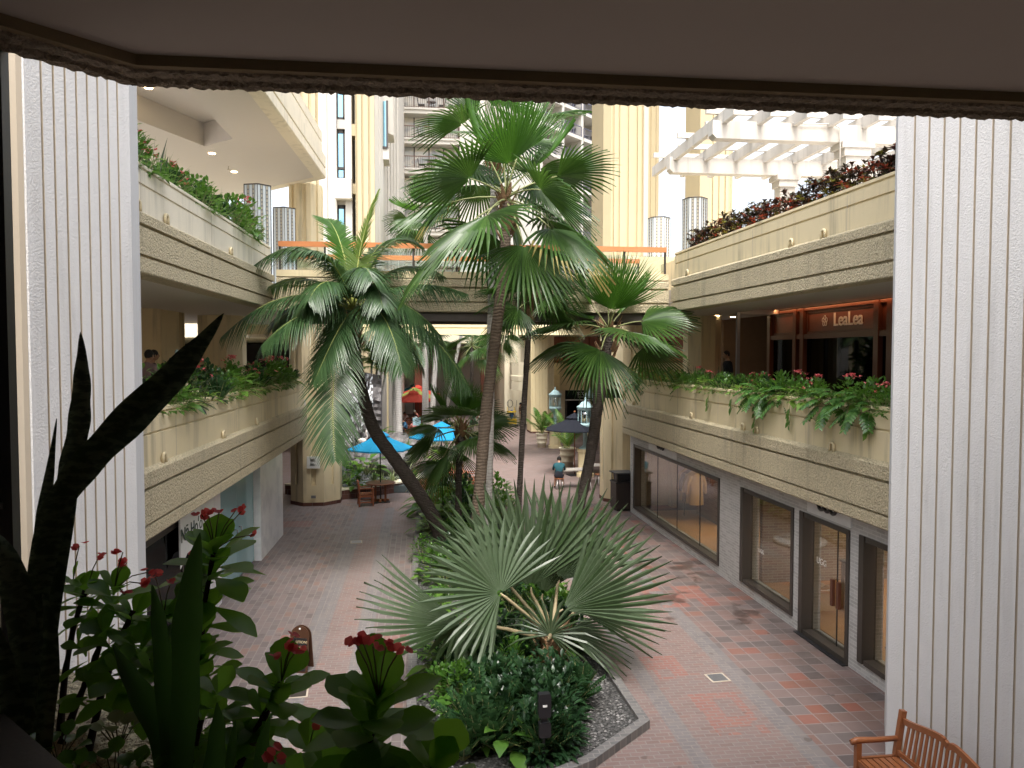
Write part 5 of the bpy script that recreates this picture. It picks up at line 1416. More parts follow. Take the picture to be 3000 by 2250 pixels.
row(RW, 11.3, 25.8, 4.60, .5, (('bush',3),('lime',2)), 'on the timber shop lip', 'plants in the planter before the timber shop', 13, (-.26,-.10), (.6,.85))
row(LW, 11.5, 25.6, 4.60, .6, (('bush',3),('grass',1.5),('lime',1)), 'on the lip above the spa', 'plants in the planter above the spa', 14, (-.26,-.10), (.6,.85))
row(LW, 11.6, 25.6, 4.55, .27, (('zamia',3),('bush',3),('flower',3),('grass',2),('lime',2),('deep',3),('snake',1.3),('broad',2)), 'in the planter above the spa', 'plants in the planter above the spa', 4, (-.80,-.14), (1.0,1.5))
row(LW, 10.8, 20.8, 8.32, .26, (('flower',4),('grass',4),('bush',3),('zamia',2),('snake',1.2)), 'on the parapet under the roof canopy', 'plants on the parapet under the roof canopy', 5, (-.6,-.16), (1.0,1.5))
row(RW, 10.6, 20.9, 8.3, .36, (('croton',1),), 'on the parapet under the pergola', 'crotons on the parapet under the pergola', 6, (-.65,-.36), (.7,1.0))
# trailing vines over the right planter
for i,(px,py,dy) in enumerate(((2065,1190,.5),(2130,1210,.45),(2195,1220,.75),(2290,1215,.55),(2595,1265,.45),(2215,1215,.35))):
    p = at(px, py, x=7.06); rg = random.Random(60+i)
    y_ = max(11.8, p.y); x_ = RW.p(-.05, y_)[0]; z_ = 4.72
    t = thing('trailing_vine', '%s trailing vine from the far end hanging down the planter before the timber shop'%ORD[i], 'vine', (x_, y_, z_), 0, 'vines hanging from the planter')
    mb = MB(); pts = [(x_+.15,y_,z_+.1),(x_-.01,y_,z_+.06),(x_-.035,y_+.03,z_-dy*.4),(x_-.035,y_-.02,z_-dy*.8),(x_-.035,y_+.05,z_-dy)]; mb.tube(pts, .006, 4); mb.build('stem', m_petiole, t)
    mb = MB()
    for j in range(7):
        q = Vector(pts[2]).lerp(Vector(pts[4]), j/6); oval(mb, q, Vector((-.3,rg.uniform(-1,1),-.7)), (-1,0,0), .13, .05, rg, 0, .2)
    mb.build('leaves', m_lime if i%2 == 0 else m_lush, t)
# ------------------------------------------------------------------ planted bed in the middle of the court
BED = [(-.12,9.5),(1.4,9.45),(2.28,9.95),(3.36,10.95),(3.22,14.6),(3.1,22.0),(2.7,27.6),(1.5,29.0),(.2,28.6),(-.2,27.0),(-.26,20.0),(-.26,12.0)]
kb = thing('planted_bed', 'planted bed with grey brick kerb and dark gravel along the middle of the court', 'planting bed', (1.4, 18, 0))
mb = MB()
cen = Vector((1.5,17))
def inset(poly, d):
    out = []
    n = len(poly)
    for i in range(n):
        a,b,c_ = Vector(poly[i-1]),Vector(poly[i]),Vector(poly[(i+1)%n])
        n1 = Vector((-(b-a).y,(b-a).x)).normalized(); n2 = Vector((-(c_-b).y,(c_-b).x)).normalized()
        m = (n1+n2); m = m/ max(.3, m.length_squared)*2
        out.append((b.x+m.x*d, b.y+m.y*d))
    return out
I1 = inset(BED, .15)
n = len(BED)
for i in range(n):
    j = (i+1)%n
    mb.prism([BED[i],BED[j],I1[j],I1[i]], .0, .13)
kn = NT('grey_kerb_brick'); Pp = kn.pos(); bt = kn.node('TexBrick'); kn.lk(Pp, bt.inputs[0])
bt.inputs['Scale'].default_value=1; bt.inputs['Brick Width'].default_value=.2; bt.inputs['Row Height'].default_value=.1; bt.inputs['Mortar Size'].default_value=.008
bt.inputs['Color1'].default_value=(.11,.11,.113,1); bt.inputs['Color2'].default_value=(.17,.165,.16,1); bt.inputs['Mortar'].default_value=(.22,.21,.2,1)
mb.build('kerb', kn.fin(kn.mix(kn.ma('MULTIPLY',kn.noise(Pp,5,4),.4), bt.outputs[0], (.12,.10,.09)), .7, kn.bump(kn.noise(Pp,40,3),.3,.006)), kb)
gn = NT('dark_gravel'); Pp = gn.pos(); vo = gn.node('TexVoronoi'); vo.inputs['Scale'].default_value = 26; gn.lk(Pp, vo.inputs['Vector'])
gm = gn.fin(gn.mix(gn.ma('MULTIPLY', vo.outputs['Distance'], 1.3), gn.ramp(vo.outputs['Color'], [(.2,(.07,.07,.07)),(.6,(.15,.147,.14)),(.9,(.27,.265,.26))]), (.015,.014,.013)), .7, gn.bump(vo.outputs['Distance'], -.9, .04))
mb = MB(); mb.prism(I1, -.02, .06); gv = tag(mb.build('gravel', gm), kind='stuff'); tag(gv, 'dark grey gravel covering the planted bed', 'gravel')
# loose stones so the gravel has relief
mb = MB(); rg = random.Random(77)
for i in range(2600):
    e = rg.random()
    if e < .6: y_ = rg.uniform(10.0,14.5); x_ = rg.uniform(2.2,3.1) if rg.random()<.75 else rg.uniform(-.05,.6)
    else: y_ = rg.uniform(9.6,16); x_ = rg.uniform(-.05,3.0)
    if y_ < 11 and x_ > 1.9 + (y_-9.9)*1.05: continue
    s_ = rg.uniform(.012,.032); c_ = (x_,y_,.06+s_*.3)
    mb.add([(c_[0]-s_,c_[1],c_[2]),(c_[0]+s_,c_[1],c_[2]),(c_[0],c_[1]-s_*.8,c_[2]),(c_[0],c_[1]+s_*.8,c_[2]),(c_[0],c_[1],c_[2]+s_*.6),(c_[0],c_[1],c_[2]-s_*.5)],
           [(0,2,4),(2,1,4),(1,3,4),(3,0,4),(2,0,5),(1,2,5),(3,1,5),(0,3,5)])
sn = NT('gravel_stones'); sg2 = sn.node('NewGeometry'); tag(mb.build('loose_gravel', sn.fin(sn.ramp(sg2.outputs['Random Per Island'], [(0,(.05,.05,.05)),(.6,(.13,.125,.12)),(1,(.32,.31,.30))]), .7)), 'loose dark stones lying over the gravel of the planted bed', 'gravel', kind='stuff')
cnt = {}
def bed_plant(kind, x, y, sc, rg):
    cnt[kind] = cnt.get(kind,0)+1
    plant(kind, rg.randint(0,2), (x,y,.06), rg.uniform(0,6.28), sc, '%s %s from the near end of the planted bed'%(ORD[cnt[kind]-1], KN[kind]), 'plants of the central planted bed')
rg = random.Random(9); L_ = []
for i in range(190):
    y_ = rg.uniform(10.3, 28.4) if i > 66 else rg.uniform(10.2, 14.2)
    lo, hi = (.25, 2.5) if y_ < 15 else (.0, 2.7)
    if y_ < 11.2: lo, hi = .45, 1.95
    x_ = rg.uniform(lo, hi)
    kind = rg.choices(('zamia','lime','bush','broad','deep','grass'), (4 if y_<13 else 1, 4 if x_<.7 else .6, 4, 1.5, 3, .3))[0]
    if y_ < 12.6 and x_ > .8: kind = rg.choice(('zamia','zamia','deep','deep','broad'))
    if (x_-2.02)**2+(y_-12.55)**2 < .30: continue
    L_.append((y_, x_, kind))
for y_, x_, kind in sorted(L_): bed_plant(kind, x_, y_, rg.uniform(.85,1.35) if y_ < 24 else rg.uniform(1.2,1.9), rg)
for x_, y_, k_ in ((2.75,14.0,'deep'),(2.6,14.6,'zamia'),(2.85,15.2,'bush'),(2.5,15.8,'deep'),(2.8,16.5,'lime'),(2.3,14.2,'broad'),(2.7,17.5,'bush'),(2.4,13.6,'broad')): bed_plant(k_, x_, y_, 1.35, rg)
for x_, y_, s_ in ((.55,25.5,2.3),(1.2,26.5,2.5),(.3,26.8,1.9),(1.0,24.2,2.0),(2.4,26.5,2.2)): bed_plant('lime' if s_ < 2.2 else 'broad', x_, y_, s_, rg)
# round pit under the leaning fan palm
tp = thing('tree_pit', 'low round planting pit at the foot of the thick leaning palm', 'planting bed', (4.05,21.2,0))
mb = MB(); mb.lathe([(.75,0),(.75,.12),(.60,.12),(.58,.08)], 18, (4.05,21.2,0)); mb.build('kerb', m_gbrick, tp)
# ================================================================== PEOPLE
def seg_d(p, a, b):
    ab = b-a; t = max(0, min(1, (p-a).dot(ab)/max(1e-9, ab.length_squared))); return (p-(a+ab*t)).length
def person(label, loc, rz, J, cols, hairm, group=None, fingers=True):
    """J: joint positions; one continuous skinned body, clothing by the nearest bone"""
    rad = dict(pelvis=.135, waist=.125, chest=.15, neck=.058, head0=.07, sl=.075, sr=.075, el=.045, er=.045, wl=.032, wr=.032, hl=.03, hr=.03, tl=.085, tr=.085, kl=.06, kr=.06, al=.042, ar=.042, fl=.04, fr=.04)
    names = list(J); idx = {n:i for i,n in enumerate(names)}
    bones = [('pelvis','waist',1),('waist','chest',0),('chest','neck',0),('neck','head0',2),('chest','sl',0),('chest','sr',0),('sl','el',0),('sr','er',0),('el','wl',2),('er','wr',2),('wl','hl',2),('wr','hr',2),
             ('pelvis','tl',1),('pelvis','tr',1),('tl','kl',1),('tr','kr',1),('kl','al',3),('kr','ar',3),('al','fl',4),('ar','fr',4)]
    bones = [b for b in bones if b[0] in idx and b[1] in idx]
    me = bpy.data.meshes.new('skel'); me.from_pydata([J[n] for n in names], [(idx[a],idx[b]) for a,b,_ in bones], []); 
    o = bpy.data.objects.new('skel', me); C.objects.link(o)
    o.modifiers.new('s','SKIN'); o.modifiers.new('u','SUBSURF').levels = 1
    sv = me.skin_vertices[0].data
    for n in names: r = rad[n]; sv[idx[n]].radius = (r, r); sv[idx[n]].use_root = (n == 'pelvis')
    bpy.context.view_layer.update()
    m2 = bpy.data.meshes.new_from_object(o.evaluated_get(bpy.context.evaluated_depsgraph_get())); bpy.data.objects.remove(o)
    m2.materials.clear()
    for c_ in cols: m2.materials.append(c_)
    Jv = {n:Vector(J[n]) for n in names}
    mb = MB()
    for p_ in m2.polygons:
        c_ = p_.center; best = min(bones, key=lambda b: seg_d(c_, Jv[b[0]], Jv[b[1]]) - .5*min(rad[b[0]],rad[b[1]]))
        mi = best[2]
        if best[0] in ('sl','sr') : mi = 0
        p_.material_index = mi
    # the head, ears, nose and fingers share the same body mesh
    mb.v = [tuple(v.co) for v in m2.vertices]; mb.f = [list(p_.vertices) for p_ in m2.polygons]; mb.m = [p_.material_index for p_ in m2.polygons]; mb.sm = [True]*len(mb.f)
    bpy.data.meshes.remove(m2)
    h = Jv['head0']; up = (h-Jv['neck']).normalized(); fw = Vector((0,-1,0)); c_ = h+up*.06+fw*.015
    mb.ball(tuple(c_), .105, 14, 10, 2, (.80,.95,1.12)); mb.ball(tuple(c_+fw*.10-up*.01), .018, 6, 5, 2, (.8,1,1.3))
    for s in (-1,1): mb.ball(tuple(c_+Vector((.085*s,0,0))), .025, 6, 5, 2, (.4,.8,1.2)); mb.ball(tuple(c_+Vector((.034*s,-.088,.015))), .011, 6, 4, 5)
    mb.ball(tuple(c_+fw*.088-up*.055), .022, 6, 4, 6, (1,.4,.3))
    if fingers:
        for s, w_, hh in ((-1,'wl','hl'),(1,'wr','hr')):
            if hh not in Jv: continue
            d = (Jv[hh]-Jv[w_]).normalized(); sd_ = d.cross(Vector((1,0,0))) if abs(d.x) < .9 else d.cross(Vector((0,0,1))); sd_.normalize()
            for k_ in range(4):
                b = Jv[hh]+sd_*(-.03+.02*k_); L_ = (.065,.08,.078,.06)[k_]; cd = (d+Vector((0,0,-.4))).normalized()
                mb.tube([b, b+d*L_*.55, b+d*L_*.55+cd*L_*.5], [.010,.009,.007], 5, 2)
            b = Jv[w_].lerp(Jv[hh],.5); mb.tube([b, b-sd_*.045+d*.02, b-sd_*.05+d*.055], [.012,.010,.008], 5, 2)
    t = thing('person', label, 'person', loc, rz, group)
    mb.build('body', cols+[m_black, m_red], t, world=False)
    hb = MB(); hb.ball(tuple(c_+up*.028-fw*.02), .112, 14, 9, 0, (.84,.92,1.02)); hb.f = [f for f in hb.f if sum((Vector(hb.v[i])-c_).dot(up)*1.0-(Vector(hb.v[i])-c_).dot(fw)*.8 for i in f)/len(f) > -.025]; hb.m = hb.m[:len(hb.f)]; hb.sm = hb.sm[:len(hb.f)]
    hb.build('hair', hairm, t, world=False)
    return t
STAND = dict(pelvis=(0,0,.95), waist=(0,0,1.12), chest=(0,.01,1.34), neck=(0,.01,1.48), head0=(0,-.01,1.58), sl=(-.19,.01,1.40), sr=(.19,.01,1.40), el=(-.25,.05,1.12), er=(.25,.05,1.12), wl=(-.25,-.08,.90), wr=(.25,-.08,.90), hl=(-.25,-.12,.82), hr=(.25,-.12,.82),
             tl=(-.10,0,.88), tr=(.10,0,.88), kl=(-.11,-.03,.48), kr=(.12,.02,.48), al=(-.11,.02,.08), ar=(.12,.08,.08), fl=(-.12,-.12,.04), fr=(.13,-.06,.04))
SIT = dict(pelvis=(0,.05,.58), waist=(0,0,.74), chest=(0,-.08,.95), neck=(0,-.14,1.09), head0=(0,-.21,1.17), sl=(-.19,-.08,1.01), sr=(.19,-.08,1.01), el=(-.24,-.22,.80), er=(.25,-.24,.80), wl=(-.12,-.42,.79), wr=(.14,-.42,.79), hl=(-.06,-.49,.79), hr=(.08,-.49,.79),
           tl=(-.10,0,.55), tr=(.10,0,.55), kl=(-.14,-.42,.54), kr=(.16,-.40,.54), al=(-.15,-.36,.10), ar=(.17,-.30,.10), fl=(-.16,-.50,.04), fr=(.18,-.44,.04))
m_skin = plain('skin', (.48,.28,.19), .55, .3, var=.05); m_skin2 = plain('tan_skin', (.33,.18,.11), .55, .3, var=.05)
m_hair = plain('dark_hair', (.015,.012,.01), .6, .3, var=.3); m_hairl = plain('grey_hair', (.5,.48,.46), .6, .3)
def cl(n, c_): return plain(n, c_, .9, .1, var=.15)
m_teal = cl('teal_shirt', (.03,.10,.12)); m_short = cl('dark_shorts', (.04,.045,.06)); m_khaki = cl('khaki_cloth', (.42,.35,.26)); m_blk = cl('black_shirt', (.02,.02,.025)); m_mauve = cl('mauve_shirt', (.20,.14,.14)); m_whitec = cl('white_shirt', (.6,.6,.6)); m_shoe = cl('dark_shoe', (.03,.03,.03)); m_bluec = cl('blue_shirt', (.08,.2,.35)); m_pinkc = cl('coral_shirt', (.5,.2,.17))
fn = NT('dark_floral_shirt'); m_floral = fn.fin(fn.ramp(fn.noise(fn.objc(), 14, 2), [(.48,(.03,.025,.02)),(.52,(.34,.26,.17)),(.62,(.20,.06,.04))]), .9)
pm = tuple(at(1638,1435,z=0))
person('seated man in teal shirt and dark shorts bent over a table under the black umbrella', (pm[0],pm[1],0), R(200-180+150), {k:v for k,v in SIT.items()}, [m_teal, m_short, m_skin, m_skin, m_shoe], m_hair)
pm2 = tuple(at(1524,1246,z=0))
person('standing janitor in dark floral shirt and khaki trousers beside the yellow cart', (pm2[0],pm2[1],0), R(75), STAND, [m_floral, m_khaki, m_skin2, m_khaki, m_shoe], m_hair)
def gal_person(px, py, y, label, cols, rz, hair=m_hair):
    p = at(px, py, y=y); person(label, (p.x, y, 3.9), rz, STAND, cols, hair)
gal_person(434,1030,17.6,'person in mauve top with back turned in the gallery above the spa', [m_mauve,m_short,m_skin2,m_short,m_shoe], R(160))
gal_person(447,1020,18.6,'taller person in black behind the mauve one in the gallery', [m_blk,m_short,m_skin2,m_short,m_shoe], R(120))
gal_person(2131,1030,22.2,'person in black walking in the gallery beside the steel post', [m_blk,m_short,m_skin2,m_short,m_shoe], R(-90))

# ================================================================== FURNITURE
cproto = None
def chair_parts(t, W_=.56, mat=None):
    mat = mat or m_redwood
    mb = MB()
    for i in range(6): mb.box(-W_/2+.03, W_/2-.03, -.24+.078*i, -.24+.078*i+.062, .42, .445)
    mb.build('seat', mat, t, world=False)
    mb = MB()
    n = 9
    for i in range(n): x = -W_/2+.07+(W_-.14)*i/(n-1); mb.bar((x,.235,.46),(x,.29,.86+.03*math.sin(math.pi*i/(n-1))), .028, .016)
    for i in range(8):
        x0 = -W_/2+W_*i/8; x1 = x0+W_/8; z0 = .87+.05*math.sin(math.pi*i/8); z1 = .87+.05*math.sin(math.pi*(i+1)/8); mb.bar((x0,.29,z0),(x1,.29,z1), .035, .07)
    mb.bar((-W_/2,.235,.46),(W_/2,.235,.46),.03,.05); mb.build('backrest', mat, t, world=False)
    for s in (-1,1):
        mb = MB(); x = s*(W_/2-.02); mb.bar((x,-.24,0),(x,-.24,.64),.05); mb.build('leg', mat, t, world=False)
        mb = MB(); mb.bar((x,.26,0),(x,.24,.45),.05); mb.bar((x,.24,.45),(x,.295,.90),.05); mb.build('leg', mat, t, world=False)
        mb = MB(); mb.bar((x,-.29,.655),(x,.27,.655),.065,.03); mb.bar((x,-.24,.37),(x,.24,.37),.025,.07); mb.bar((x,-.24,.15),(x,.24,.15),.025,.04); mb.build('armrest', mat, t, world=False)
    mb = MB(); mb.bar((-W_/2,-.24,.39),(W_/2,-.24,.39),.025,.07); mb.build('apron', mat, t, world=False)
def chair(loc, rz, label, group='red brown slatted armchairs'):
    global cproto
    if cproto is None:
        cproto = thing('wooden_armchair', label, 'chair', loc, rz, group); chair_parts(cproto); return cproto
    return dup(cproto, loc, rz, label, 1, group)
tproto = None
def rtable(loc, label):
    global tproto
    if tproto is None:
        t = tproto = thing('round_table', label, 'table', loc, 0, 'round wooden tables outdoors')
        mb = MB(); mb.lathe([(.55,.70),(.56,.72),(.56,.735),(.54,.74)], 24); mb.build('table_top', m_redwood, t, world=False)
        for a in (45,135,225,315):
            mb = MB(); c_, s_ = math.cos(R(a)), math.sin(R(a)); mb.bar((.26*c_,.26*s_,0),(.26*c_,.26*s_,.70),.06); mb.build('leg', m_redwood, t, world=False)
        mb = MB(); mb.box(-.32,.32,-.04,.04,.05,.11); mb.box(-.04,.04,-.32,-.041,.05,.11); mb.box(-.04,.04,.041,.32,.05,.11); mb.build('foot_rail', m_redwood, t, world=False); return t
    return dup(tproto, loc, 0, label)
def parasol(loc, r, h, zr, m, label, n=8, rz=0, polem=None, group='market parasols', valance=True):
    t = thing('parasol', label, 'parasol', loc, rz, group)
    mb = MB(); vs = [(0,0,h)]; 
    for k_,(f,z) in enumerate(((.45,.52),(1.0,1.0))):
        for i in range(n):
            a = 2*math.pi*i/n; vs.append((r*f*math.cos(a), r*f*math.sin(a), h-(h-zr)*z*.98))
            a += math.pi/n; vs.append((r*f*math.cos(a)*math.cos(math.pi/n)*.97, r*f*math.sin(a)*math.cos(math.pi/n)*.97, h-(h-zr)*z+.0))
    N2 = 2*n; fs = []
    for i in range(N2):
        j = (i+1)%N2; fs.append((0,1+i,1+j)); fs.append((1+i,1+N2+i,1+N2+j,1+j))
    mb.add(vs, fs)
    mb.add([(v[0]*.93,v[1]*.93,v[2]-.0) if False else v for v in vs[1+N2:]]+[(v[0],v[1],v[2]-.05) for v in vs[1+N2:]], [(i,N2+i,N2+(i+1)%N2,(i+1)%N2) for i in range(N2)])
    mb.build('canopy', m, t, world=False)
    mb = MB(); vs = [(0,0,h+.10)]+[(r*.30*math.cos(2*math.pi*i/n), r*.30*math.sin(2*math.pi*i/n), h-(h-zr)*.30+.06) for i in range(n)]; mb.add(vs, [(0,1+i,1+(i+1)%n) for i in range(n)]); mb.build('vent', m, t, world=False)
    mb = MB(); mb.tube([(0,0,0),(0,0,h+.10)], .022, 8); mb.build('pole', polem or m_black, t, world=False)
    mb = MB(); mb.ball((0,0,h+.14), .05, 8, 6); mb.build('finial', polem or m_black, t, world=False)
    mb = MB()
    for i in range(n): a = 2*math.pi*i/n; mb.bar((0,0,h-.15),(r*.97*math.cos(a),r*.97*math.sin(a),zr+.0),.015)
    mb.build('ribs', m_black, t, world=False)
    mb = MB(); mb.box(-.3,.3,-.3,.3,.0,.04); mb.build('base', m_black, t, world=False)
    return t
def canv(n_, c_):
    n = NT(n_); n.fin(n.mix(n.noise(n.objc(),2,3), lerp3(c_,.9), lerp3(c_,1.1)), .8, n.bump(n.noise(n.objc(),5,3),.25,.03), .2)
    tr = n.node('BsdfTranslucent'); tr.inputs[0].default_value=(*c_,1); mx = n.node('MixShader'); mx.inputs[0].default_value=.3
    n.lk(n.b.outputs[0],mx.inputs[1]); n.lk(tr.outputs[0],mx.inputs[2]); n.lk(mx.outputs[0],n.out.inputs[0]); return n.mat
m_cblue = canv('turquoise_canvas', (.02,.30,.55)); m_cblack = canv('black_canvas', (.022,.025,.035)); m_cred2 = canv('coral_red_canvas', (.62,.09,.06)); m_cgreen = canv('olive_green_canvas', (.33,.36,.10)); m_cteal = canv('dark_teal_canvas', (.03,.14,.17)); m_corg = canv('orange_canvas', (.6,.19,.04))
T1 = at(1115,1470,z=0); T2 = at(1335,1435,z=0)
rtable(tuple(T1), 'round table under the nearer turquoise parasol beside the column'); rtable(tuple(T2), 'round table among armchairs behind the short fan palm')
parasol((T1.x,T1.y,0), 1.25, 2.62, 2.02, m_cblue, 'nearer turquoise parasol behind the leaning coconut trunk', 6, R(15))
parasol((T2.x-.55,T2.y+1.2,0), 1.35, 2.62, 2.05, m_cblue, 'second turquoise parasol hidden behind the short fan palm', 6, R(0))
q = at(1072,1480,z=0); chair((q.x,q.y,0), R(100), 'armchair facing the round table beside the yellow column')
q = at(1258,1455,z=0); chair((q.x,q.y,0), R(200), 'armchair with its slatted back to the viewer beside the coconut trunk')
chair((T2.x-.75,T2.y+.1,0), R(95), 'armchair left of the round table behind the fan palm')
chair((T2.x+.75,T2.y+.3,0), R(-80), 'armchair right of the round table behind the fan palm')
chair((T2.x+.1,T2.y+.85,0), R(0), 'armchair at the far side of the round table behind the fan palm')
chair((T2.x+.9,T2.y-.7,0), R(-120), 'armchair nearest the thick stems right of the fan palm')
q = at(1412,1228,z=0); chair((q.x,q.y,0), R(70), 'lone distant armchair at the dark passage entrance')
# black parasol group
bp = at(1683,1392,z=0)
parasol((bp.x,bp.y,0), 1.42, 2.78, 2.12, m_cblack, 'large black parasol beside the thick leaning palm', 8, R(10), m_teak)
parasol((9.1,37.0,0), 1.5, 2.7, 2.0, m_corg, 'orange parasol half hidden behind the beige column on the right', 8, 0, m_teak)
def cafe_table(x, y, label):
    t = thing('cafe_table', label, 'table', (x,y,0), R(5), 'pale cafe tables')
    mb = MB(); mb.box(-.75,.75,-.36,.36,.74,.775); mb.build('table_top', plain('grey_washed_top', (.36,.33,.29), .5), t, world=False)
    for a in (-1,1):
        for b in (-1,1):
            mb = MB(); mb.bar((a*.66,b*.28,0),(a*.66,b*.28,.74),.04); mb.build('leg', m_grey, t, world=False)
    return t
cafe_table(pm[0]+.62, pm[1]+.45, 'pale table the seated man leans on under the black parasol'); cafe_table(pm[0]+2.2, pm[1]+1.6, 'pale table farther right behind the palm trunk')
sproto = None
def stool(x, y, label):
    global sproto
    if sproto is None:
        t = sproto = thing('stool', label, 'stool', (x,y,0), 0, 'low wooden stools at the cafe tables')
        mb = MB(); mb.lathe([(.17,.44),(.19,.455),(.19,.475),(.17,.48)], 16); mb.build('seat', m_teak, t, world=False)
        for i in range(4):
            a = R(45+90*i); mb = MB(); mb.tube([(.2*math.cos(a),.2*math.sin(a),0),(.13*math.cos(a),.13*math.sin(a),.445)], .014, 6); mb.build('leg', m_text_w, t, world=False)
        return t
    return dup(sproto, (x,y,0), R(20), label)
stool(pm[0]+.02, pm[1]+.04, 'stool the man in the teal shirt sits on'); stool(pm[0]+1.1, pm[1]-.25, 'empty stool right of the seated man'); stool(pm[0]+1.9, pm[1]+.9, 'empty stool beside the second cafe table')
# street lanterns on pedestals
m_pat = plain('verdigris_copper', (.34,.50,.52), .6, .4, var=.18, nscale=12)
m_candle = plain('ivory_candle_tube', (.72,.58,.36), .5, .3)
lproto = None
def lantern(x, y, label):
    global lproto
    if lproto is not None: return dup(lproto, (x,y,0), 0, label)
    t = lproto = thing('street_lantern', label, 'lantern', (x,y,0), 0, 'verdigris street lanterns on beige pedestals')
    mb = MB(); mb.prism(octo(0,0,.40), 0, .16); mb.prism(octo(0,0,.33), .161, 1.14); mb.prism(octo(0,0,.39), 1.141, 1.27); mb.build('pedestal', m_yellow, t, world=False)
    mb = MB(); mb.lathe([(.30,1.27),(.26,1.33),(.14,1.40),(.10,1.45),(.10,2.0),(.14,2.05),(.22,2.15),(.33,2.27),(.36,2.30),(.36,2.42),(.33,2.44)], 16); mb.build('post', m_pat, t, world=False)
    mb = MB()
    for i in range(8): a = R(45*i); mb.bar((.33*math.cos(a),.33*math.sin(a),2.44),(.33*math.cos(a),.33*math.sin(a),3.02),.03)
    mb.lathe([(.35,3.02),(.37,3.04),(.37,3.13),(.40,3.15),(.36,3.20),(.26,3.26),(.19,3.36),(.10,3.42),(.05,3.45),(.03,3.53),(.045,3.56),(.01,3.60)], 16); mb.build('hood', m_pat, t, world=False)
    mb = MB(); mb.lathe([(.31,2.445),(.31,3.02)], 16); mb.build('glass', m_glass, t, world=False)
    mb = MB()
    for i in range(6): a = R(60*i); mb.tube([(.12*math.cos(a),.12*math.sin(a),2.45),(.12*math.cos(a),.12*math.sin(a),2.66+.12*(i%2))], .028, 6)
    mb.build('candles', m_candle, t, world=False)
    return t
q = at(1626,1312,z=0); lantern(q.x, q.y, 'lantern left of the black shop sign beside the tall yellow column')
q = at(1714,1396,z=0); lantern(q.x, q.y, 'nearest lantern directly above the black parasol')
q = at(1728,1318,z=0); lantern(q.x, q.y, 'lantern in front of the white shop lettering behind the nearest lantern')
# pots with palms
pproto = None
def pot(x, y, sc, label, plabel, seed):
    global pproto
    m_pot = m_cream
    t = thing('ribbed_pot', label, 'plant pot', (x,y,0), 0, 'round cream ribbed pots')
    mb = MB(); mb.lathe([(r_*sc,z*sc) for r_,z in ((.24,0),(.25,.25),(.29,.28),(.29,.30),(.27,.33),(.29,.52),(.33,.55),(.33,.57),(.30,.60),(.32,.78),(.36,.80),(.36,.86),(.32,.86),(.30,.80))], 20); mb.build('body', m_pot, t, world=False)
    mb = MB(); mb.lathe([(.29*sc,.76*sc),(.29*sc,.80*sc)], 16); mb.build('soil', m_soil, t, world=False)
    areca(plabel, (x,y,.78*sc), 1.7*sc, 12, 1.1*sc, seed, .35, False, 'potted areca palms')
q = at(1587,1311,z=0); pot(q.x, q.y, 1.0, 'cream pot left of the parasol edge beside the column', 'feathery areca in the pot beside the tall yellow column', 31)
q = at(1662,1370,z=0); pot(q.x, q.y, 1.15, 'cream pot right behind the seated man', 'feathery areca in the pot behind the seated man', 32)
# trash bin
bx = at(1822,1492,z=0)
t = thing('litter_bin', 'dark wood litter bin with open hood beside the beige column', 'bin', (bx.x,bx.y,0), R(5))
mb = MB(); mb.box(-.33,.33,-.30,.30,.06,.98); mb.build('body', woodm('charcoal_wood_grain', (.03,.022,.02), (.05,.038,.034), .5), t, world=False)
mb = MB(); mb.box(-.35,.35,-.32,.32,.981,1.03); mb.box(-.30,.30,-.26,.26,1.031,1.05); mb.build('collar', m_black, t, world=False)
mb = MB()
for a in (-1,1):
    for b in (-1,1): mb.bar((a*.29,b*.26,1.03),(a*.29,b*.26,1.32),.03)
mb.build('hood_posts', m_black, t, world=False)
mb = MB(); mb.box(-.37,.37,-.34,.34,1.321,1.36); mb.build('lid', plain('grey_bin_lid', (.08,.085,.09), .5), t, world=False)
mb = MB(); mb.box(-.29,.29,-.28,.28,0,.06); mb.build('base', m_black, t, world=False)
mb = MB(); mb.box(-.25,.25,-.22,.22,1.051,1.30); mb.build('inner_bin', m_blackp, t, world=False)
# cleaning cart
ct = at(1499,1250,z=0)
m_cy = plain('yellow_plastic', (.62,.42,.02), .4, .4); m_cb = plain('blue_plastic', (.03,.10,.30), .5, .4)
t = thing('cleaning_cart', 'yellow janitor cart with mops and blue bag', 'cart', (ct.x,ct.y,0), R(10))
mb = MB(); mb.box(-.45,.45,-.3,.3,.16,.22); mb.build('deck', m_grey, t, world=False)
for a in (-1,1):
    for b in (-1,1):
        mb = MB(); mb.tube([(a*.36,b*.24-.02,.08),(a*.36,b*.24+.02,.08)], .075, 10); mb.build('wheel', m_black, t, world=False)
mb = MB(); mb.prism([(-.38,-.26),(.32,-.26),(.32,.26),(-.38,.26)], .22, .62); mb.build('bucket', m_cy, t, world=False)
mb = MB(); mb.ball((.0,.0,.95), .34, 10, 8, sq=(.5,.45,1)); mb.build('bag', m_cb, t, world=False)
mb = MB(); mb.box(-.3,.3,-.22,.22,1.1,1.2); mb.bar((-.3,.2,.2),(-.3,.2,1.5),.04); mb.bar((.3,.2,.2),(.3,.2,1.5),.04); mb.build('frame', m_cy, t, world=False)
mb = MB(); mb.tube([(-.2,0,.6),(-.26,.05,1.95)], .015, 6); mb.tube([(.25,0,.6),(.42,.05,2.0)], .015, 6); mb.tube([(.1+.22*math.cos(R(30*i))-.2,.1,1.75+.28*math.sin(R(30*i))) for i in range(13)], .02, 6); mb.build('mop_handles', m_black, t, world=False)
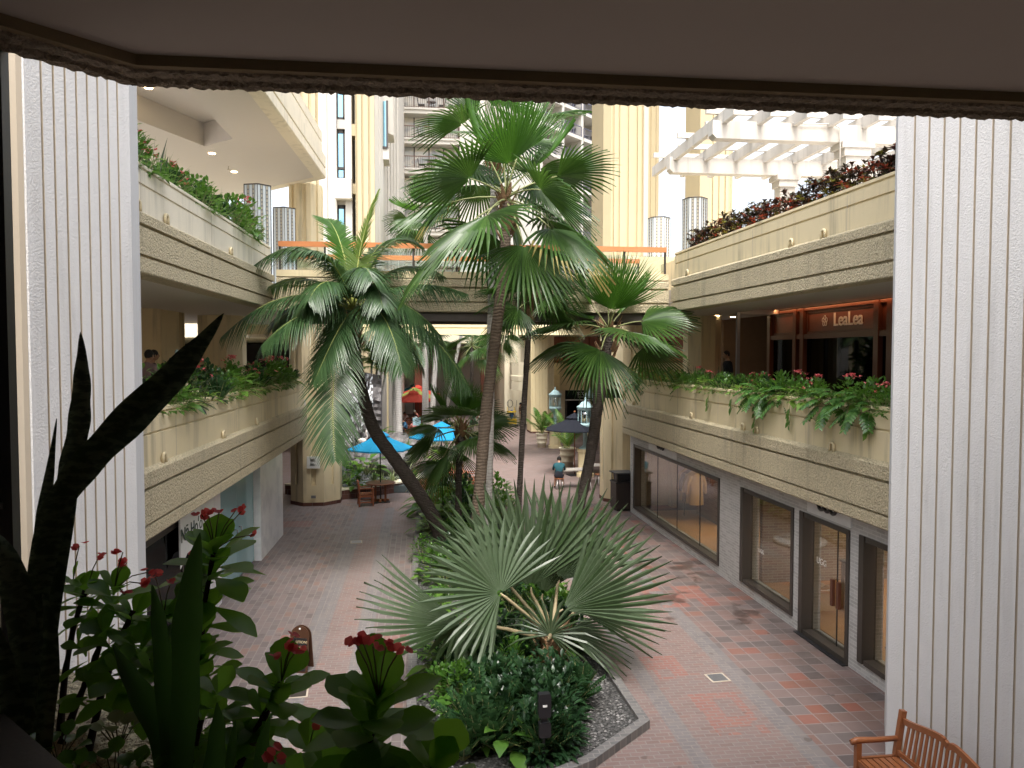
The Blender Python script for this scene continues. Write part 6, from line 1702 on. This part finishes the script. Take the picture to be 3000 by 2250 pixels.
# wet floor sign
wf = at(882,1962,z=0)
t = thing('wet_floor_sign', 'brown arched caution board standing on the paving among red flowers', 'sign', (wf.x,wf.y,0), R(-14))
def board(ys, tilt, nm):
    mb = MB(); pr = [(-.17,0),(.17,0),(.17,.62)]+[(.17*math.cos(R(a)),.62+.17*math.sin(R(a))) for a in range(15,180,15)]+[(-.17,.62)]
    n_ = len(pr); f_ = [(x_, ys+tilt*(1-z_/.8), z_) for x_,z_ in pr]; b_ = [(x_, ys+.02+tilt*(1-z_/.8), z_) for x_,z_ in pr]
    mb.add(f_+b_, [list(range(n_)), list(range(2*n_-1,n_-1,-1))]+[(i,n_+i,n_+(i+1)%n_,(i+1)%n_) for i in range(n_)])
    return mb.build(nm, plain('brown_sign_plastic', (.075,.035,.02), .4), t, world=False)
fb = board(-.02, -.12, 'front_board'); board(.03, .12, 'rear_board')
tl_ = math.atan(.12/.8)
def on_front(z, e=.006): return frame((0, -.02-.12*(1-z/.8)-e, z), (1,0,0), Vector((0,.12/.8,1)))
def local_text(body, z, size): 
    o = text('lettering', body, size, on_front(z), plain('gold_lettering', (.62,.50,.30), .5, var=.03), None, .002); o.parent = fb; return o
mb = MB(); Mf = on_front(.31,.003); mb.obox(Mf, .27, .56, .004); mb.build('black_panel', m_black, fb, world=False)
local_text('CAUTION!', .52, .062); local_text('WET', .20, .07); local_text('FLOOR', .11, .07)
mb = MB(); Mf = on_front(.36,.006)
for a,b in (((-.05,-.06),(.0,.0)),((.0,.0),(.06,.03)),((.0,.0),(-.03,.06)),((-.03,.06),(.05,.09)),((-.05,-.06),(-.09,-.02)),((-.05,-.06),(.05,-.07)),((.02,.02),(.08,-.02))):
    mb.bar(Mf @ Vector((*a,0)), Mf @ Vector((*b,0)), .016)
mb.ball(Mf @ Vector((-.055,.085,0)), .02, 8, 6); mb.build('falling_figure', plain('gold_pictogram', (.62,.50,.30), .5), fb, world=False)
mb = MB(); mb.ball((0,-.03,.74), .018, 8, 6); mb.build('rivet', m_text_w, fb, world=False)
# sanitiser stand
sn_ = at(1594,2262,z=0)
t = thing('sanitiser_stand', 'black hand sanitiser dispenser on a post before the planted bed', 'dispenser', (sn_.x,sn_.y,0), R(2))
mb = MB(); mb.tube([(0,.04,0),(0,.04,1.0)], .022, 8); mb.build('post', m_black, t, world=False)
def rbox(x0,x1,y0,y1,z0,z1,r=.03):
    mb = MB(); pr = []
    for cx_,cz_,a0 in ((x1-r,z0+r,-90),(x1-r,z1-r,0),(x0+r,z1-r,90),(x0+r,z0+r,180)):
        for k_ in range(5): a = R(a0+22.5*k_); pr.append((cx_+r*math.cos(a), cz_+r*math.sin(a)))
    n_ = len(pr); mb.add([(p[0],y0,p[1]) for p in pr]+[(p[0],y1,p[1]) for p in pr], [list(range(n_)), list(range(2*n_-1,n_-1,-1))]+[(i,n_+i,n_+(i+1)%n_,(i+1)%n_) for i in range(n_)]); return mb
rbox(-.085,.085,-.06,.04,.76,1.08).build('dispenser', m_blackp, t, world=False)
rbox(-.08,.08,-.075,.03,.50,.70).build('drip_tray', m_blackp, t, world=False)
mb = MB(); mb.box(-.04,.04,-.03,.03,.66,.80); mb.build('nozzle', m_black, t, world=False)
mb = MB(); mb.box(-.03,.03,-.064,-.0605,.91,.94); mb.build('badge', m_text_w, t, world=False)
mb = MB(); mb.lathe([(.18,0),(.18,.02),(.04,.03)], 14, (0,.04,0)); mb.build('base', m_black, t, world=False)
# teak bench by the pillar
BL = 1.7
e0 = Vector((6.0,9.04,0)); e1 = Vector((6.03,7.3,0)); ud_ = (e1-e0).normalized()
bt_ = thing('teak_bench', 'varnished teak garden bench with curved slatted back by the white pillar', 'bench', tuple(e0), math.atan2(ud_.y, ud_.x))
# local x runs along the bench, local y toward the back (pillar side)
mb = MB()
for i in range(6): mb.box(.06, BL-.06, -.50+.085*i, -.50+.085*i+.065, .425, .45)
mb.build('seat', m_teak, bt_, world=False)
mb = MB(); n_ = 17
def crest(u):  # camel back
    return .90 + .13*math.sin(math.pi*u)**1.5 - .05*math.exp(-((u-.5)/.03)**2)
for i in range(n_): u = (i+1)/(n_+1); x = .06+(BL-.12)*u; mb.bar((x,.03,.50),(x,.10,crest(u)-.03), .04, .016)
for i in range(28):
    u0, u1 = i/28, (i+1)/28; mb.bar((.05+(BL-.1)*u0,.105,crest(u0)),(.05+(BL-.1)*u1,.105,crest(u1)), .04, .075)
mb.bar((.05,.03,.50),(BL-.05,.03,.50),.035,.06); mb.build('backrest', m_teak, bt_, world=False)
for x in (.0, BL):
    mb = MB(); mb.bar((x,-.50,0),(x,-.50,.64),.065,.07); mb.build('leg', m_teak, bt_, world=False)
    mb = MB(); mb.bar((x,.06,0),(x,.03,.45),.065,.07); mb.bar((x,.03,.45),(x,.115,1.02),.065,.07); mb.build('leg', m_teak, bt_, world=False)
    mb = MB(); mb.tube([(x,-.60,.645),(x,-.52,.67),(x,-.25,.66),(x,.05,.66)], [.035,.042,.036,.036], 8); mb.bar((x,-.47,.40),(x,.03,.40),.04,.09); mb.build('armrest', m_teak, bt_, world=False)
mb = MB(); mb.bar((.03,-.50,.39),(BL-.03,-.50,.39),.035,.08); mb.bar((.03,.03,.39),(BL-.03,.03,.39),.035,.08); mb.build('apron', m_teak, bt_, world=False)
# drain covers
for i,(px,py,lab) in enumerate(((2102,1986,'pale square cover set in the paving on the right'),(872,2032,'grey slotted drain cover set in the paving by the red flowers'),(1044,1588,'small brown cover set in the paving beside the planted bed'))):
    q = at(px,py,z=0); t = thing('drain_cover', lab, 'drain cover', (q.x,q.y,0), R(5), 'covers set in the paving')
    mb = MB(); mb.box(-.17,.17,-.17,.17,.0035,.008); mb.build('frame', m_tan, t, world=False)
    mb = MB(); mb.box(-.14,.14,-.14,.14,.0085,.011); mb.build('lid', m_grey if i != 1 else m_bronze, t, world=False)

# ================================================================== WATERFALL GARDEN
ROCK = NT('wet_lava_rock'); P_ = ROCK.pos()
rk = ROCK.fin(ROCK.mix(ROCK.noise(P_, 3, 5, .7), (.035,.033,.035), (.20,.185,.18)), .5, ROCK.bump(ROCK.noise(P_, 9, 4), .7, .06), .5)
rg = random.Random(33)
wfz = thing('waterfall', 'dark rock wall with white falling water behind the leaning coconut trunk', 'waterfall', (X(1040,36.5),36.5,0))
mb = MB(); nx_, nz_ = 34, 30; x0, x1 = X(940,36.5), X(1112,36.5)
from mathutils import noise as mnoise
for j in range(nz_+1):
    for i in range(nx_+1):
        x = x0+(x1-x0)*i/nx_; z = 4.9*j/nz_; d = mnoise.noise((x*1.3,z*1.3,0))*.5+mnoise.noise((x*4,z*4,3))*.25
        mb.v.append((x, 36.6-d+.12*z*0, z*(1-.12*abs(i/nx_-.4))))
for j in range(nz_):
    for i in range(nx_): k_ = j*(nx_+1)+i; mb.f.append([k_,k_+1,k_+nx_+2,k_+nx_+1]); mb.m.append(0); mb.sm.append(False)
mb.box(x0,x1,37.2,37.6,0,4.4)
mb.build('rock_face', rk, wfz)
wm_ = NT('white_water'); P_ = wm_.pos(); f_ = wm_.noise(P_, 2.2, 4, .7, (3.2,3.2,1.0)); tr = wm_.node('BsdfTransparent'); mx = wm_.node('MixShader'); wm_.fin((.75,.78,.80), .5)
wm_.lk(wm_.ramp(f_, [(.50,(0,0,0)),(.60,(.85,.85,.85))]), mx.inputs[0]); wm_.lk(tr.outputs[0], mx.inputs[1]); wm_.lk(wm_.b.outputs[0], mx.inputs[2]); wm_.lk(mx.outputs[0], wm_.out.inputs[0])
mb = MB()
for j in range(13):
    for i in range(17):
        x = X(985,36)+ (X(1088,36)-X(985,36))*i/16; z = .35+4.3*j/12; d = mnoise.noise((x*1.3,z*1.3,0))*.5+.42
        mb.v.append((x, 36.45-d, z))
for j in range(12):
    for i in range(16): k_ = j*17+i; mb.f.append([k_,k_+1,k_+18,k_+17]); mb.m.append(0); mb.sm.append(True)
mb.build('falling_water', wm_.mat, wfz)
pw = NT('pond_water'); P_ = pw.pos()
mb = MB(); mb.box(X(880,33),X(1200,33),30.9,36.2,.02,.30); tag(mb.build('pond_water', pw.fin((.09,.115,.12), .08, pw.bump(pw.noise(P_,5,3),.35,.05), .6)), kind='structure')
bn = 0
for px,py,y,s_ in ((905,1345,31.2,.55),(893,1385,30.6,.42),(915,1320,33,.5),(1030,1345,34.5,.40),(1062,1340,34,.35),(1090,1345,33,.45),(1130,1330,34.5,.6),(1112,1372,31.8,.45),(1150,1368,32,.5),(1075,1365,32.4,.35),(1180,1345,33.6,.5),(1045,1360,33.2,.3),(1170,1300,37,.7),(1120,1295,37.2,.6),(1205,1310,36,.5),(998,1335,35.4,.3)):
    p = at(px,py,y=y); mb = MB(); mb.ball((p.x,p.y,p.z), s_, 11, 8, 0, (1.1,.9,.75), .16, rg); bn += 1
    tag(mb.build('boulder', rk, None, (p.x,p.y,p.z)), '%s dark boulder by depth around the waterfall pond'%ORD[bn-1], 'boulder', 'boulders around the waterfall pond')
# low curved garden wall
gw = thing('garden_wall', 'low curved garden wall of dark red tile with cream coping before the pond', 'wall', tuple(at(1000,1462,z=0)))
pl = [at(835,1448,z=0), at(900,1455,z=0), at(998,1465,z=0), at(1080,1456,z=0), at(1172,1442,z=0), at(1235,1425,z=0), at(1290,1402,z=0), at(1330,1375,z=0)]
path = []
for i,p in enumerate(pl):
    d = (pl[min(i+1,7)]-pl[max(i-1,0)]).normalized(); path.append((p.x,p.y,d.y,-d.x))
mb = MB(); mb.ext([(-.30,0),(0,0),(0,.36),(-.30,.36)], path); mb.build('face', m_dbrick, gw)
mb = MB(); mb.ext([(-.44,.362),(.03,.362),(.03,.42),(-.44,.42)], path); mb.build('coping', m_cream, gw)
mb = MB(); mb.ext([(-1.6,.05),(-.305,.05),(-.305,.30),(-1.6,.26)], path); tag(mb.build('garden_soil', m_soil), kind='structure')
rg = random.Random(14); cg = {}
for px,py,kind,s_,y in ((1010,1395,'bush',1.6,30.4),(1055,1390,'lime',1.8,30.6),(1075,1375,'broad',1.9,31),(1040,1415,'lime',1.3,30.2),(1095,1405,'pale',1.5,30.9),(1120,1410,'pale',1.4,31.2),(1150,1400,'pale',1.3,31.4),(1105,1385,'grass',1.4,31.6),(1138,1350,'pale',1.9,33),(1165,1330,'pale',2.0,34),(1190,1325,'grass',2.0,34.5),(1210,1350,'pale',1.9,33),(1150,1290,'pale',2.0,37),(1185,1280,'pale',2.0,38),(1110,1255,'broad',2.3,39),(1088,1285,'grass',1.8,38),(1220,1290,'pale',2.0,38),(1240,1300,'bush',2.0,38),(1205,1280,'pale',1.8,40),(1260,1330,'deep',2.2,36),(1290,1350,'lime',1.9,35),(985,1405,'grass',1.5,30.3),(1020,1408,'pale',1.2,30.3),(1180,1385,'pale',1.5,32),(1215,1395,'grass',1.5,32.2),(1310,1290,'deep',2.2,42),(1345,1280,'bush',2.2,44),(1390,1265,'deep',2.0,47),(1430,1245,'deep',1.8,52)):
    p = at(px, py+18, y=y); cg[kind] = cg.get(kind,0)+1
    plant(kind, rg.randint(0,2), (p.x,y,max(.2,min(p.z,.9))), rg.uniform(0,6), s_, '%s %s of the waterfall garden counted from its coping'%(ORD[cg[kind]-1], KN[kind]), 'plants of the waterfall garden')
# two water birds
for px,py,y,lab,cc in ((1061,1282,35.4,'pale long necked bird at the foot of the waterfall',(.7,.62,.58)),(1021,1300,34.6,'dark grey long necked bird standing in the pond',(.16,.15,.15))):
    p = at(px,py,y=y); t = thing('bird', lab, 'bird', (p.x,y,.25)); mb = MB(); z0 = p.z-.25
    mb.ball((0,0,z0-.15), .17, 10, 7, 0, (1.3,.8,.8)); mb.tube([(.16,0,z0-.12),(.24,0,z0+.05),(.16,0,z0+.22),(.22,0,z0+.34)], [.06,.035,.03,.045], 8); mb.tube([(.22,0,z0+.34),(.33,0,z0+.28)], [.035,.008], 6)
    for a in (-.05,.05): mb.tube([(a,.02,z0-.25),(a+.01,.03,(z0-.25)*.5),(a,.02,0)], [.02,.013,.012], 5)
    mb.build('body', plain('plumage_'+str(px), cc, .8), t, world=False)
    wg = MB(); wg.ball((-.03,0,z0-.12), .15, 8, 6, 0, (1.3,.95,.5)); wg.build('wing', plain('wing_'+str(px), lerp3(cc,.8), .8), t, world=False)

# ================================================================== RESTAURANT TERRACE AT THE BACK
for px,y,r_,zt,m_,lab in ((1208,55,1.55,None,m_cred2,'front coral red parasol over the distant diners'),(1212,58.5,1.7,None,m_cgreen,'olive green parasol between the coral red ones'),(1222,62,1.8,None,m_cred2,'rear coral red parasol above the olive one'),(1215,66,1.9,None,m_cteal,'dark teal parasol at the very back of the terrace')):
    ht = {55:1142,58.5:1134,62:1127,66:1122}[y]; zt = at(px,ht,y=y).z
    parasol((X(px,y),y,0), r_, zt-.1, zt-.78, m_, lab, 8, R(12))
dn = [(1186,50.5,m_bluec,m_hair),(1226,51.5,m_whitec,m_hairl),(1205,53,m_blk,m_hair),(1237,54,m_pinkc,m_hair),(1192,56,m_whitec,m_hair),(1222,57.5,m_pinkc,m_hairl),(1212,49.5,m_pinkc,m_hair)]
dl = ['diner in blue at the left edge of the terrace','grey haired diner in white left of the pale trunk','diner in black in the middle of the terrace','diner in coral at the right edge of the terrace','dark haired diner in white under the front parasol','grey haired diner in coral farthest back','diner in coral sitting nearest with a hat']
for i,(px,y,m_,h_) in enumerate(dn):
    person(dl[i], (X(px,y),y,.02), R(rnd.uniform(0,360)), SIT, [m_, m_short, m_skin, m_skin, m_shoe], h_, 'diners on the terrace', False)
    chair((X(px,y),y+.05,.0), R(rnd.uniform(0,360)), 'terrace armchair of the '+dl[i], 'chairs of the diners')
for i,(px,y) in enumerate(((1198,51.6),(1230,52.8),(1208,55.0))): rtable((X(px,y),y,0), ['left','right','rear'][i]+' dining table under the coral parasols')
# menu board
t = thing('menu_stand', 'small pale blue menu board on a stand among the diners', 'menu stand', (X(1218,48.6),48.6,0))
mb = MB(); mb.tube([(0,0,0),(0,0,1.2)], .02, 6); mb.build('stand', m_black, t, world=False)
mb = MB(); mb.box(-.25,.25,-.03,-.01,1.05,1.55); mb.build('board', plain('pale_blue_board', (.35,.55,.62), .5), t, world=False)
# ================================================================== THE VIEWER'S OWN PLANTER
m_euph = leafm('crown_of_thorns_leaf', (.07,.19,.02), (.16,.34,.04), .38, .62, .35)
m_thorn = plain('thorny_dark_stem', (.030,.018,.012), .85, .2, var=.3)
sk_ = NT('dark_snake_plant_leaf'); _o = sk_.objc()
m_snakef = sk_.fin(sk_.mix(sk_.ramp(sk_.noise(_o, 34, 3, .6, (1,1,2.2)), [(.46,(0,0,0)),(.56,(1,1,1))]), (.035,.065,.028), (.11,.15,.085)), .32, None, .5)
m_stalk = plain('green_flower_stalk', (.12,.10,.04), .6, .3)
r0, r1 = at(0,2080,z=4.95), at(197,2250,z=4.95); rd = (r1-r0).normalized(); rnv = Vector((rd.y,-rd.x,0))
if rnv.y > 0: rnv = -rnv
pt_ = thing('balcony_planter', 'near planter with dark rail cap and rough cast outer wall in the lower left corner', 'planter', (-1.2,2.0,3.9))
def strip(mb, a, b, off0, off1, z0, z1):
    mb.prism([(a+rnv*off0).to_tuple()[:2], (b+rnv*off0).to_tuple()[:2], (b+rnv*off1).to_tuple()[:2], (a+rnv*off1).to_tuple()[:2]], z0, z1)
ra, rb = r0-rd*1.9, r1+rd*2.6
mb = MB(); strip(mb, ra, rb, 0, .16, 4.90, 4.95); mb.build('rail_cap', plain('dark_brown_rail', (.05,.042,.038), .5), pt_)
mb = MB(); strip(mb, ra, rb, .02, .14, 3.9, 4.899); mb.build('inner_wall', m_brownwall, pt_)
l0, l1 = at(158,1930,z=4.5), at(353,2011,z=4.5); ld = (l1-l0).normalized(); ln = Vector((ld.y,-ld.x,0))
if ln.y > 0: ln = -ln
la, lb = l0-ld*1.05, l1+ld*3.2
mb = MB(); rg = random.Random(3)
N_ = 90
for i in range(N_+1):
    p = la.lerp(lb, i/N_)
    for k_,(o_,z_) in enumerate(((0,2.9),(0,4.2),(0,4.46),(.03,4.5),(.12,4.505),(.22,4.50),(.27,4.47),(.27,3.9))):
        j = .012 if 1 < k_ < 7 else 0
        q = p+ln*o_; mb.v.append((q.x+rg.uniform(-j,j), q.y+rg.uniform(-j,j), z_+rg.uniform(-j,j)*.7))
for i in range(N_):
    for k_ in range(7): mb.f.append([i*8+k_, i*8+k_+1, (i+1)*8+k_+1, (i+1)*8+k_]); mb.m.append(0); mb.sm.append(True)
mb.build('outer_wall', m_rough, pt_)
mb = MB(); a_, b_ = la+ln*.26, lb+ln*.26
mb.prism([a_.to_tuple()[:2], b_.to_tuple()[:2], (rb+rnv*.03).to_tuple()[:2], (ra+rnv*.03).to_tuple()[:2]], 3.95, 4.38); mb.build('soil', m_soil, pt_)
# snake plants
def sblade(mb, cl, ws, y0, y1, rg):
    n_ = len(cl); P_ = []
    for i,(px,py) in enumerate(cl):
        y_ = y0+(y1-y0)*i/(n_-1); P_.append(at(px,py,y=y_))
    Q = []; Wd = []
    m_ = (n_-1)*6
    for i in range(m_+1):
        t = i/m_*(n_-1); k_ = min(int(t), n_-2); u = t-k_
        a,b,c_,d = P_[max(k_-1,0)],P_[k_],P_[k_+1],P_[min(k_+2,n_-1)]
        Q.append(.5*((2*b)+(-a+c_)*u+(2*a-5*b+4*c_-d)*u*u+(-a+3*b-3*c_+d)*u**3)); Wd.append(ws[k_]+(ws[k_+1]-ws[k_])*u)
    b0 = len(mb.v); ph = rg.uniform(0,6)
    for i,p in enumerate(Q):
        T = (Q[min(i+1,m_)]-Q[max(i-1,0)]).normalized(); V = (p-Vector((0,0,CZ))).normalized(); S = T.cross(V).normalized(); N = S.cross(T)
        w_ = Wd[i]*(1+.07*math.sin(i*.9+ph)); w2 = Wd[i]*(1+.07*math.sin(i*.8+ph+2))
        for s_,f_ in ((-1,.35),(-.5,.08),(0,0),(.5,.08),(1,.35)):
            q = p + S*(s_*(w_ if s_<0 else w2)) - N*(f_*Wd[i]*.9); mb.v.append(tuple(q))
    for i in range(m_):
        for k_ in range(4): mb.f.append([b0+i*5+k_, b0+i*5+k_+1, b0+(i+1)*5+k_+1, b0+(i+1)*5+k_]); mb.m.append(0); mb.sm.append(True)
PXM = lambda w,y: w*y/F*1.08
m_snakeg = leafm('green_snake_plant_leaf', (.03,.075,.018), (.045,.11,.025), .35, .4)
def snake_clump(label, blades, rg, mat=None):
    mb = MB(); b = None
    for cl,wpx,y0,y1 in blades:
        sblade(mb, cl, [PXM(w/2,(y0+y1)/2) for w in wpx], y0, y1, rg)
    p = at(*blades[0][0][0], y=blades[0][2])
    t = thing('snake_plant', label, 'plant', (p.x,p.y,4.38), 0, 'snake plants in the near planter')
    mb.build('leaves', mat or m_snakef, t)
rg = random.Random(12)
snake_clump('tall dark snake plant with one long leaf slanting across the white pillar', [
  ([(60,2240),(85,1900),(150,1540),(217,1405),(316,1292),(452,1157),(560,1040),(655,918)],[46,54,64,70,82,86,58,2],1.75,1.95),
  ([(100,2240),(130,1950),(185,1500),(211,1360),(230,1250),(238,1157),(240,1066),(236,973)],[38,42,52,55,51,46,31,2],1.85,2.1),
  ([(80,2200),(105,1800),(131,1496),(146,1383),(166,1226)],[34,38,36,20,2],1.9,2.1),
  ([(40,2260),(70,2000),(60,1800),(20,1640),(-40,1560)],[40,60,70,60,20],1.5,1.6),
  ([(120,2240),(140,2050),(150,1900),(142,1800),(125,1740)],[36,44,38,24,3],1.7,1.75),
  ([(20,2260),(30,2100),(10,1950),(-30,1800)],[50,60,50,20],1.45,1.5)], rg)
snake_clump('upright snake plant between the thorny plants with one broad green blade', [
  ([(530,2290),(540,2100),(548,1850),(562,1700),(586,1560)],[50,66,74,56,2],1.6,1.75),
  ([(505,2290),(490,2100),(475,1920),(462,1800),(445,1712)],[40,48,46,34,2],1.7,1.8),
  ([(500,2290),(470,2150),(410,2030),(370,1960),(332,1888)],[56,64,58,36,2],1.75,1.85),
  ([(620,2290),(632,2200),(638,2120),(636,2058)],[50,52,36,2],1.5,1.5),
  ([(668,2290),(680,2180),(690,2110)],[24,24,2],1.6,1.6),
  ([(760,2290),(770,2180),(790,2100)],[36,36,2],1.5,1.5)], rg, m_snakeg)
# crown of thorns
OB = [.10,.20,.38,.62,.84,.90,.66,.08]
def rosette(mb, tip, axis, n, L, w, rg, spread=1.0):
    axis = Vector(axis).normalized(); u = axis.orthogonal().normalized(); v = axis.cross(u)
    for i in range(n):
        t = i/max(1,n-1); a = R(i*137.5+rg.uniform(-12,12)); el = (58-66*t*spread)+rg.uniform(-9,9)
        d = (u*math.cos(a)+v*math.sin(a))*math.cos(R(el)) + axis*math.sin(R(el))
        p = Vector(tip)-axis*(.09*t); l_ = L*rg.uniform(.8,1.12)*(.6 if i < 3 else 1); ww = w*rg.uniform(.85,1.1)
        mb.blade(p, d, axis, l_, [ww*k_ for k_ in OB], droop=.22*t, fold=.16*rg.uniform(.3,1.4), curl=-.10)
def fl_bract(mb, c_, d, s, rg):
    d = Vector(d).normalized(); u = d.orthogonal().normalized(); a = rg.uniform(0,6); v = d.cross(u); u, v = u*math.cos(a)+v*math.sin(a), v*math.cos(a)-u*math.sin(a)
    for s_ in (-1,1):
        mb.blade(Vector(c_)-u*s_*.002, (u*s_+d*.35), d, s, [s*k_ for k_ in (.15,.5,.66,.62,.40,.08)], droop=.0, fold=.15)
def thorn_plant(label, stems, ros, flowers, seed, L=.108, w=.032):
    rg = random.Random(seed); p0 = at(*stems[0][0][:2], y=stems[0][0][2])
    t = thing('crown_of_thorns', label, 'plant', (p0.x,p0.y,4.38), 0, 'crown of thorns plants in the near planter')
    mb = MB()
    for s_ in stems:
        P_ = [at(a,b,y=c_) for a,b,c_ in s_]
        Q = []
        for i in range(len(P_)-1):
            for k_ in range(6): Q.append(P_[i].lerp(P_[i+1],k_/6))
        Q.append(P_[-1]); mb.tube(Q, [.0095-.003*i/len(Q)+rg.uniform(-.0012,.0012) for i in range(len(Q))], 7)
        for i,p in enumerate(Q[:-1]):
            T = (Q[i+1]-p)
            for k_ in range(7):
                a = rg.uniform(0,6.28); u = T.normalized().orthogonal(); dd = Matrix.Rotation(a,4,T) @ u
                q = p+T*rg.random()+dd*.007; mb.blade(q, dd, T, .015, [.0016,.001,.0002])
    mb.build('stems', m_thorn, t)
    mb = MB()
    for (px,py,y,n_,k_,ax) in ros:
        tip = at(px,py,y=y); rosette(mb, tip, ax, n_, L*k_, w*k_, rg)
    mb.build('leaves', m_euph, t)
    mb = MB(); st_ = MB()
    for (px,py,y,k_) in flowers:
        c_ = at(px,py,y=y)
        near = min(ros, key=lambda q: (q[0]-px)**2+(q[1]-py)**2); b_ = at(near[0],near[1],y=near[2])
        st_.tube([b_, b_.lerp(c_,.5)+Vector((0,0,.012)), c_], .0018, 4)
        for j in range(k_):
            o_ = Vector((rg.uniform(-.016,.016),rg.uniform(-.016,.016),rg.uniform(-.005,.008)))*(1 if k_ > 1 else 0)
            fl_bract(mb, c_+o_, (rg.uniform(-.5,.5), rg.uniform(-.9,.1), rg.uniform(.3,1)), .0150, rg)
    if flowers: st_.build('flower_stalks', m_stalk, t); mb.build('flowers', m_red, t)
    return t
U = (0,0,1)
thorn_plant('thorny plant with oval leaves and red flowers before the foot of the left pillar',
  [[(175,2160,2.1),(190,1980,2.15),(215,1840,2.2),(250,1730,2.25)],[(180,2180,2.0),(235,2040,2.05),(290,1900,2.1),(300,1800,2.2)],[(260,2200,1.95),(300,2020,2.0),(350,1880,2.1),(390,1790,2.15)]],
  [(255,1725,2.25,16,1.0,(-.1,0,1)),(335,1725,2.2,15,1.0,(.2,-.1,1)),(395,1800,2.15,15,1.0,(.2,0,1)),(300,1850,2.05,12,.95,(-.3,-.2,1)),(230,1890,2.1,8,.8,(-.4,-.2,.9)),(420,1880,2.0,14,1.0,(.3,-.1,1)),(350,1950,1.95,10,.95,(.1,-.3,1)),(270,1990,2.0,7,.8,(.3,-.3,.8)),(480,1800,2.1,12,1.0,(.3,.1,1)),(450,1960,1.9,9,.9,(.4,-.2,.9)),(215,1700,2.3,8,.9,(-.5,0,.8))],
  [(232,1600,2.25,2),(292,1628,2.25,2),(360,1618,2.2,2),(362,1655,2.2,3),(440,1675,2.15,4),(425,1710,2.15,4),(497,1715,2.1,2),(365,1742,2.15,2),(455,1690,2.15,2)], 1)
thorn_plant('tallest thorny plant with a dark upright stem and a high rosette before the spa sign',
  [[(560,2260,1.95),(585,2050,2.0),(590,1860,2.05),(605,1740,2.1),(625,1620,2.15)]],
  [(628,1610,2.15,18,1.35,(.05,-.05,1)),(612,1690,2.12,12,1.3,(.1,-.1,1)),(600,1780,2.08,9,1.05,(.2,-.15,.9)),(592,1850,2.04,8,1.0,(.1,-.2,.9)),(588,1920,2.0,8,1.0,(-.2,-.2,.9)),(575,1990,1.96,7,1.0,(.2,-.2,.9)),(530,1880,2.0,9,1.0,(-.3,-.1,1))],
  [(590,1505,2.15,2),(612,1512,2.15,2),(642,1500,2.15,2),(690,1496,2.15,2),(708,1498,2.15,2),(745,1566,2.15,1),(566,1620,2.15,1),(530,1737,2.1,2)], 2)
thorn_plant('thorny plant leaning right with a broad rosette before the caution board',
  [[(690,2270,1.7),(740,2160,1.72),(790,2070,1.75),(822,2000,1.78)],[(600,2270,1.7),(570,2180,1.75),(590,2110,1.78)]],
  [(825,1995,1.78,15,1.25,(.25,-.05,1)),(775,2085,1.74,9,1.15,(.35,-.1,.9)),(730,2180,1.70,8,1.1,(.4,-.1,.8)),(590,2090,1.78,11,1.0,(0,-.1,1)),(640,2030,1.8,10,1.0,(.1,0,1)),(905,2190,1.6,10,1.15,(.1,-.1,1))],
  [(866,1873,1.78,2),(850,1898,1.78,3),(872,1902,1.78,3),(824,1923,1.78,2),(930,2123,1.6,1),(812,2200,1.45,2),(806,2236,1.45,2)], 3)
thorn_plant('nearest thorny plant with large rosette under a row of red flowers',
  [[(1050,2300,1.35),(1080,2160,1.36),(1105,2060,1.38)]],
  [(1108,2045,1.38,17,1.25,(.05,-.1,1)),(1090,2110,1.36,12,1.2,(.0,-.2,.9)),(1070,2190,1.35,8,1.1,(-.2,-.1,.9))],
  [(1045,1890,1.38,2),(1064,1882,1.38,3),(1092,1893,1.38,2),(1130,1897,1.38,3),(1170,1906,1.38,2)], 4)
thorn_plant('low thorny plant with a few big leaves at the middle of the bottom edge',
  [[(1240,2330,1.3),(1265,2270,1.32),(1280,2240,1.32)]],
  [(1285,2240,1.32,8,1.3,(.2,-.1,.9)),(1250,2290,1.3,7,1.2,(.1,-.2,1)),(950,2290,1.4,10,1.2,(.1,0,1)),(860,2300,1.5,8,1.1,(-.2,0,1))], [], 5)
# small seedlings in the near soil
for i,(px,py,y,s_,m_,lab) in enumerate(((170,2160,1.75,.8,m_lush,'small bright green seedling beside the dark rail cap'),(205,2250,1.6,.8,m_lush,'second bright green seedling at the very bottom edge'),(345,2120,1.8,.7,m_palegr,'pale round leaved seedling between the snake plants'),(330,2210,1.75,.8,m_lush,'pale leafy weed at the bottom under the broad snake blade'),(390,2240,1.65,.8,m_lush,'green weed at the bottom edge right of the pale seedling'))):
    rg = random.Random(90+i); p = at(px,py,y=y); mb = MB()
    for j in range(9):
        d = dirv(j*137, rg.uniform(0,75)); q = Vector((0,0,-.05))+d*.05
        mb.tube([(0,0,-.13),(0,0,-.06),q], .0016, 4, 1, False); mb.blade(q, d, U, .055*s_, [.004,.016,.019,.013,.002], droop=.3, fold=.25)
    o_ = mb.build('seedling', [m_, m_stalk]); o_.location = p; tag(o_, lab, 'plant', 'seedlings in the near planter')
